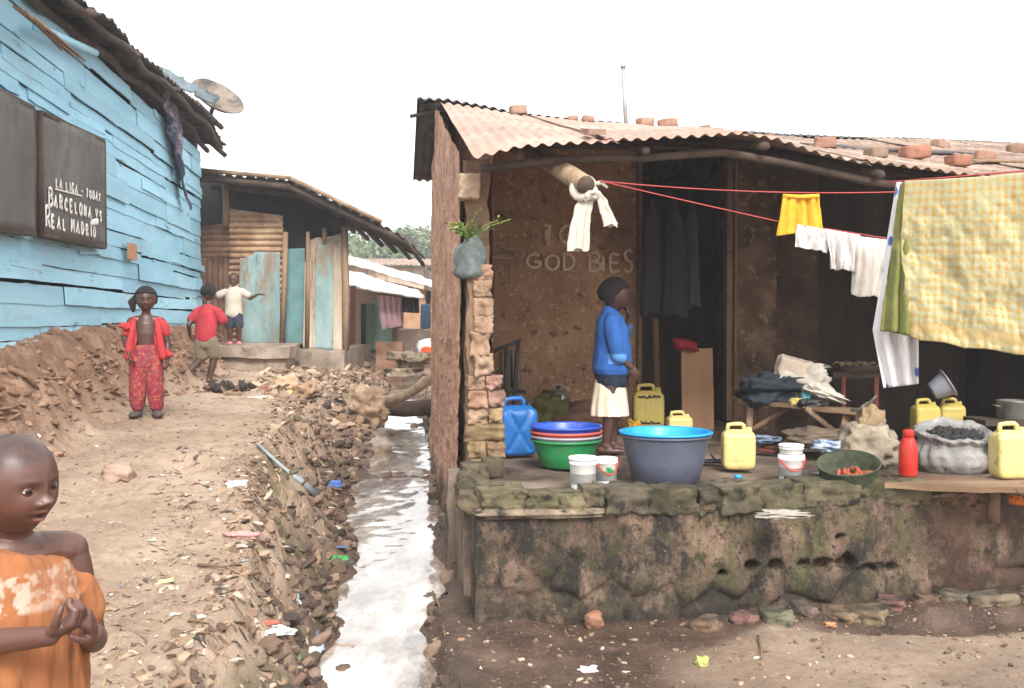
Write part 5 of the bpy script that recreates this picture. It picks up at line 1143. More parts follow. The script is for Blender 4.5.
mb = MB(); q = P(814, 367, 7.3); mb.lathe([(.0001, .03), (.06, .028), (.11, .012), (.125, 0), (.12, -.004), (.0001, .016)], 36, c=q, sx=1.0, rot=Euler((.12, .08, 0)).to_matrix() if False else None); ld = thing('pot_lid', q, 'dull round metal pan lid on top of the bench load', 'lid'); mb.build('disc', METAL, ld); mb = MB(); mb.lathe([(.0001, .03), (.012, .03), (.012, .05), (.0001, .052)], 12, c=q); mb.build('knob', BLACK, ld)
onb('teal_packet', 806, 400, 6.95, .06, .05, .10, cl('teal_wrap', 90, 150, 160), 'small teal packet on the front of the bench', 'packet', 7, .2, .3)
onb('yellow_packet', 797, 402, 6.95, .09, .05, .05, cl('yellow_wrap2', 206, 190, 110), 'small yellow packet left of the teal one on the bench', 'packet', 8, .2, .3)
onb('dark_shoe', 811, 404, 6.9, .16, .09, .06, BLACK, 'dark shoe lying right of the teal packet', 'shoe', 9, .2, .6)
# second table with fringed tray
tb = thing('small_table', F0(858, 440), 'dark small table with one reddish leg and a fringed tray', 'table')
A_, B_ = P(833, 372, 7.9), P(884, 372, 7.9); mb = MB(); mb.rough(A_+np.array([0, 0, -.05]), B_-A_, np.array([0, .4, 0]), np.array([0, 0, .05]), seg=.05, amp=.012); mb.build('tabletop', M['darkwood'], tb)
RL = pm('reddish_wood', L(120, 62, 48), 6, .8)
for x, y in ((843, 7.9), (876, 7.9), (843, 8.25), (876, 8.25)): mb = MB(); a = P(x, 376, y); mb.bar(a, (a[0], a[1], FL), .035, .035); mb.build('leg', RL, tb)
tr = thing('straw_tray', P(858, 366, 7.95), 'dark fringed basket tray with pale straw on the small table', 'tray'); mb = MB()
q = P(858, 371, 8.05); mb.lathe([(.0001, -.02), (.14, -.03), (.20, .0), (.21, .04), (.195, .05), (.15, .01), (.0001, 0)], 30, c=q, wob=.02); mb.build('tray_body', M['darkwood'], tr)
mb = MB(); 
for k in range(90): a = random.uniform(0, 6.28); r = random.uniform(.05, .2); mb.box(q+np.array([r*math.cos(a), r*math.sin(a), .05+random.uniform(-.01, .02)]), (.05, .008, .006), Euler((random.uniform(-.5, .5), random.uniform(-.5, .5), a)).to_matrix())
mb.build('straw', pm('pale_straw', L(170, 138, 100), 9, .9), tr)
# sacks, baskets and shoes at the right
onb('crumpled_sack', 866, 446, 6.4, .30, .26, .24, pm('pale_dirty_sack', [(.3, L(104, 92, 76)), (.7, L(176, 162, 142))], 7, .95, bump=.9, bdist=.02, bscale=16), 'crumpled pale sack slumped on the floor below the bench end', 'sack', 11, .22)
onb('crumpled_sack', 871, 425, 6.5, .15, .14, .22, pm('ochre_sack', L(150, 128, 96), 7, .95, bump=.9, bdist=.02, bscale=16), 'twisted ochre neck of sacking standing above the slumped sack', 'sack', 12, .22)
mb = MB(); mb.tube([P(852, 410, 6.55), P(862, 409, 6.5), P(871, 402, 6.45), P(876, 396, 6.4)], [.012, .014, .010, .005], 6, sq=2); tag(mb.build('horn_scrap', METAL), 'curved pale scrap lying on the right end of the bench', 'scrap')
onb('brown_sack', 818, 438, 6.6, .38, .3, .10, pm('dusty_sack', L(112, 96, 80), 7, .95, bump=.8), 'flat dusty sack spread on the floor under the bench', 'sack', 13, .3)
onb('blue_rag', 834, 446, 6.4, .22, .12, .06, pm('blue_white_cloth', [(.4, L(90, 120, 160)), (.6, L(200, 210, 218))], 16, .9), 'blue and white rag on the floor in front of the bench leg', 'rag', 14, .4)
onb('blue_rag', 765, 439, 6.9, .16, .1, .04, pm('pale_blue_cloth', L(120, 136, 156), 16, .9), 'pale blue rag on the floor below the left end of the bench', 'rag', 15, .4)
def slipper(px, py, rz, c, lab, g='slippers lying on the veranda floor'):
    o = thing('slipper', F0(px, py), lab, 'slipper', g, rz); mb = MB(); mb.rock((0, 0, .012), (.07, .19, .022), (0, 0, 0), 8, .7, .08, 2); x = mb.build('sole', pm('rubber', L(*c), 6, .7)); x.parent = o
    mb = MB(); mb.tube([(-.03, 0, .015), (0, .03, .05), (.03, 0, .015)], .007, 6); x = mb.build('strap', BLACK); x.parent = o
slipper(762, 452, .6, (120, 60, 48), 'reddish slipper nearest the lone pale jerrycan'); slipper(774, 449, 1.0, (124, 66, 54), 'reddish slipper right of its pair, below the bench'); slipper(716, 463, 1.5, (40, 38, 40), 'black slipper just right of the large grey basin')
cap_ = MB(); q = F0(739, 0+482); cap_.lathe([(.0001, 0), (.022, 0), (.022, .016), (.0001, .018)], 16, c=PZ(738, 478, .665)); tag(cap_.build('bottle_cap', PCY), 'tiny bright blue cap on the floor edge in front of the lone jerrycan', 'cap')
cap_ = MB(); cap_.lathe([(.0001, 0), (.05, 0), (.055, .012), (.0001, .014)], 20, c=PZ(818, 474, .665)); tag(cap_.build('tin_disc', METAL), 'small flat tin disc on the floor right of the stacked white buckets', 'tin')
# green basket with orange peelings, on the lower floor
q = PZ(857, 498, .60)+np.array([0, .13, 0]); gbk = thing('woven_basket', q, 'olive green round basket holding orange-brown peelings', 'basket')
mb = MB(); rt = Euler((.28, -.12, 0)).to_matrix(); mb.lathe([(.0001, 0), (.09, 0), (.13, .05), (.155, .11), (.165, .16), (.17, .165), (.158, .165), (.145, .11), (.12, .05), (.08, .015), (.0001, .012)], 40, c=q+np.array([0, 0, .02]), rot=rt, wob=.006)
mb.build('bowl', pm('green_wicker', [(.3, L(46, 52, 36)), (.7, L(82, 88, 64))], 30, .8, bump=.9, bdist=.006, bscale=60), gbk)
mb = MB(); rr = random.Random(5)
for k in range(70):
    a = rr.uniform(0, 6.28); r = .10*math.sqrt(rr.random()); p = Vector((r*math.cos(a)+.02, r*math.sin(a)-.02, .06+rr.uniform(0, .035))); p = rt @ p; mb.rock(np.array(p)+q+np.array([0, 0, .02]), (rr.uniform(.02, .05), .022, .014), (rr.random()*3, rr.random()*3, rr.random()*3), 2, .5, .2, k, col=(rr.uniform(.8, 1.2), rr.uniform(.7, 1.1), .9))
mb.build('peelings', pm('orange_peelings', L(170, 96, 66), 9, .9, col=True), gbk)
# low plank table at the right with its load
lt = thing('plank_table', PZ(955, 480, ZT), 'low weathered plank on stubby legs behind the red brick wall', 'table')
A_, B_ = PZ(884, 483, ZT), PZ(1090, 491, ZT); mb = MB(); mb.rough(A_+np.array([0, 0, -.03]), B_-A_, np.array([-.05, .36, 0]), np.array([0, 0, .03]), seg=.04, amp=.012, sc=5); mb.build('plank', M['wood_h'], lt)
for x in (918, 1000, 1060):
    mb = MB(); a = PZ(x, 486, ZT-.03)+np.array([0, .08, 0]); mb.bar(a, (a[0], a[1], .44), .06, .05); mb.build('leg', M['wood'], lt)
q = PZ(908, 476, ZT); rb_ = thing('plastic_bottle', q, 'red plastic bottle with a short neck on the low plank', 'bottle'); mb = MB()
mb.lathe([(.0001, 0), (.046, 0), (.050, .01), (.050, .15), (.048, .17), (.036, .20), (.030, .215)], 32, c=q); mb.build('body', PR, rb_)
mb = MB(); mb.lathe([(.030, .212), (.030, .25), (.026, .258), (.0001, .262)], 24, c=q); mb.build('cap', PR, rb_)
q = PZ(958, 474, ZT)+np.array([0, .05, 0]); cs = thing('charcoal_sack', q, 'open grey plastic sack of black charcoal with a rolled rim on the low plank', 'sack')
mb = MB(); ang = np.linspace(0, 2*math.pi, 73)
prof = [(.10, 0), (.20, .01), (.245, .06), (.235, .12), (.20, .165), (.185, .19), (.205, .215), (.215, .235), (.19, .25), (.165, .235), (.155, .19), (.165, .15)]
def sk(U, Wv):
    n_ = len(prof)-1; k = Wv*n_; r = np.interp(k, range(len(prof)), [a for a, b in prof]); z = np.interp(k, range(len(prof)), [b for a, b in prof]); a = U*2*math.pi
    v = np.stack([r*np.cos(a)*1.0, r*np.sin(a)*.72, z*1.0], -1); per = np.stack([np.cos(a)*3, np.sin(a)*3, z*12], -1)
    f = fbm(per, 1.3, 4, 5); rd = 1+.07*f+.03*np.sin(a*19+z*30)*np.clip(z/.1, 0, 1); v[..., 0] *= rd; v[..., 1] *= rd; v[..., 2] += .02*fbm(per, .9, 3, 9)*np.clip(z/.05, 0, 1)+.35*v[..., 1]*np.clip((z-.1)/.15, 0, 1); return v+q
mb.grid(sk, 120, 44); mb.build('sack_film', pm('grey_film', [(.3, L(98, 95, 94)), (.5, L(128, 125, 122)), (.7, L(158, 154, 150))], 7, .75, rvar=.1, bump=.7, bdist=.012, bscale=24, spots=[(6, L(80, 76, 74), .56, .66)]), cs)
mb = MB(); rr = random.Random(4)
for k in range(160):
    a = rr.uniform(0, 6.28); r = math.sqrt(rr.random()); mb.rock(q+np.array([.15*r*math.cos(a), .11*r*math.sin(a), .185+.10*r*math.sin(a)*.4+.02*(1-r)+rr.uniform(-.01, .015)]), (rr.uniform(.03, .055), .035, .028), (rr.random()*3, rr.random()*3, 0), 2, .4, .25, k)
tag(mb.build('charcoal', pm('charcoal', L(30, 29, 30), 20, .7, bump=.5), cs), kind='stuff')
onb('leaf_scrap', 1016, 500, 5.25, .06, .05, .04, cl('orange_scrap', 214, 120, 50), 'small orange scrap on the red wall near the right edge', 'scrap', 5, .4)
sh = thing('dark_shelf', P(1010, 425, 7.2), 'dark low shelf in the shadows under the metal pot', 'shelf'); mb = MB(); a = P(985, 421, 7.2); mb.rough(a, np.array([.6, 0, 0]), np.array([0, .35, 0]), np.array([0, 0, -.04]), seg=.1, amp=.01); mb.build('board', M['darkwood'], sh)
for dx in (.03, .55): mb = MB(); mb.bar(a+np.array([dx, .1, -.03]), (a[0]+dx, a[1]+.1, FL-.2), .04, .04); mb.build('leg', M['darkwood'], sh)
mb = MB(); q = P(1014, 420, 7.35); pt = thing('metal_pot', q, 'dull metal cooking pot on the dark shelf at the right edge', 'pot'); mb.lathe([(.0001, 0), (.10, 0), (.115, .02), (.118, .13), (.125, .14), (.125, .146), (.11, .146), (.108, .03), (.0001, .02)], 32, c=q); mb.build('body', METAL, pt)
for sx_ in (-1, 1): mb = MB(); mb.tube([q+np.array([sx_*.115, -.03, .10]), q+np.array([sx_*.15, -.02, .11]), q+np.array([sx_*.15, .02, .11]), q+np.array([sx_*.115, .03, .10])], .006, 6); mb.build('handle', METAL, pt)
# white rag on the plinth top
onb('white_rag', 781, 514, 4.99, .20, .09, .025, cl('white_rag_cloth', 178, 170, 158), 'flattened white rag hanging over the plinth edge above the weep holes', 'rag', 6, .5, .5)
# firewood bits behind the plank
for k, (x0, y0, x1, y1) in enumerate(((905, 500, 955, 494), (930, 503, 975, 492), (975, 490, 985, 503))):
    mb = MB(); mb.tube([P(x0, y0, 5.45), P(x1, y1, 5.4)], .012, 7, jit=.008, seed=k); tag(mb.build('stick', M['wood']), ['long stick lying under the left half of the low plank', 'stick crossing the others under the charcoal sack', 'short pale stick leaning over the red wall'][k], 'stick')
# --- plant in an old vessel on the pier
q = P(469.5, 276, 5.85); po = thing('potted_plant', q, 'leafy green plant growing in a grey-blue dented vessel on the brick pier', 'plant')
mb = MB(); mb.lathe([(.0001, 0), (.075, .0), (.100, .025), (.085, .06), (.098, .10), (.090, .15), (.06, .19), (.045, .21), (.048, .225), (.035, .225), (.0001, .20)], 36, c=q, wob=.035, seed=4); mb.build('vessel', pm('grey_blue_vessel', [(.3, L(62, 69, 69)), (.5, L(88, 97, 96)), (.7, L(122, 129, 124))], 9, .85, bump=.9, bdist=.015, bscale=22, spots=[(7, L(74, 70, 62), .56, .66)]), po)
M['pleaf'] = leafmat('plant_leaves', L(92, 116, 50), L(150, 168, 92)); mb = MB(); ms = MB(); rr = random.Random(6)
top = q+np.array([0, 0, .21])
for k in range(13):
    a = rr.uniform(0, 6.28); ln = rr.uniform(.08, .20); e = top+np.array([math.cos(a)*ln*.8+.02, math.sin(a)*ln*.8, rr.uniform(.05, .15)]); 
    if k == 0: e = top+np.array([.24, -.02, .12])
    if k == 1: e = top+np.array([-.10, -.05, .05])
    ms.tube([top, (top+e)/2+np.array([0, 0, .02]), e], .003, 5)
    for j in range(11):
        s_ = .25+.75*j/10; c_ = top+(e-top)*s_+np.array([rr.uniform(-.02, .02) for _ in range(3)]); d = np.array([rr.uniform(-1, 1), rr.uniform(-1, .5), rr.uniform(-.5, .6)]); d /= np.linalg.norm(d); sd = np.cross(d, [rr.random(), .3, 1]); sd /= np.linalg.norm(sd)
        l_ = rr.uniform(.025, .045); cc = rr.uniform(.7, 1.3); mb.add([c_, c_+d*l_*.5+sd*l_*.28, c_+d*l_, c_+d*l_*.5-sd*l_*.28], [[0, 1, 2, 3]], col=(cc, cc, cc))
mb.build('leaves', M['pleaf'], po, smooth=False); ms.build('stem', M['pleaf'], po)
# --- white cloth knotted round the beam end
q = P(584, 186, 5.47); kn = thing('knotted_cloth', q, 'dirty white cloth knotted round the end of the jutting roof beam', 'cloth'); CW = pm('dirty_white_cloth', [(.3, L(156, 151, 136)), (.7, L(196, 190, 176))], 7, .9, bump=.6, bdist=.01, bscale=20, stretch=(1, 1, .3))
mb = MB(); mb.tube([q+np.array([.054*math.cos(a), .0+.03*math.sin(a), .056*math.sin(a)-.002]) for a in np.linspace(0, 6.28, 16)], .015, 10, jit=.02, sq=1.9); mb.rock(q+np.array([.03, -.02, -.045]), (.075, .06, .06), (0, 0, 0), 10, .8, .3, 3); mb.build('knot', CW, kn)
def tail(pxs, w0, w1, seed):
    mb = MB(); pts = [P(x, y, 5.47) for x, y in pxs]; n_ = len(pts)
    def fn(U, Wv):
        k = Wv*(n_-1); c_ = np.stack([np.interp(k, range(n_), [p[i] for p in pts]) for i in range(3)], -1); a = U*2*math.pi; w_ = (w0+(w1-w0)*Wv)*(1+.3*np.sin(a*4+seed))
        return c_+np.stack([np.cos(a)*w_, np.sin(a)*w_*.5, .01*np.sin(a*3)*Wv], -1)+.008*np.stack([fbm(np.stack([np.cos(a), np.sin(a), Wv*4], -1), 2, 3, seed+q_) for q_ in range(3)], -1)
    mb.grid(fn, 28, 24); mb.build('cloth_tail', CW, kn)
tail([(590, 190), (584, 205), (580, 225), (578, 250)], .028, .05, 1); tail([(592, 188), (602, 200), (606, 212), (611, 226)], .022, .035, 5)
mb = MB(); mb.tube([P(592, 186, 5.5), P(602, 183, 5.5), P(608, 188, 5.5)], [.02, .014, .008], 8, jit=.01); mb.build('knot_end', CW, kn)
# --- red washing lines and the laundry
PK = pm('red_cord', L(168, 66, 62), 9, .7)
LA, LB = P(600, 181, 5.5), P(1010, 186, 5.45)
def sagline(a, b, sag, n_=24): return [a+(b-a)*k/n_+np.array([0, 0, -4*sag*(k/n_)*(1-k/n_)]) for k in range(n_+1)]
mb = MB(); mb.tube(sagline(LA, LB, .05), .0034, 6); tag(mb.build('washing_line', PK), 'upper red washing line holding the yellow shorts', 'washing line', 'red washing lines across the veranda')
L2 = [P(600, 181, 5.48), P(700, 204, 5.5), P(785, 223, 5.5), P(835, 230, 5.5), P(890, 239, 5.5), P(1000, 246, 5.6)]
mb = MB(); mb.tube(L2, .0034, 6); tag(mb.build('washing_line', PK), 'lower red washing line holding three white garments', 'washing line', 'red washing lines across the veranda')
def cloth_px(name, px, Y, mat, lab, cat, folds=5, amp=.02, top=0, seed=0, nu=60, nv=40, build=True, hem=.012, skewY=0, group=None, uv=(1, 1)):
    """garment hanging from a line: pixel corners bl, br, tr, tl"""
    c = [P(x, y, Y+skewY*(x-px[3][0])) for x, y in px]; mb = MB()
    def fn(U, Wv):
        k = U; V = (c[0]*(1-k)[..., None]+c[1]*k[..., None])*(1-Wv)[..., None]+(c[3]*(1-k)[..., None]+c[2]*k[..., None])*Wv[..., None]
        drop = 1-Wv; q_ = np.stack([U*folds, Wv*.8, 0*U+seed], -1)
        V[..., 1] -= amp*(fbm(q_, 1.6, 3, seed)*2+.6*np.sin(U*folds*6.28+seed+1.5*Wv))*np.clip(drop*3, 0, 1)
        V[..., 2] += hem*fbm(np.stack([U*6, 0*U, 0*U+seed], -1), 1, 3, seed+3)*drop
        V[..., 0] += .015*fbm(q_, 1.1, 2, seed+7)*drop
        return V
    mb.grid(fn, nu, nv, thick=.005, uvs=uv); return tag(mb.build(name, mats_(mat)), lab, cat, group)
YS = cl('mustard_cloth', 226, 176, 48); WC = cl('white_cotton', 222, 216, 212); WC2 = cl('off_white_cotton', 214, 206, 196)
sh_ = thing('yellow_shorts', P(800, 196, 5.5), 'mustard yellow shorts pegged on the upper red line', 'shorts')
mb = MB(); c = [P(x, y, 5.47) for x, y in ((777, 236), (823, 233), (819, 196), (783, 196))]
def fn(U, Wv):
    V = (c[0]*(1-U)[..., None]+c[1]*U[..., None])*(1-Wv)[..., None]+(c[3]*(1-U)[..., None]+c[2]*U[..., None])*Wv[..., None]; V[..., 1] -= .02*fbm(np.stack([U*6, Wv, 0*U], -1), 1.5, 3, 4)+.01*np.sin(U*25); V[..., 2] += .035*np.exp(-((U-.55)/.10)**2)*np.clip(1-Wv*2.2, 0, 1)+.02*U*(1-Wv); return V
mb.grid(fn, 60, 30, thick=.012); mb.build('leg_cloth', YS, sh_)
mb = MB(); mb.tube([P(783, 196, 5.46), P(801, 197, 5.46), P(819, 196, 5.46)], .012, 8); mb.build('waistband', YS, sh_)
cloth_px('white_vest', [(795, 247), (828, 252), (829, 230), (797, 224)], 5.46, WC, 'short white cloth, leftmost on the lower red line', 'cloth', 4, .015, seed=3, group='white garments on the lower line')
cloth_px('white_shirt', [(829, 268), (858, 272), (860, 235), (826, 229)], 5.44, WC, 'thin white shirt in the middle of the lower red line', 'shirt', 5, .02, seed=7, group='white garments on the lower line')
cloth_px('white_shirt', [(851, 295), (884, 298), (889, 240), (857, 236)], 5.47, WC2, 'off-white shirt, rightmost and longest on the lower red line', 'shirt', 4, .015, seed=11, group='white garments on the lower line')
# checked quilt: cream, yellow and pale green checks with small orange blocks
t = NT('checked_quilt_cloth'); uvn = t.n('ShaderNodeUVMap'); sx_ = t.n('ShaderNodeSeparateXYZ'); t.l(uvn.outputs[0], sx_.inputs[0])
def band(sock, freq, lo, hi, ph=0): f = t.math('FRACT', t.math('ADD', t.math('MULTIPLY', sock, freq), ph)); return t.math('MULTIPLY', t.mr(f, lo-.03, lo+.03), t.mr(f, hi-.03, hi+.03, 1, 0))
u_, v_ = sx_.outputs[0], sx_.outputs[1]
bx_, by_ = band(u_, 25, .1, .5), band(v_, 22, .1, .5)
base = t.mix(t.math('MULTIPLY', bx_, .7), L(170, 162, 130), L(160, 151, 98)); base = t.mix(t.math('MULTIPLY', by_, .6), base, L(164, 156, 104))
base = t.mix(t.math('MULTIPLY', t.math('MULTIPLY', bx_, by_), t.mr(t.noise(6, 3, off=3), .36, .5)), base, L(184, 134, 66))
base = t.mix(t.math('MULTIPLY', band(v_, 1, .055, .095, .0), .75), base, L(176, 138, 76)); base = t.mix(t.mr(t.noise(3, 5), .5, .75, 0, .35), base, L(178, 170, 136))
t.l(base, t.b.inputs['Base Color']); t.b.inputs['Roughness'].default_value = .95; t.l(t.bump(t.noise(9, 6, .6), .5, .02), t.b.inputs['Normal']); M['quilt'] = t.m
BL = [P(889, 182, 4.95), P(940, 178, 4.8), P(1024, 171, 4.5), P(1110, 164, 4.25)]
mb = MB(); mb.tube(BL, .004, 6); tag(mb.build('washing_line', PK), 'line under the top edge of the big checked quilt', 'washing line', 'red washing lines across the veranda')
mb = MB(); A0, A1 = P(905, 181, 4.88), P(1110, 164, 4.24)
def qf(U, Wv):
    T_ = A0+(A1-A0)*U[..., None]; drop = (.755+.10*U)*(1-Wv); V = T_.copy(); V[..., 2] -= drop; q_ = np.stack([U*4, Wv*2.5, 0*U], -1); k = np.clip((1-Wv)*4, 0, 1)
    V[..., 1] -= (.045*fbm(q_, 1.3, 4, 5)+.02*fbm(q_, 5, 3, 8))*k; V[..., 0] += .02*fbm(q_, 1.1, 3, 9)*k; V[..., 2] += .015*fbm(np.stack([U*9, 0*U, 0*U], -1), 1, 3, 2)*(1-Wv)-.01*np.sin(U*3.1)
    return V
quilt = thing('checked_quilt', A0, 'large yellow and green checked quilt hanging over the line at the right', 'quilt'); mb.grid(qf, 140, 110, thick=.014); mb.build('quilt_face', M['quilt'], quilt)
mb = MB()
def gf(U, Wv):
    c = [P(882, 330, 4.96), P(914, 336, 4.84), P(912, 180, 4.88), P(905, 180, 4.93)]; c[3] = P(903, 181, 4.95)
    V = (c[0]*(1-U)[..., None]+c[1]*U[..., None])*(1-Wv)[..., None]+(c[3]*(1-U)[..., None]+c[2]*U[..., None])*Wv[..., None]; V[..., 1] += .03*np.sin(U*14+Wv*2)*(1-Wv)+.02*U; return V+.012*np.stack([fbm(V, 9, 3, q_) for q_ in range(3)], -1)
mb.grid(gf, 40, 70, thick=.02); mb.build('green_fold', cl('olive_green_cloth', 128, 130, 70), quilt)
t = NT('blue_dotted_white_cloth'); vr = t.n('ShaderNodeTexVoronoi'); t.l(t.tc.outputs['Object'], vr.inputs['Vector']); vr.inputs['Scale'].default_value = 11
c = t.mix(t.math('MULTIPLY', t.mr(vr.outputs['Distance'], .25, .34, 1, 0), t.mr(t.noise(4, 2, off=6), .46, .52)), t.ramp(t.noise(5, 4), [(.3, L(206, 204, 206)), (.7, L(228, 226, 226))]), L(70, 96, 168)); t.l(c, t.b.inputs['Base Color']); t.b.inputs['Roughness'].default_value = .9
t.l(t.bump(t.noise(10, 5, .6, stretch=(1, 1, .3)), .5, .015), t.b.inputs['Normal'])
mb = MB()
def wf(U, Wv):
    c0 = np.stack([np.interp(Wv, [0, .3, .6, 1], [884, 873, 884, 897]), np.interp(Wv, [0, .3, .6, 1], [388, 330, 260, 182])], -1); c1 = np.stack([np.interp(Wv, [0, .3, 1], [918, 918, 910]), np.interp(Wv, [0, .3, 1], [384, 330, 182])], -1)
    px = c0[..., 0]*(1-U)+c1[..., 0]*U; py = c0[..., 1]*(1-U)+c1[..., 1]*U; Y = 5.04+.03*np.sin(U*16+Wv*3)+.02*fbm(np.stack([U*4, Wv*3, 0*U], -1), 1.5, 3, 3)
    dx = (px-512)/1000; dz = (344-py)/1000; dy = math.cos(PITCH)+math.sin(PITCH)*dz; dzz = -math.sin(PITCH)+math.cos(PITCH)*dz; return np.stack([dx/dy*Y, Y, CAM[2]+dzz/dy*Y], -1)
mb.grid(wf, 50, 80, thick=.006); tag(mb.build('white_blue_sheet', t.m), 'white cloth with small blue marks hanging behind the left edge of the quilt', 'cloth')
# --- drain: culvert pipe, wrapped log, bits of litter
pl_ = thing('drain_pipe', P(430, 408, 10.6), 'thick muddy pipe sticking out of the house wall over the drain', 'pipe'); mb = MB(); mb.tube([P(432, 407, 10.4), P(405, 409, 10.5), P(382, 408, 10.6)], .085, 14, jit=.02); mb.build('pipe_wall', M['darkwood'], pl_)
mb = MB(); mb.tube([P(432, 378, 9.8), P(405, 396, 10.1), P(380, 408, 10.4)], [.045, .045, .04], 10, jit=.02); tag(mb.build('wooden_pole', M['polebark']), 'pale wooden pole slanting from the house wall down to the wrapped log', 'pole')
mb = MB(); q = P(366, 408, 10.4); mb.rock(q, (.38, .42, .34), (0, .2, .3), 16, .7, .28, 5, sc=2.6); tag(mb.build('wrapped_log', pm('muddy_sacking', [(.3, L(120, 96, 76)), (.7, L(178, 152, 126))], 8, .95, bump=1, bdist=.03, bscale=14)), 'mud-caked sacking wrapped over a log across the drain', 'log')
def bit(name, px, py, w_, d_, h_, c, lab, cat, seed=1, amp=.35, rz=0, y0=2):
    p = hit(px, py, y0); mb = MB(); mb.rock(p+np.array([0, 0, h_*.3]), (w_, d_, h_), (random.uniform(-.2, .2), random.uniform(-.2, .2), rz), 8, .6, amp, seed, sc=2.2); return tag(mb.build(name, pm(name+'_surface', L(*c), 9, .7, bump=.3)), lab, cat)
bit('white_paper', 279, 637, .11, .09, .02, (228, 228, 224), 'scrap of white paper on the bank at the bottom of the photo', 'paper', 1, .3, .5)
bit('red_wrapper', 270, 631, .06, .03, .015, (180, 96, 80), 'small red wrapper touching the white paper scrap', 'wrapper', 2)
bit('blue_bag', 333, 487, .12, .07, .05, (70, 100, 160), 'blue plastic bag lying in the debris beside the water', 'bag', 3)
bit('green_bag', 340, 563, .09, .07, .05, (64, 140, 72), 'green plastic bag at the edge of the water', 'bag', 4)
bit('sachet', 318, 652, .04, .10, .02, (170, 180, 200), 'pale blue and white sachet at the edge of the water below the green bag', 'sachet', 5)
bit('yellow_rag', 356, 517, .08, .05, .03, (190, 150, 90), 'ochre rag at the edge of the water above the green bag', 'rag', 6)
bit('pale_rock', 118, 478, .15, .12, .10, (160, 134, 116), 'pale lump of rock standing on the dirt path', 'rock', 7, .2)
bit('grey_stone', 405, 569, .06, .05, .03, (96, 84, 74), 'small dark stone standing in the middle of the drain water', 'stone', 8)
bit('tan_packet', 345, 651, .18, .12, .04, (160, 134, 110), 'muddy tan lump lying in the water right of the sachet', 'lump', 9)
bit('foil_wrapper', 165, 583, .06, .03, .012, (190, 180, 130), 'pale yellow wrapper on the path', 'wrapper', 10)
bit('white_wrapper', 588, 672, .07, .05, .02, (226, 214, 214), 'small white wrapper on the wet mud at the bottom', 'wrapper', 11)
bit('green_wrapper', 702, 664, .05, .06, .03, (160, 166, 96), 'yellow-green wrapper standing on the wet mud', 'wrapper', 12)
bit('brown_leaf', 830, 627, .05, .04, .02, (186, 128, 88), 'orange-brown scrap under the right-hand wall', 'scrap', 13)
bit('clay_lump', 594, 626, .08, .07, .08, (140, 98, 76), 'orange clay lump leaning on the foot of the plinth', 'lump', 14, .2)
bit('green_rag', 367, 372+22, .16, .1, .06, (120, 156, 120), 'faded green rag on the rubble bank near the wrapped log', 'rag', 15)
bit('white_bag', 238, 487, .10, .06, .04, (206, 196, 186), 'dirty white bag half buried at the edge of the path', 'bag', 16)
bit('pink_scrap', 244, 536, .14, .04, .02, (196, 140, 132), 'long pinkish scrap on the drain bank', 'scrap', 17)
bit('muddy_bag', 287, 388, .20, .14, .14, (180, 148, 118), 'large muddy tan bag lying at the top of the rubble bank', 'bag', 18, .3)
bit('muddy_bag', 305, 396, .22, .16, .14, (156, 126, 100), 'torn brown bag right of the large muddy one on the bank', 'bag', 19, .4)
strip = [hit(x, y) for x, y in ((257, 448), (270, 460), (285, 474), (300, 486), (318, 500))]; mb = MB(); mb.tube([p+np.array([0, 0, .025]) for p in strip], [.006, .009, .008, .012, .016], 8, sq=1.6, jit=.01); tag(mb.build('blue_strip', pm('faded_blue_strip', L(138, 150, 152), 9, .7)), 'long faded blue strip running down the drain bank', 'strip')
p0 = hit(228, 391); mb = MB(); rr = random.Random(8)
for k in range(34): mb.rock(p0+np.array([rr.gauss(0, .10), rr.gauss(0, .08), rr.uniform(0, .05)]), (rr.uniform(.05, .14), .05, .035), (rr.random()*3, rr.random()*3, rr.random()*3), 3, .5, .3, k, col=(1, 1, 1) if rr.random() < .8 else (4, 3.6, 3.2))
tag(mb.build('ash_heap', pm('burnt_wood', L(58, 48, 42), 9, .95, col=True)), 'small heap of burnt black scraps behind the girl in red', 'heap')
for k, (x0, y0, x1, y1, lab) in enumerate(((198, 289+280, 248, 300+280, 'thin crooked twig on the path above the white paper'), (240, 470, 270, 485, 'short twig at the lip of the drain bank'), (8, 372, 38, 392, 'pale stick lying at the foot of the red bank'), (430, 590, 445, 640, 'thin pale root at the right edge of the water'), (200, 352+20, 226, 362+20, 'dark stick behind the running boy'), (758, 640, 762, 668, 'wispy grey plastic thread on the wet mud'))):
    a, b = hit(x0, y0), hit(x1, y1); mb = MB(); mb.tube([a+[0, 0, .012], (a+b)/2+[.01, .02, .025], b+[0, 0, .012]], [.007, .006, .003] if k != 2 else [.02, .018, .012], 6, jit=.008, seed=k); tag(mb.build('twig', M['wood']), lab, 'twig')
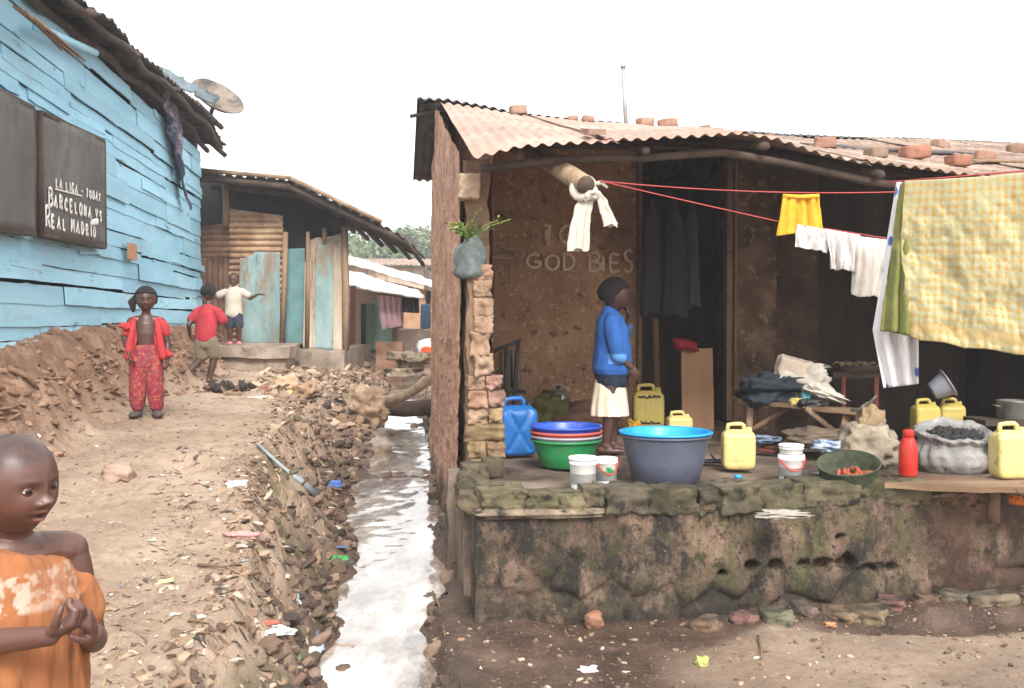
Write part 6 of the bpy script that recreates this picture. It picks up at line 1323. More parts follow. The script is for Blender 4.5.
# ------------------------------------------------------------------ people
def ell(mb, c, r, rot=None, n=10):
    V, F = cube_top(n); W_ = V/np.linalg.norm(V, axis=1, keepdims=True)*np.array(r)
    if rot is not None: W_ = W_ @ np.array(rot).T
    return mb.add(W_+np.array(c), F)
def limb(mb, pts, rad, n=16, sq=1.0):
    pts = [np.array(p, float) for p in pts]
    # smooth the joint a little
    P2, R2 = [pts[0]], [rad[0]]
    for i in range(1, len(pts)):
        for k in (.33, .66, 1.0):
            P2.append(pts[i-1]+(pts[i]-pts[i-1])*k); R2.append((rad[i-1]+(rad[i]-rad[i-1])*k)*(1.05 if k < 1 else 1))
    mb.tube(P2, R2, n, sq=sq)
    for p, r in zip(pts, rad): ell(mb, p, (r*.99,)*3, n=6)
def rotm(yaw=0, pitch=0, roll=0): return np.array((Matrix.Rotation(R(yaw), 3, 'Z') @ Matrix.Rotation(R(pitch), 3, 'X') @ Matrix.Rotation(R(roll), 3, 'Y')))
def head_pts(d, chub=1.0, mouth=0.0):
    dx, dy, dz = d[..., 0], d[..., 1], d[..., 2]
    x, y, z = .395*dx, .46*dy, .5*dz
    y = np.where(dy > 0, y*1.04, y*.90)
    t_ = np.clip((-z-.0)/.5, 0, 1)
    x = x*(1-.36*t_**1.5); y = np.where(dy > 0, y*(1-.62*t_), y*(1-.05*t_))
    x = x*(1+.04*np.clip(z/.3, 0, 1)*(1-np.clip(z-.3, 0, 1)*2))
    w_ = sm(-dy, .08, .5)
    def g(cx, cz, sx, sz, a): return a*np.exp(-((x-cx)/sx)**2-((z-cz)/sz)**2)
    f = g(0, .22, .24, .16, .030)+g(0, -.02, .030, .10, .030)+g(0, -.118, .052, .046, .088)+g(0, -.25, .14, .10, .040)+g(0, -.225, .08, .024, .034)-g(0, -.262, .085, .009+mouth*.022, .034+mouth*.06)+g(0, -.302-mouth*.022, .07, .026, .044)-g(0, -.355, .07, .022, .012)+g(0, -.43, .08, .05, .030)
    for s_ in (-1, 1): f = f+g(s_*.14, .085, .09, .03, .014)-g(s_*.145, -.0, .075, .045, .040)+g(s_*.072, -.138, .036, .030, .056)-g(s_*.026, -.158, .014, .012, .02)+g(s_*.20, -.16, .10, .10, .026*chub)
    y = y-f*w_
    return np.stack([x, y, z], -1)
def sphere_dirs(nu, nv):
    U, Wv = np.meshgrid(np.linspace(0, 2*np.pi, nu+1)[:-1], np.linspace(.02, np.pi-.02, nv), indexing='ij')
    d = np.stack([np.sin(Wv)*np.cos(U), np.sin(Wv)*np.sin(U), np.cos(Wv)], -1); idx = np.arange(nu*nv).reshape(nu, nv); nx_ = np.roll(idx, -1, 0)
    F = np.stack([idx[:, :-1], idx[:, 1:], nx_[:, 1:], nx_[:, :-1]], -1).reshape(-1, 4).tolist()+[list(idx[:, 0]), list(idx[::-1, -1])]
    return d.reshape(-1, 3), F
def head_mesh(mb, c, h, rot, nu=96, nv=80, chub=1., mouth=0.):
    d, F = sphere_dirs(nu, nv); V = head_pts(d, chub, mouth)*h; mb.add(V @ rot.T+c, F)
    for s_ in (-1, 1):
        ell(mb, c+rot @ (np.array([s_*.385, .045, -.045])*h), (.028*h, .055*h, .10*h), rot @ rotm(s_*18, -8, s_*8), 8)
        ell(mb, c+rot @ (np.array([s_*.375, .02, -.10])*h), (.03*h, .035*h, .05*h), rot, 6)
def hand(mb, wrist, fd, pn, s_, curl=.5, thumb=1, spread=.10, tcurl=.3, curls=None):
    f = Vector(fd).normalized(); n_ = Vector(pn); n_ = (n_-f*n_.dot(f)).normalized(); a = f.cross(n_)*thumb      # a: towards the thumb
    w0 = Vector(wrist); c = w0+f*s_*.27; m = np.array(Matrix((a, f, n_)).transposed())
    ell(mb, c, (.235*s_, .32*s_, .105*s_), m, 8); ell(mb, w0+f*s_*.42+a*.0, (.225*s_, .14*s_, .085*s_), m, 8); ell(mb, w0+f*s_*.20+a*.13*s_+n_*.04*s_, (.11*s_, .2*s_, .09*s_), m, 6)
    for i, (o_, ln) in enumerate(((.165, .88), (.055, 1.0), (-.055, .93), (-.16, .74))):
        b = w0+f*s_*(.50-.02*abs(i-1.3))+a*s_*o_; d = (f+a*spread*(1.4-i)*.6).normalized(); pts = [b-d*.06*s_]; p = b; cu = curls[i] if curls else curl; q = d
        pts.append(p)
        for j, l_ in enumerate((.23, .15, .12)):
            an = cu*(.9, 1.25, .9)[j]; ax = Vector(a); rm = Matrix.Rotation(an*thumb*-1*(1 if True else 1), 3, ax); q1 = rm @ q
            if (q1-q).dot(n_) < 0: q1 = Matrix.Rotation(an*thumb, 3, ax) @ q
            q = q1.normalized(); p = p+q*l_*s_*ln; pts.append(p)
        r = .074*s_*(1 if i < 3 else .88); limb(mb, pts, [r*1.05, r*1.05, r, r*.9, r*.78], 8)
    b = w0+f*s_*.16+a*s_*.17+n_*.02*s_; q = (f*.75+a*.75+n_*tcurl).normalized(); p1 = b+q*.20*s_; q2 = (f*.95+a*.25+n_*tcurl*1.5).normalized(); p2 = p1+q2*.17*s_; q3 = (f+n_*tcurl*2-a*.1).normalized(); limb(mb, [b, p1, p2, p2+q3*.11*s_], [.085*s_, .072*s_, .066*s_, .05*s_], 8)
def foot(mb, ank, toe_dir, s_, up=(0, 0, 1)):
    f = Vector(toe_dir).normalized(); u_ = Vector(up); u_ = (u_-f*u_.dot(f)).normalized(); a = f.cross(u_); m = np.array(Matrix((a, f, u_)).transposed()); k = Vector(ank)
    base = k-u_*s_*.24
    ell(mb, base+f*s_*.28+u_*.06*s_, (.20*s_, .46*s_, .13*s_), m, 8); ell(mb, base-f*s_*.12+u_*.09*s_, (.15*s_, .19*s_, .15*s_), m, 8); limb(mb, [k, base+f*s_*.2+u_*.10*s_], [.17*s_, .13*s_], 10)
    for i in range(5): ell(mb, base+f*s_*(.70-.035*i)+a*s_*(.13-.067*i)+u_*.02*s_, ((.062 if i == 0 else .045)*s_, .09*s_, .05*s_), m, 4)
def skinmat(name, c):
    t = NT(name); n1 = t.ramp(t.noise(9, 5, .6), [(.3, tuple(x*.85 for x in c)), (.7, tuple(x*1.12 for x in c))]); cc = t.mix(1.0, n1, t.attr('Col').outputs['Color'], 'MULTIPLY')
    t.l(cc, t.b.inputs['Base Color']); t.l(t.mr(t.noise(30, 4), .3, .7, .36, .52), t.b.inputs['Roughness']); t.b.inputs['Specular IOR Level'].default_value = .5
    t.b.inputs['Subsurface Weight'].default_value = .08; t.b.inputs['Subsurface Radius'].default_value = (.02, .008, .005); t.b.inputs['Subsurface Scale'].default_value = .3
    t.l(t.bump(t.noise(260, 3), .12, .001), t.b.inputs['Normal']); return t.m
SK = skinmat('brown_skin', (.098, .042, .029)); SK2 = skinmat('dark_brown_skin', (.072, .034, .025))
EYEM = NT('eye_surface'); EYEM.l(EYEM.attr('Col').outputs['Color'], EYEM.b.inputs['Base Color']); EYEM.b.inputs['Roughness'].default_value = .15; EYEM = EYEM.m
HAIRM = pm('black_cropped_hair', L(30, 26, 25), 60, .95, bump=1.0, bdist=.006, bscale=260); HAIRS = pm('short_shaved_hair', L(62, 48, 44), 60, .9, bump=.8, bdist=.002, bscale=420)
def lp(mb, name, mat, par, **k): o = mb.build(name, mat, None, **k); o.parent = par; return o
def cover(name, fn, voxel, mat, par, wr=.006, ws=9, seed=0, colf=None, smooth=4, st=(1, 1, .45)):
    mb = MB(); fn(mb); V, F, N = remesh(mb, voxel, smooth)
    f = fbm(V*np.array(st), ws, 4, seed)+.5*np.abs(fbm(V*np.array(st), ws*1.7, 3, seed+4)); V = V+N*(f*wr)[:, None]
    m2 = MB(); m2.add(V, F, col=colf(V) if colf else None); return lp(m2, name, mat, par)
def person(label, root, rz, bodyfn, hc, hh, hrot, voxel, skin, hair='short', chub=1., mouth=0., gaze=(0, -1, 0), hairmat=None, lips=(2.6, 2.0, 2.0), cat='child', hthick=.03):
    o = thing('person', root, label, cat, 'children around the yard' if False else None, rz); hc = np.array(hc, float)
    mb = MB(); bodyfn(mb); head_mesh(mb, hc, hh, hrot, chub=chub, mouth=mouth); V, F, N = remesh(mb, voxel, 2, .35)
    Lc = (V-hc) @ hrot/hh; C = np.ones((len(V), 3)); x, y, z = Lc[:, 0], Lc[:, 1], Lc[:, 2]; front = (y < -.2)
    def g(cx, cz, sx, sz): return np.exp(-((x-cx)/sx)**2-((z-cz)/sz)**2)*front
    lipm = np.clip(g(0, -.228, .085, .022)*.5+g(0, -.305-mouth*.02, .075, .030), 0, 1)[:, None]; C = C*(1-lipm)+np.array(lips)*lipm
    if mouth: mm = np.clip(g(0, -.262, .075, .016)*1.2, 0, 1)[:, None]; C = C*(1-mm)+np.array([.35, .2, .2])*mm
    if hair == 'shaved':
        nrm = Lc/np.linalg.norm(Lc, axis=1, keepdims=True); hz = np.where(nrm[:, 1] < .12, nrm[:, 2]-.56+.1*np.abs(nrm[:, 0])+np.clip(nrm[:, 1]+.35, 0, 1)*1.1, nrm[:, 2]+.38); sc_m = (sm(hz, -.10, .16)*(z > -.6))[:, None]*np.clip(.8+.5*fbm(Lc, 30, 3, 3), 0, 1)[:, None]; C = C*(1-sc_m)+np.array([.42, .52, .6])*sc_m
    br = np.clip(g(-.15, .088, .085, .016)+g(.15, .088, .085, .016), 0, 1)[:, None]*.75; C = C*(1-br)+.3*br; ckm = np.clip(g(-.22, -.16, .1, .09)+g(.22, -.16, .1, .09)+g(0, -.12, .06, .06), 0, 1)[:, None]*.22; C = C*(1+ckm*np.array([1.3, .9, .8]))
    nb = MB(); nb.add(V, F, col=C)
    er = .063*hh
    for s_ in (-1, 1):
        ec = np.array([s_*.142, -.316, .0])*hh
        for up in (1, -1):
            az = np.linspace(-R(78), R(78), 22); k = np.linspace(0, 1, 8); AZ, K = np.meshgrid(az, k, indexing='ij')
            edge = np.where(up > 0, R(19), -R(10))*np.cos(AZ*.95)+R(3)*s_*np.sin(AZ)*1.0; el = edge+(up*R(80)-edge)*K; rr_ = er*(1.10+.05*np.exp(-(K/.12)**2))
            Vv = np.stack([np.sin(AZ)*np.cos(el), -np.cos(AZ)*np.cos(el), np.sin(el)], -1)*rr_[..., None]+ec; idx = np.arange(AZ.size).reshape(AZ.shape)
            Ff = np.stack([idx[:-1, :-1], idx[1:, :-1], idx[1:, 1:], idx[:-1, 1:]], -1).reshape(-1, 4); Ff = Ff if up > 0 else Ff[:, ::-1]
            nb.add(Vv.reshape(-1, 3) @ hrot.T+hc, Ff.tolist(), col=(.75, .72, .72))
    lp(nb, 'body', skin, o)
    for s_ in (-1, 1):
        ec = np.array([s_*.142, -.316, .0])*hh; d, F2 = sphere_dirs(40, 30); gz_ = np.array(gaze, float); gz_ /= np.linalg.norm(gz_); ct = d @ gz_
        C = np.where((ct > math.cos(R(16)))[:, None], (.004, .003, .003), np.where((ct > math.cos(R(36)))[:, None], (.035, .016, .009), (.58, .50, .46)))
        me_ = MB(); me_.add((d*er+ec) @ hrot.T+hc, F2, col=C); lp(me_, 'eye', EYEM, o)
    d, F2 = sphere_dirs(110, 80); V = head_pts(d, chub, 0); zz = d[:, 2]; yy = d[:, 1]
    hl = .50-.10*np.abs(d[:, 0])                             # front hairline height
    mask = sm(np.where(yy < .12, zz-hl+np.clip(yy+.35, 0, 1)*1.1, zz+.38+.3*np.clip(-yy, 0, 1)), -.03, .06)
    th = hthick if hair != 'shaved' else .006
    push = (th*(1+.35*fbm(d, 14, 3, 5)))*mask-.03*(1-mask); V = V*(1+push[:, None]/np.linalg.norm(V, axis=1, keepdims=True))
    hb = MB(); hb.add((V*hh) @ hrot.T+hc, F2)
    if hair == 'shaved': return o
    if hair == 'ponytail':
        a = hc+hrot @ (np.array([-.30, .25, .12])*hh); b = hc+hrot @ (np.array([-.52, .2, -.12])*hh); c_ = hc+hrot @ (np.array([-.48, .12, -.45])*hh); limb(hb, [a, b, c_], [.13*hh, .16*hh, .07*hh], 12); ell(hb, hc+hrot @ (np.array([-.1, .30, .35])*hh), (.2*hh, .2*hh, .18*hh))
    lp(hb, 'hair', hairmat or HAIRM, o)
    return o
def torso(mb, pts, rad, sq=1.35): mb.tube(pts, rad, 22, sq=sq); ell(mb, pts[0], (rad[0]*sq, rad[0], rad[0])); ell(mb, pts[-1], (rad[-1]*sq, rad[-1], rad[-1]))
# ---------------------------- boy in the orange shirt, close to the camera
pb_ = P(15, 545, 1.96); GZ0 = gz(pb_[0], pb_[1]); root = np.array([pb_[0], pb_[1], GZ0]); RZ0 = R(46)
def tol(w_): d = np.array(w_)-root; c, s_ = math.cos(-RZ0), math.sin(-RZ0); return np.array([d[0]*c-d[1]*s_, d[0]*s_+d[1]*c, d[2]])
hcw = tol(P(14, 484, 1.93)); 
HL = tol(P(66, 622, 1.80)); 
shz = tol(P(70, 552, 1.9))[2]
wr_r = tol(P(50, 636, 1.79)); wr_l = tol(P(94, 634, 1.86))
el_r = np.array([-.175, .02, wr_r[2]-.045]); el_l = np.array([.148, -.01, wr_l[2]-.075])
def boy1(mb):
    zc = shz
    torso(mb, [(0, .01, .42), (0, .0, .50), (0, .0, .58), (0, .0, .68), (0, .005, zc-.06), (0, .01, zc-.015)], [.062, .066, .062, .066, .062, .045], 1.45)
    limb(mb, [(0, .015, zc-.05), (0, .01, zc+.02), hcw+np.array([0, .03, -.05])], [.045, .036, .036])
    for s_, el_, wr_ in ((-1, el_r, wr_r), (1, el_l, wr_l)):
        sh = np.array([s_*.112, .012, zc-.030]); limb(mb, [(s_*.04, .015, zc-.02), (s_*.085, .012, zc-.022), sh], [.036, .035, .036]); limb(mb, [sh, (sh+el_)/2, el_], [.034, .030, .026]); limb(mb, [el_, el_+(wr_-el_)*.35, wr_], [.026, .0265, .018])
    for s_ in (-1, 1): limb(mb, [(s_*.05, 0, .42), (s_*.055, -.01, .23), (s_*.055, .01, .05)], [.055, .042, .026]); foot(mb, np.array([s_*.055, .01, .045]), (0, -1, 0), .16)
    d1 = Vector(HL+np.array([.02, -.02, .0])-wr_r)
    fdir = np.array(tol(P(96, 612, 1.80)))-wr_r; hand(mb, wr_r, fdir, (0.1, .25, 1), .106, .62, 1, .02, .55, curls=(.95, .9, .85, .8))
    fd2 = tol(P(62, 606, 1.80))-wr_l; hand(mb, wr_l, np.array(tol(P(80, 600, 1.79)))-wr_l, np.array([-.8, .3, .1]), .104, .45, 1, .02, .4, curls=(.6, .75, .9, .95))
hr1 = rotm(22, 4, -3)
b1 = person('small boy in a torn orange shirt, hands clasped, closest to the camera', root, RZ0, boy1, hcw, .196, hr1, .0023, SK, hair='shaved', chub=1.25, mouth=.55, gaze=(-.26, -1, .0), hairmat=HAIRS)
def shirt1(mb):
    zc = shz; n_ = 90; rings = [(.38, .155, .125, .0), (.46, .15, .12, .0), (.55, .142, .11, .0), (.64, .138, .105, 0), (zc-.10, .134, .10, 0), (zc-.040, .128, .09, .0), (zc-.004, .108, .072, .014)]
    V = []
    for (z, rx, ry, tl) in rings:
        for k in range(n_):
            a = 2*math.pi*k/n_; fo = 1+(.030*math.sin(a*11+z*6)+.022*math.sin(a*17-z*9+1))*min(1, max(0, (zc-.11-z)/.10)); x = rx*fo*math.cos(a); y = ry*fo*math.sin(a); top = (z > zc-.045)
            V.append((x-.012*top, y, z+(-.42*(x+.0) if top else -.05*x*(z > zc-.12))+(.012*math.sin(a) if top else 0)))
    m = len(rings); F = [[i*n_+k, i*n_+(k+1) % n_, (i+1)*n_+(k+1) % n_, (i+1)*n_+k] for i in range(m-1) for k in range(n_)]+[list(range(n_))[::-1], [(m-1)*n_+k for k in range(n_)]]
    mb.add(V, F)
    limb(mb, [(-.08, .01, zc-.05), (-.125, .01, zc-.045), (-.16, .01, zc-.11), (-.18, .01, zc-.16)], [.045, .050, .052, .048], sq=1)
    limb(mb, [(.08, .0, zc-.09), (.118, .0, zc-.10), (.142, -.01, zc-.155)], [.042, .040, .038])
def col1(V):
    z, x, y = V[:, 2], V[:, 0], V[:, 1]; zc = shz; a = sm(z, zc-.118, zc-.108)*(1-sm(z, zc-.045, zc-.035))*(y < -.02)*sm(x, -.125, -.115)*(1-sm(x, .10, .11))
    ntx = fbm(V, 42, 4, 5); half = np.where(x < -.01, sm(ntx, -.05, .12), sm(fbm(V, 75, 3, 9), -.1, .2)*.5+.1); a = (a*half)[:, None]
    st_ = sm(fbm(V, 8, 4, 12), .1, .5)[:, None]*.35
    return (np.array(L(150, 94, 56))*(1-st_)+np.array(L(112, 66, 40))*st_)*(1-a)+np.array(L(178, 158, 142))*a
SHM = NT('orange_shirt_cloth'); SHM.l(SHM.mix(1., SHM.attr('Col').outputs['Color'], SHM.ramp(SHM.noise(12, 6), [(.3, (.82, .8, .8)), (.7, (1.06, 1.05, 1.02))]), 'MULTIPLY'), SHM.b.inputs['Base Color']); SHM.b.inputs['Roughness'].default_value = .9; SHM.l(SHM.bump(SHM.noise(300, 3), .3, .001, SHM.bump(SHM.noise(26, 5, .6, stretch=(1, 1, .35)), .7, .008)), SHM.b.inputs['Normal']); SHM = SHM.m
cover('shirt', shirt1, .0032, SHM, b1, .022, 9, 3, col1, smooth=4, st=(1.3, 1.3, .4))
def shorts1(mb): torso(mb, [(0, .01, .34), (0, .01, .46)], [.09, .08], 1.3); [limb(mb, [(s_*.05, 0, .40), (s_*.06, 0, .24)], [.07, .075]) for s_ in (-1, 1)]
cover('shorts', shorts1, .008, pm('dull_shorts', L(70, 64, 60), 8, .9), b1, .006)
# ---------------------------- girl in the open red jacket
g2 = hit(147, 417, 5, 9); 
def girl2(mb):
    torso(mb, [(0, .0, .46), (0, 0, .55), (0, -.005, .63), (0, 0, .70), (0, .005, .745)], [.062, .056, .062, .060, .040], 1.4); limb(mb, [(0, .01, .73), (0, .0, .80)], [.034, .032])
    for s_, e_, w_ in ((-1, (-.155, .02, .59), (-.115, -.09, .49)), (1, (.15, .02, .56), (.155, -.02, .44))):
        limb(mb, [(s_*.05, .01, .735), (s_*.105, .01, .72), ((s_*.105+e_[0])/2, .015, (.72+e_[2])/2), e_], [.032, .034, .028, .024]); limb(mb, [e_, w_], [.024, .017]); hand(mb, w_, (.2 if s_ < 0 else 0, -.25, -1), (-s_, 0, 0), .10, .45, s_)
    for s_ in (-1, 1): limb(mb, [(s_*.05, 0, .46), (s_*.062, -.01, .25), (s_*.066, .01, .06)], [.055, .042, .025]); foot(mb, (s_*.066, .01, .045), (s_*.2, -1, 0), .16)
p2 = person('girl in an open red jacket and patterned red trousers standing on the dirt path', g2, R(14), girl2, (0, -.005, .885), .19, rotm(3, 3, 0), .005, SK2, hair='ponytail', gaze=(0, -1, 0), hthick=.05)
RDJ = pm('red_jacket_cloth', [(.3, L(150, 34, 38)), (.7, L(184, 56, 56))], 7, .85, bump=.5, bscale=30, bdist=.008)
def jack(mb):
    ang = np.linspace(R(-48), R(228), 40); zs_ = np.linspace(.43, .745, 16)
    for lay in (0,):
        V = []; n_ = len(ang)
        for z in zs_:
            k = (z-.43)/.315; rx = .118-.02*k+.012*math.sin(k*9); ry = .094-.018*k
            for a in ang: V.append((rx*math.cos(a)*(1+.04*math.sin(a*9)), ry*math.sin(a)*(1+.04*math.sin(a*9)), z+.0*a))
        V = np.array(V); W_ = V*np.array([.90, .88, 1]); m = len(zs_); k0 = len(V)
        F = [[i*n_+k, i*n_+k+1, (i+1)*n_+k+1, (i+1)*n_+k] for i in range(m-1) for k in range(n_-1)]; F2 = [[q+k0 for q in f[::-1]] for f in F]
        bd = [k for k in range(n_)]+[i*n_+n_-1 for i in range(1, m)]+[(m-1)*n_+k for k in range(n_-2, -1, -1)]+[i*n_ for i in range(m-2, 0, -1)]
        F3 = [[bd[(i+1) % len(bd)], bd[i], bd[i]+k0, bd[(i+1) % len(bd)]+k0] for i in range(len(bd))]; mb.add(np.concatenate([V, W_]), F+F2+F3)
    for s_ in (-1, 1): limb(mb, [(s_*.085, .01, .725), (s_*.118, .01, .69), (s_*.136, .015, .635)], [.036, .037, .036]); limb(mb, [(s_*.085, -.05, .70), (s_*.10, -.07, .60), (s_*.12, -.06, .46)], [.016, .024, .03])
    limb(mb, [(-.13, -.02, .68), (-.17, -.01, .69)], [.03, .022]); limb(mb, [(.12, -.03, .50), (.17, -.03, .47)], [.03, .025])
cover('jacket', jack, .0055, RDJ, p2, .010, 14, 3, smooth=3)
TRM = NT('patterned_red_cloth'); vr = TRM.n('ShaderNodeTexVoronoi'); TRM.l(TRM.tc.outputs['Object'], vr.inputs['Vector']); vr.inputs['Scale'].default_value = 60; cr_ = TRM.ramp(vr.outputs['Color'], [(.0, L(150, 40, 52)), (.35, L(128, 30, 46)), (.5, L(70, 40, 80)), (.65, L(190, 120, 70)), (.8, L(60, 90, 80)), (1, L(160, 50, 60))])
TRM.l(TRM.mix(.55, cr_, L(138, 38, 50)), TRM.b.inputs['Base Color']); TRM.b.inputs['Roughness'].default_value = .9; TRM = TRM.m
def tr2(mb):
    torso(mb, [(0, 0, .40), (0, 0, .50)], [.078, .072], 1.35); [limb(mb, [(s_*.052, 0, .42), (s_*.062, -.008, .25), (s_*.066, .008, .085)], [.068, .060, .050]) for s_ in (-1, 1)]
cover('trousers', tr2, .0055, TRM, p2, .010, 12, 5)
mb = MB(); [limb(mb, [(s_*.066, .01, .04), (s_*.066, .01, .095)], [.032, .030]) for s_ in (-1, 1)]; lp(mb, 'sock', pm('green_sock', L(40, 84, 64), 9, .9), p2)
for s_ in (-1, 1): mb = MB(); ell(mb, (s_*.078, -.035, .022), (.042, .095, .028), rotm(s_*11)); lp(mb, 'shoe', pm('worn_shoe', L(74, 62, 56), 9, .8), p2)
# ---------------------------- running boy, seen from behind
g3 = hit(206, 383, 7, 14); RZ3 = R(168)
def boy3(mb):
    torso(mb, [(0, 0, .50), (0, -.01, .58), (0, -.03, .68), (0, -.05, .77), (0, -.05, .82)], [.066, .062, .066, .066, .045], 1.4); limb(mb, [(0, -.05, .80), (0, -.06, .88)], [.036, .034])
    for s_, e_, w_ in ((-1, (-.17, -.10, .66), (-.13, -.22, .68)), (1, (.17, .06, .64), (.19, -.0, .53))):
        limb(mb, [(s_*.05, -.05, .81), (s_*.115, -.05, .79), e_], [.032, .036, .026]); limb(mb, [e_, w_], [.026, .018]); hand(mb, w_, (0, -.5, -.6), (-s_, 0, 0), .11, .6, s_)
    limb(mb, [(.05, 0, .50), (.065, -.04, .28), (.13, .16, .12)], [.062, .044, .028]); foot(mb, (.13, .17, .10), (.1, -.15, -1), .18, up=(0, -1, .1))
    limb(mb, [(-.05, 0, .50), (-.05, -.10, .29), (-.01, -.06, .05)], [.062, .046, .028]); foot(mb, (-.01, -.06, .05), (0, -1, 0), .18)
p3 = person('running boy in a red shirt seen from behind', g3, RZ3, boy3, (0, -.07, 1.0), .20, rotm(0, 5, 0), .006, SK2, hthick=.03)
def sh3(mb):
    torso(mb, [(0, -.0, .50), (0, -.0, .56), (0, -.02, .66), (0, -.045, .76), (0, -.05, .82)], [.088, .09, .086, .08, .055], 1.42)
    for s_, e_ in ((-1, (-.17, -.10, .66)), (1, (.17, .06, .64))): limb(mb, [(s_*.08, -.05, .80), (s_*.12, -.05, .78), ((s_*.12+e_[0]*1.2)/2, (e_[1]-.05)/2, .70)], [.045, .052, .055])
cover('shirt', sh3, .006, pm('red_shirt_cloth', [(.3, L(146, 32, 42)), (.7, L(176, 50, 60))], 7, .85, bump=.4, bscale=20), p3, .012, 8, 3)
def so3(mb): torso(mb, [(0, 0, .44), (0, 0, .54)], [.08, .078], 1.35); limb(mb, [(.05, 0, .48), (.065, -.03, .31)], [.075, .075]); limb(mb, [(-.05, 0, .48), (-.05, -.07, .33)], [.075, .075])
cover('shorts', so3, .006, pm('khaki_cloth', L(126, 116, 96), 7, .9, bump=.4), p3, .008, 9, 4)
mb = MB(); ell(mb, (.137, .205, .045), (.045, .02, .115), rotm(3, 5, 0)); lp(mb, 'shoe', pm('black_shoe', L(40, 34, 32), 9, .7), p3)
# ---------------------------- boy with outspread arms on the step
r4 = P(234, 337, 13.8); r4 = np.array([r4[0], 13.8, STEPTOP-.0])
def boy4(mb):
    torso(mb, [(0, .0, .46), (0, 0, .54), (0, 0, .64), (0, 0, .73), (0, .005, .77)], [.062, .058, .062, .060, .042], 1.4); limb(mb, [(0, .01, .75), (0, .0, .82)], [.034, .032])
    for s_, e_, w_ in ((-1, (-.24, -.02, .66), (-.38, -.05, .665)), (1, (.22, -.02, .64), (.33, -.06, .70))):
        limb(mb, [(s_*.05, .01, .755), (s_*.11, .01, .74), e_], [.032, .034, .025]); limb(mb, [e_, w_], [.025, .018]); hand(mb, w_, (s_, -.2, .1), (0, 0, -1), .11, .3, s_)
    limb(mb, [(-.05, 0, .46), (-.05, -.02, .25), (-.05, .01, .06)], [.058, .042, .026]); limb(mb, [(.05, 0, .46), (.07, -.05, .26), (.06, .02, .06)], [.058, .042, .026])
    foot(mb, (-.05, .01, .045), (0, -1, 0), .16); foot(mb, (.06, .02, .045), (.2, -1, 0), .16)
p4 = person('boy in a cream shirt spreading his arms on the concrete step', r4, R(8), boy4, (0, -.01, .90), .195, rotm(-6, 8, 0), .006, SK, hair='shaved', hairmat=HAIRS)
def sh4(mb):
    torso(mb, [(0, .0, .43), (0, 0, .54), (0, 0, .64), (0, 0, .73), (0, .005, .775)], [.085, .078, .078, .075, .05], 1.45)
    for s_ in (-1, 1): limb(mb, [(s_*.08, .01, .745), (s_*.12, .01, .735), (s_*.19, -.01, .69)], [.040, .046, .052])
cover('shirt', sh4, .006, pm('cream_shirt_cloth', [(.3, L(170, 160, 144)), (.7, L(200, 190, 174))], 7, .9, bump=.4), p4, .010, 9, 3)
def so4(mb): torso(mb, [(0, 0, .40), (0, 0, .50)], [.075, .07], 1.35); limb(mb, [(-.05, 0, .43), (-.052, -.015, .28)], [.068, .066]); limb(mb, [(.05, 0, .43), (.07, -.03, .28)], [.068, .066])
cover('shorts', so4, .006, pm('navy_cloth', L(48, 50, 66), 7, .9, bump=.4), p4, .006, 9, 4)
for c_, a_ in (((-.05, -.03, .022), 0), ((.068, -.02, .022), 10)): mb = MB(); ell(mb, c_, (.042, .092, .03), rotm(a_)); lp(mb, 'shoe', pm('pink_shoe', L(206, 120, 124), 9, .7), p4)
# ---------------------------- girl in the blue sweater, seen from the side
g5 = PZ(611, 452, FL); RZ5 = R(92)
def girl5(mb):
    torso(mb, [(0, .01, .56), (0, .0, .66), (0, -.01, .76), (0, .0, .86), (0, .01, .92)], [.070, .064, .068, .068, .046], 1.4); limb(mb, [(0, .01, .90), (0, -.005, 1.0)], [.036, .034])
    limb(mb, [(-.05, .01, .905), (-.115, .01, .885), (-.135, .0, .68)], [.033, .038, .028]); limb(mb, [(-.135, .0, .68), (-.12, -.115, .58)], [.027, .019]); hand(mb, (-.12, -.115, .58), (.1, -.5, -.8), (1, 0, 0), .125, .35, -1)
    limb(mb, [(.05, .01, .905), (.115, .0, .885), (.12, -.10, .74)], [.033, .038, .028]); limb(mb, [(.12, -.10, .74), (.05, -.125, .90)], [.027, .019]); hand(mb, (.05, -.125, .895), (-.1, .15, 1), (-.3, 1, 0), .12, .45, 1)
    limb(mb, [(-.05, .01, .56), (-.055, .01, .32), (-.055, .045, .06)], [.064, .046, .028]); limb(mb, [(.05, .01, .56), (.055, -.03, .31), (.055, -.015, .06)], [.064, .046, .028])
    foot(mb, (-.055, .045, .05), (-.1, -1, 0), .19); foot(mb, (.055, -.015, .05), (.1, -1, 0), .19)
p5 = person('girl in a loose blue sweater and cream skirt standing on the veranda', g5, RZ5, girl5, (0, -.022, 1.055), .228, rotm(4, 6, 0), .0055, SK2, hthick=.05, chub=.9)
def sw5(mb):
    torso(mb, [(0, .0, .50), (0, .0, .56), (0, -.005, .68), (0, .0, .80), (0, .005, .90), (0, .01, .945)], [.108, .128, .124, .112, .086, .05], 1.2)
    limb(mb, [(-.08, .01, .90), (-.13, .01, .87), (-.15, .0, .76), (-.15, -.015, .66)], [.045, .055, .056, .046]); limb(mb, [(-.15, -.015, .66), (-.143, -.035, .645)], [.048, .05])
    limb(mb, [(.08, .01, .90), (.13, .0, .87), (.135, -.10, .75)], [.045, .055, .05]); limb(mb, [(.135, -.10, .75), (.08, -.12, .84)], [.045, .036])
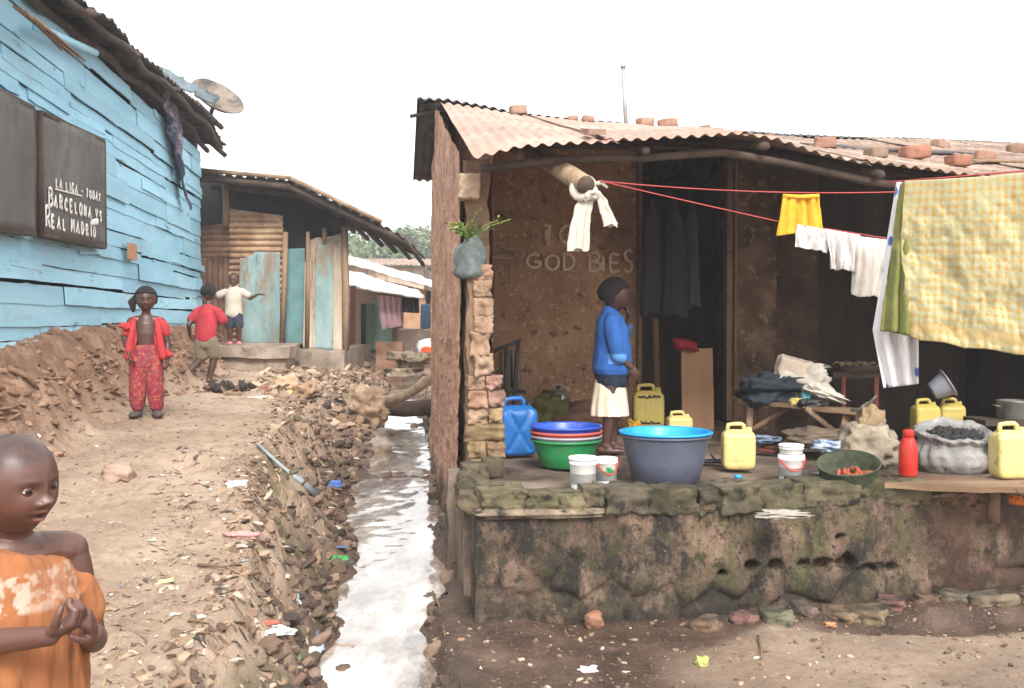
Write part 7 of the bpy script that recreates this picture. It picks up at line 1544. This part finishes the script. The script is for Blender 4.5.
def col5(V):
    z = V[:, 2]; x = V[:, 0]; y = V[:, 1]; c_ = np.array(L(36, 84, 150))*np.ones((len(V), 1)); st_ = ((x > .02) & (y < -.06) & (z > .70) & (np.mod(z+y*.5, .03) < .010))[:, None]; c_ = np.where(st_, np.array(L(54, 70, 60)), c_)
    cuff = ((np.hypot(x+.148, y+.025) < .065) & (z < .668) & (z > .60))[:, None]; c_ = np.where(cuff, np.array(L(84, 136, 196)), c_); hem = (z < .53)[:, None] & (np.hypot(x, y) < .2)[:, None]; return np.where(hem, np.array(L(28, 40, 60)), c_)
SWM = NT('blue_sweater_knit'); SWM.l(SWM.mix(1., SWM.attr('Col').outputs['Color'], SWM.ramp(SWM.noise(8, 6), [(.3, (.8, .8, .8)), (.7, (1.15, 1.15, 1.15))]), 'MULTIPLY'), SWM.b.inputs['Base Color']); SWM.b.inputs['Roughness'].default_value = .95; SWM.l(SWM.bump(SWM.noise(160, 3), .4, .003), SWM.b.inputs['Normal'])
cover('sweater', sw5, .0055, SWM.m, p5, .016, 7, 3, col5)
def sk5(mb):
    n_ = 60; rings = [(.245, .128), (.30, .124), (.38, .116), (.46, .104), (.54, .09)]; V = []
    for z, r in rings:
        for k in range(n_): a = 2*math.pi*k/n_; q_ = 1+.06*math.sin(a*11)*(.54-z)/.3; V.append((r*q_*math.cos(a)*.95, r*q_*math.sin(a)+.012, z))
    m = len(rings); mb.add(V, [[i*n_+k, i*n_+(k+1) % n_, (i+1)*n_+(k+1) % n_, (i+1)*n_+k] for i in range(m-1) for k in range(n_)]+[list(range(n_))[::-1], [(m-1)*n_+k for k in range(n_)]])
cover('skirt', sk5, .0055, pm('cream_skirt_cloth', [(.3, L(196, 180, 156)), (.7, L(222, 208, 186))], 7, .9, bump=.3), p5, .006, 9, 4, smooth=2)
# ------------------------------------------------------------------ air
hz = bpy.data.materials.new('thin_haze'); hz.use_nodes = True; hn = hz.node_tree; hn.nodes.clear()
ho = hn.nodes.new('ShaderNodeOutputMaterial'); hv = hn.nodes.new('ShaderNodeVolumePrincipled'); hn.links.new(hv.outputs[0], ho.inputs['Volume'])
hv.inputs['Color'].default_value = (.95, .96, 1, 1); hv.inputs['Density'].default_value = .003; hv.inputs['Anisotropy'].default_value = .2
mb = MB(); zlo = float(ZZ.min())-1.0; mb.box((0, 180, (zlo+14)/2), (900, 1000, 14-zlo)); tag(mb.build('haze', hz, smooth=False), kind='stuff')
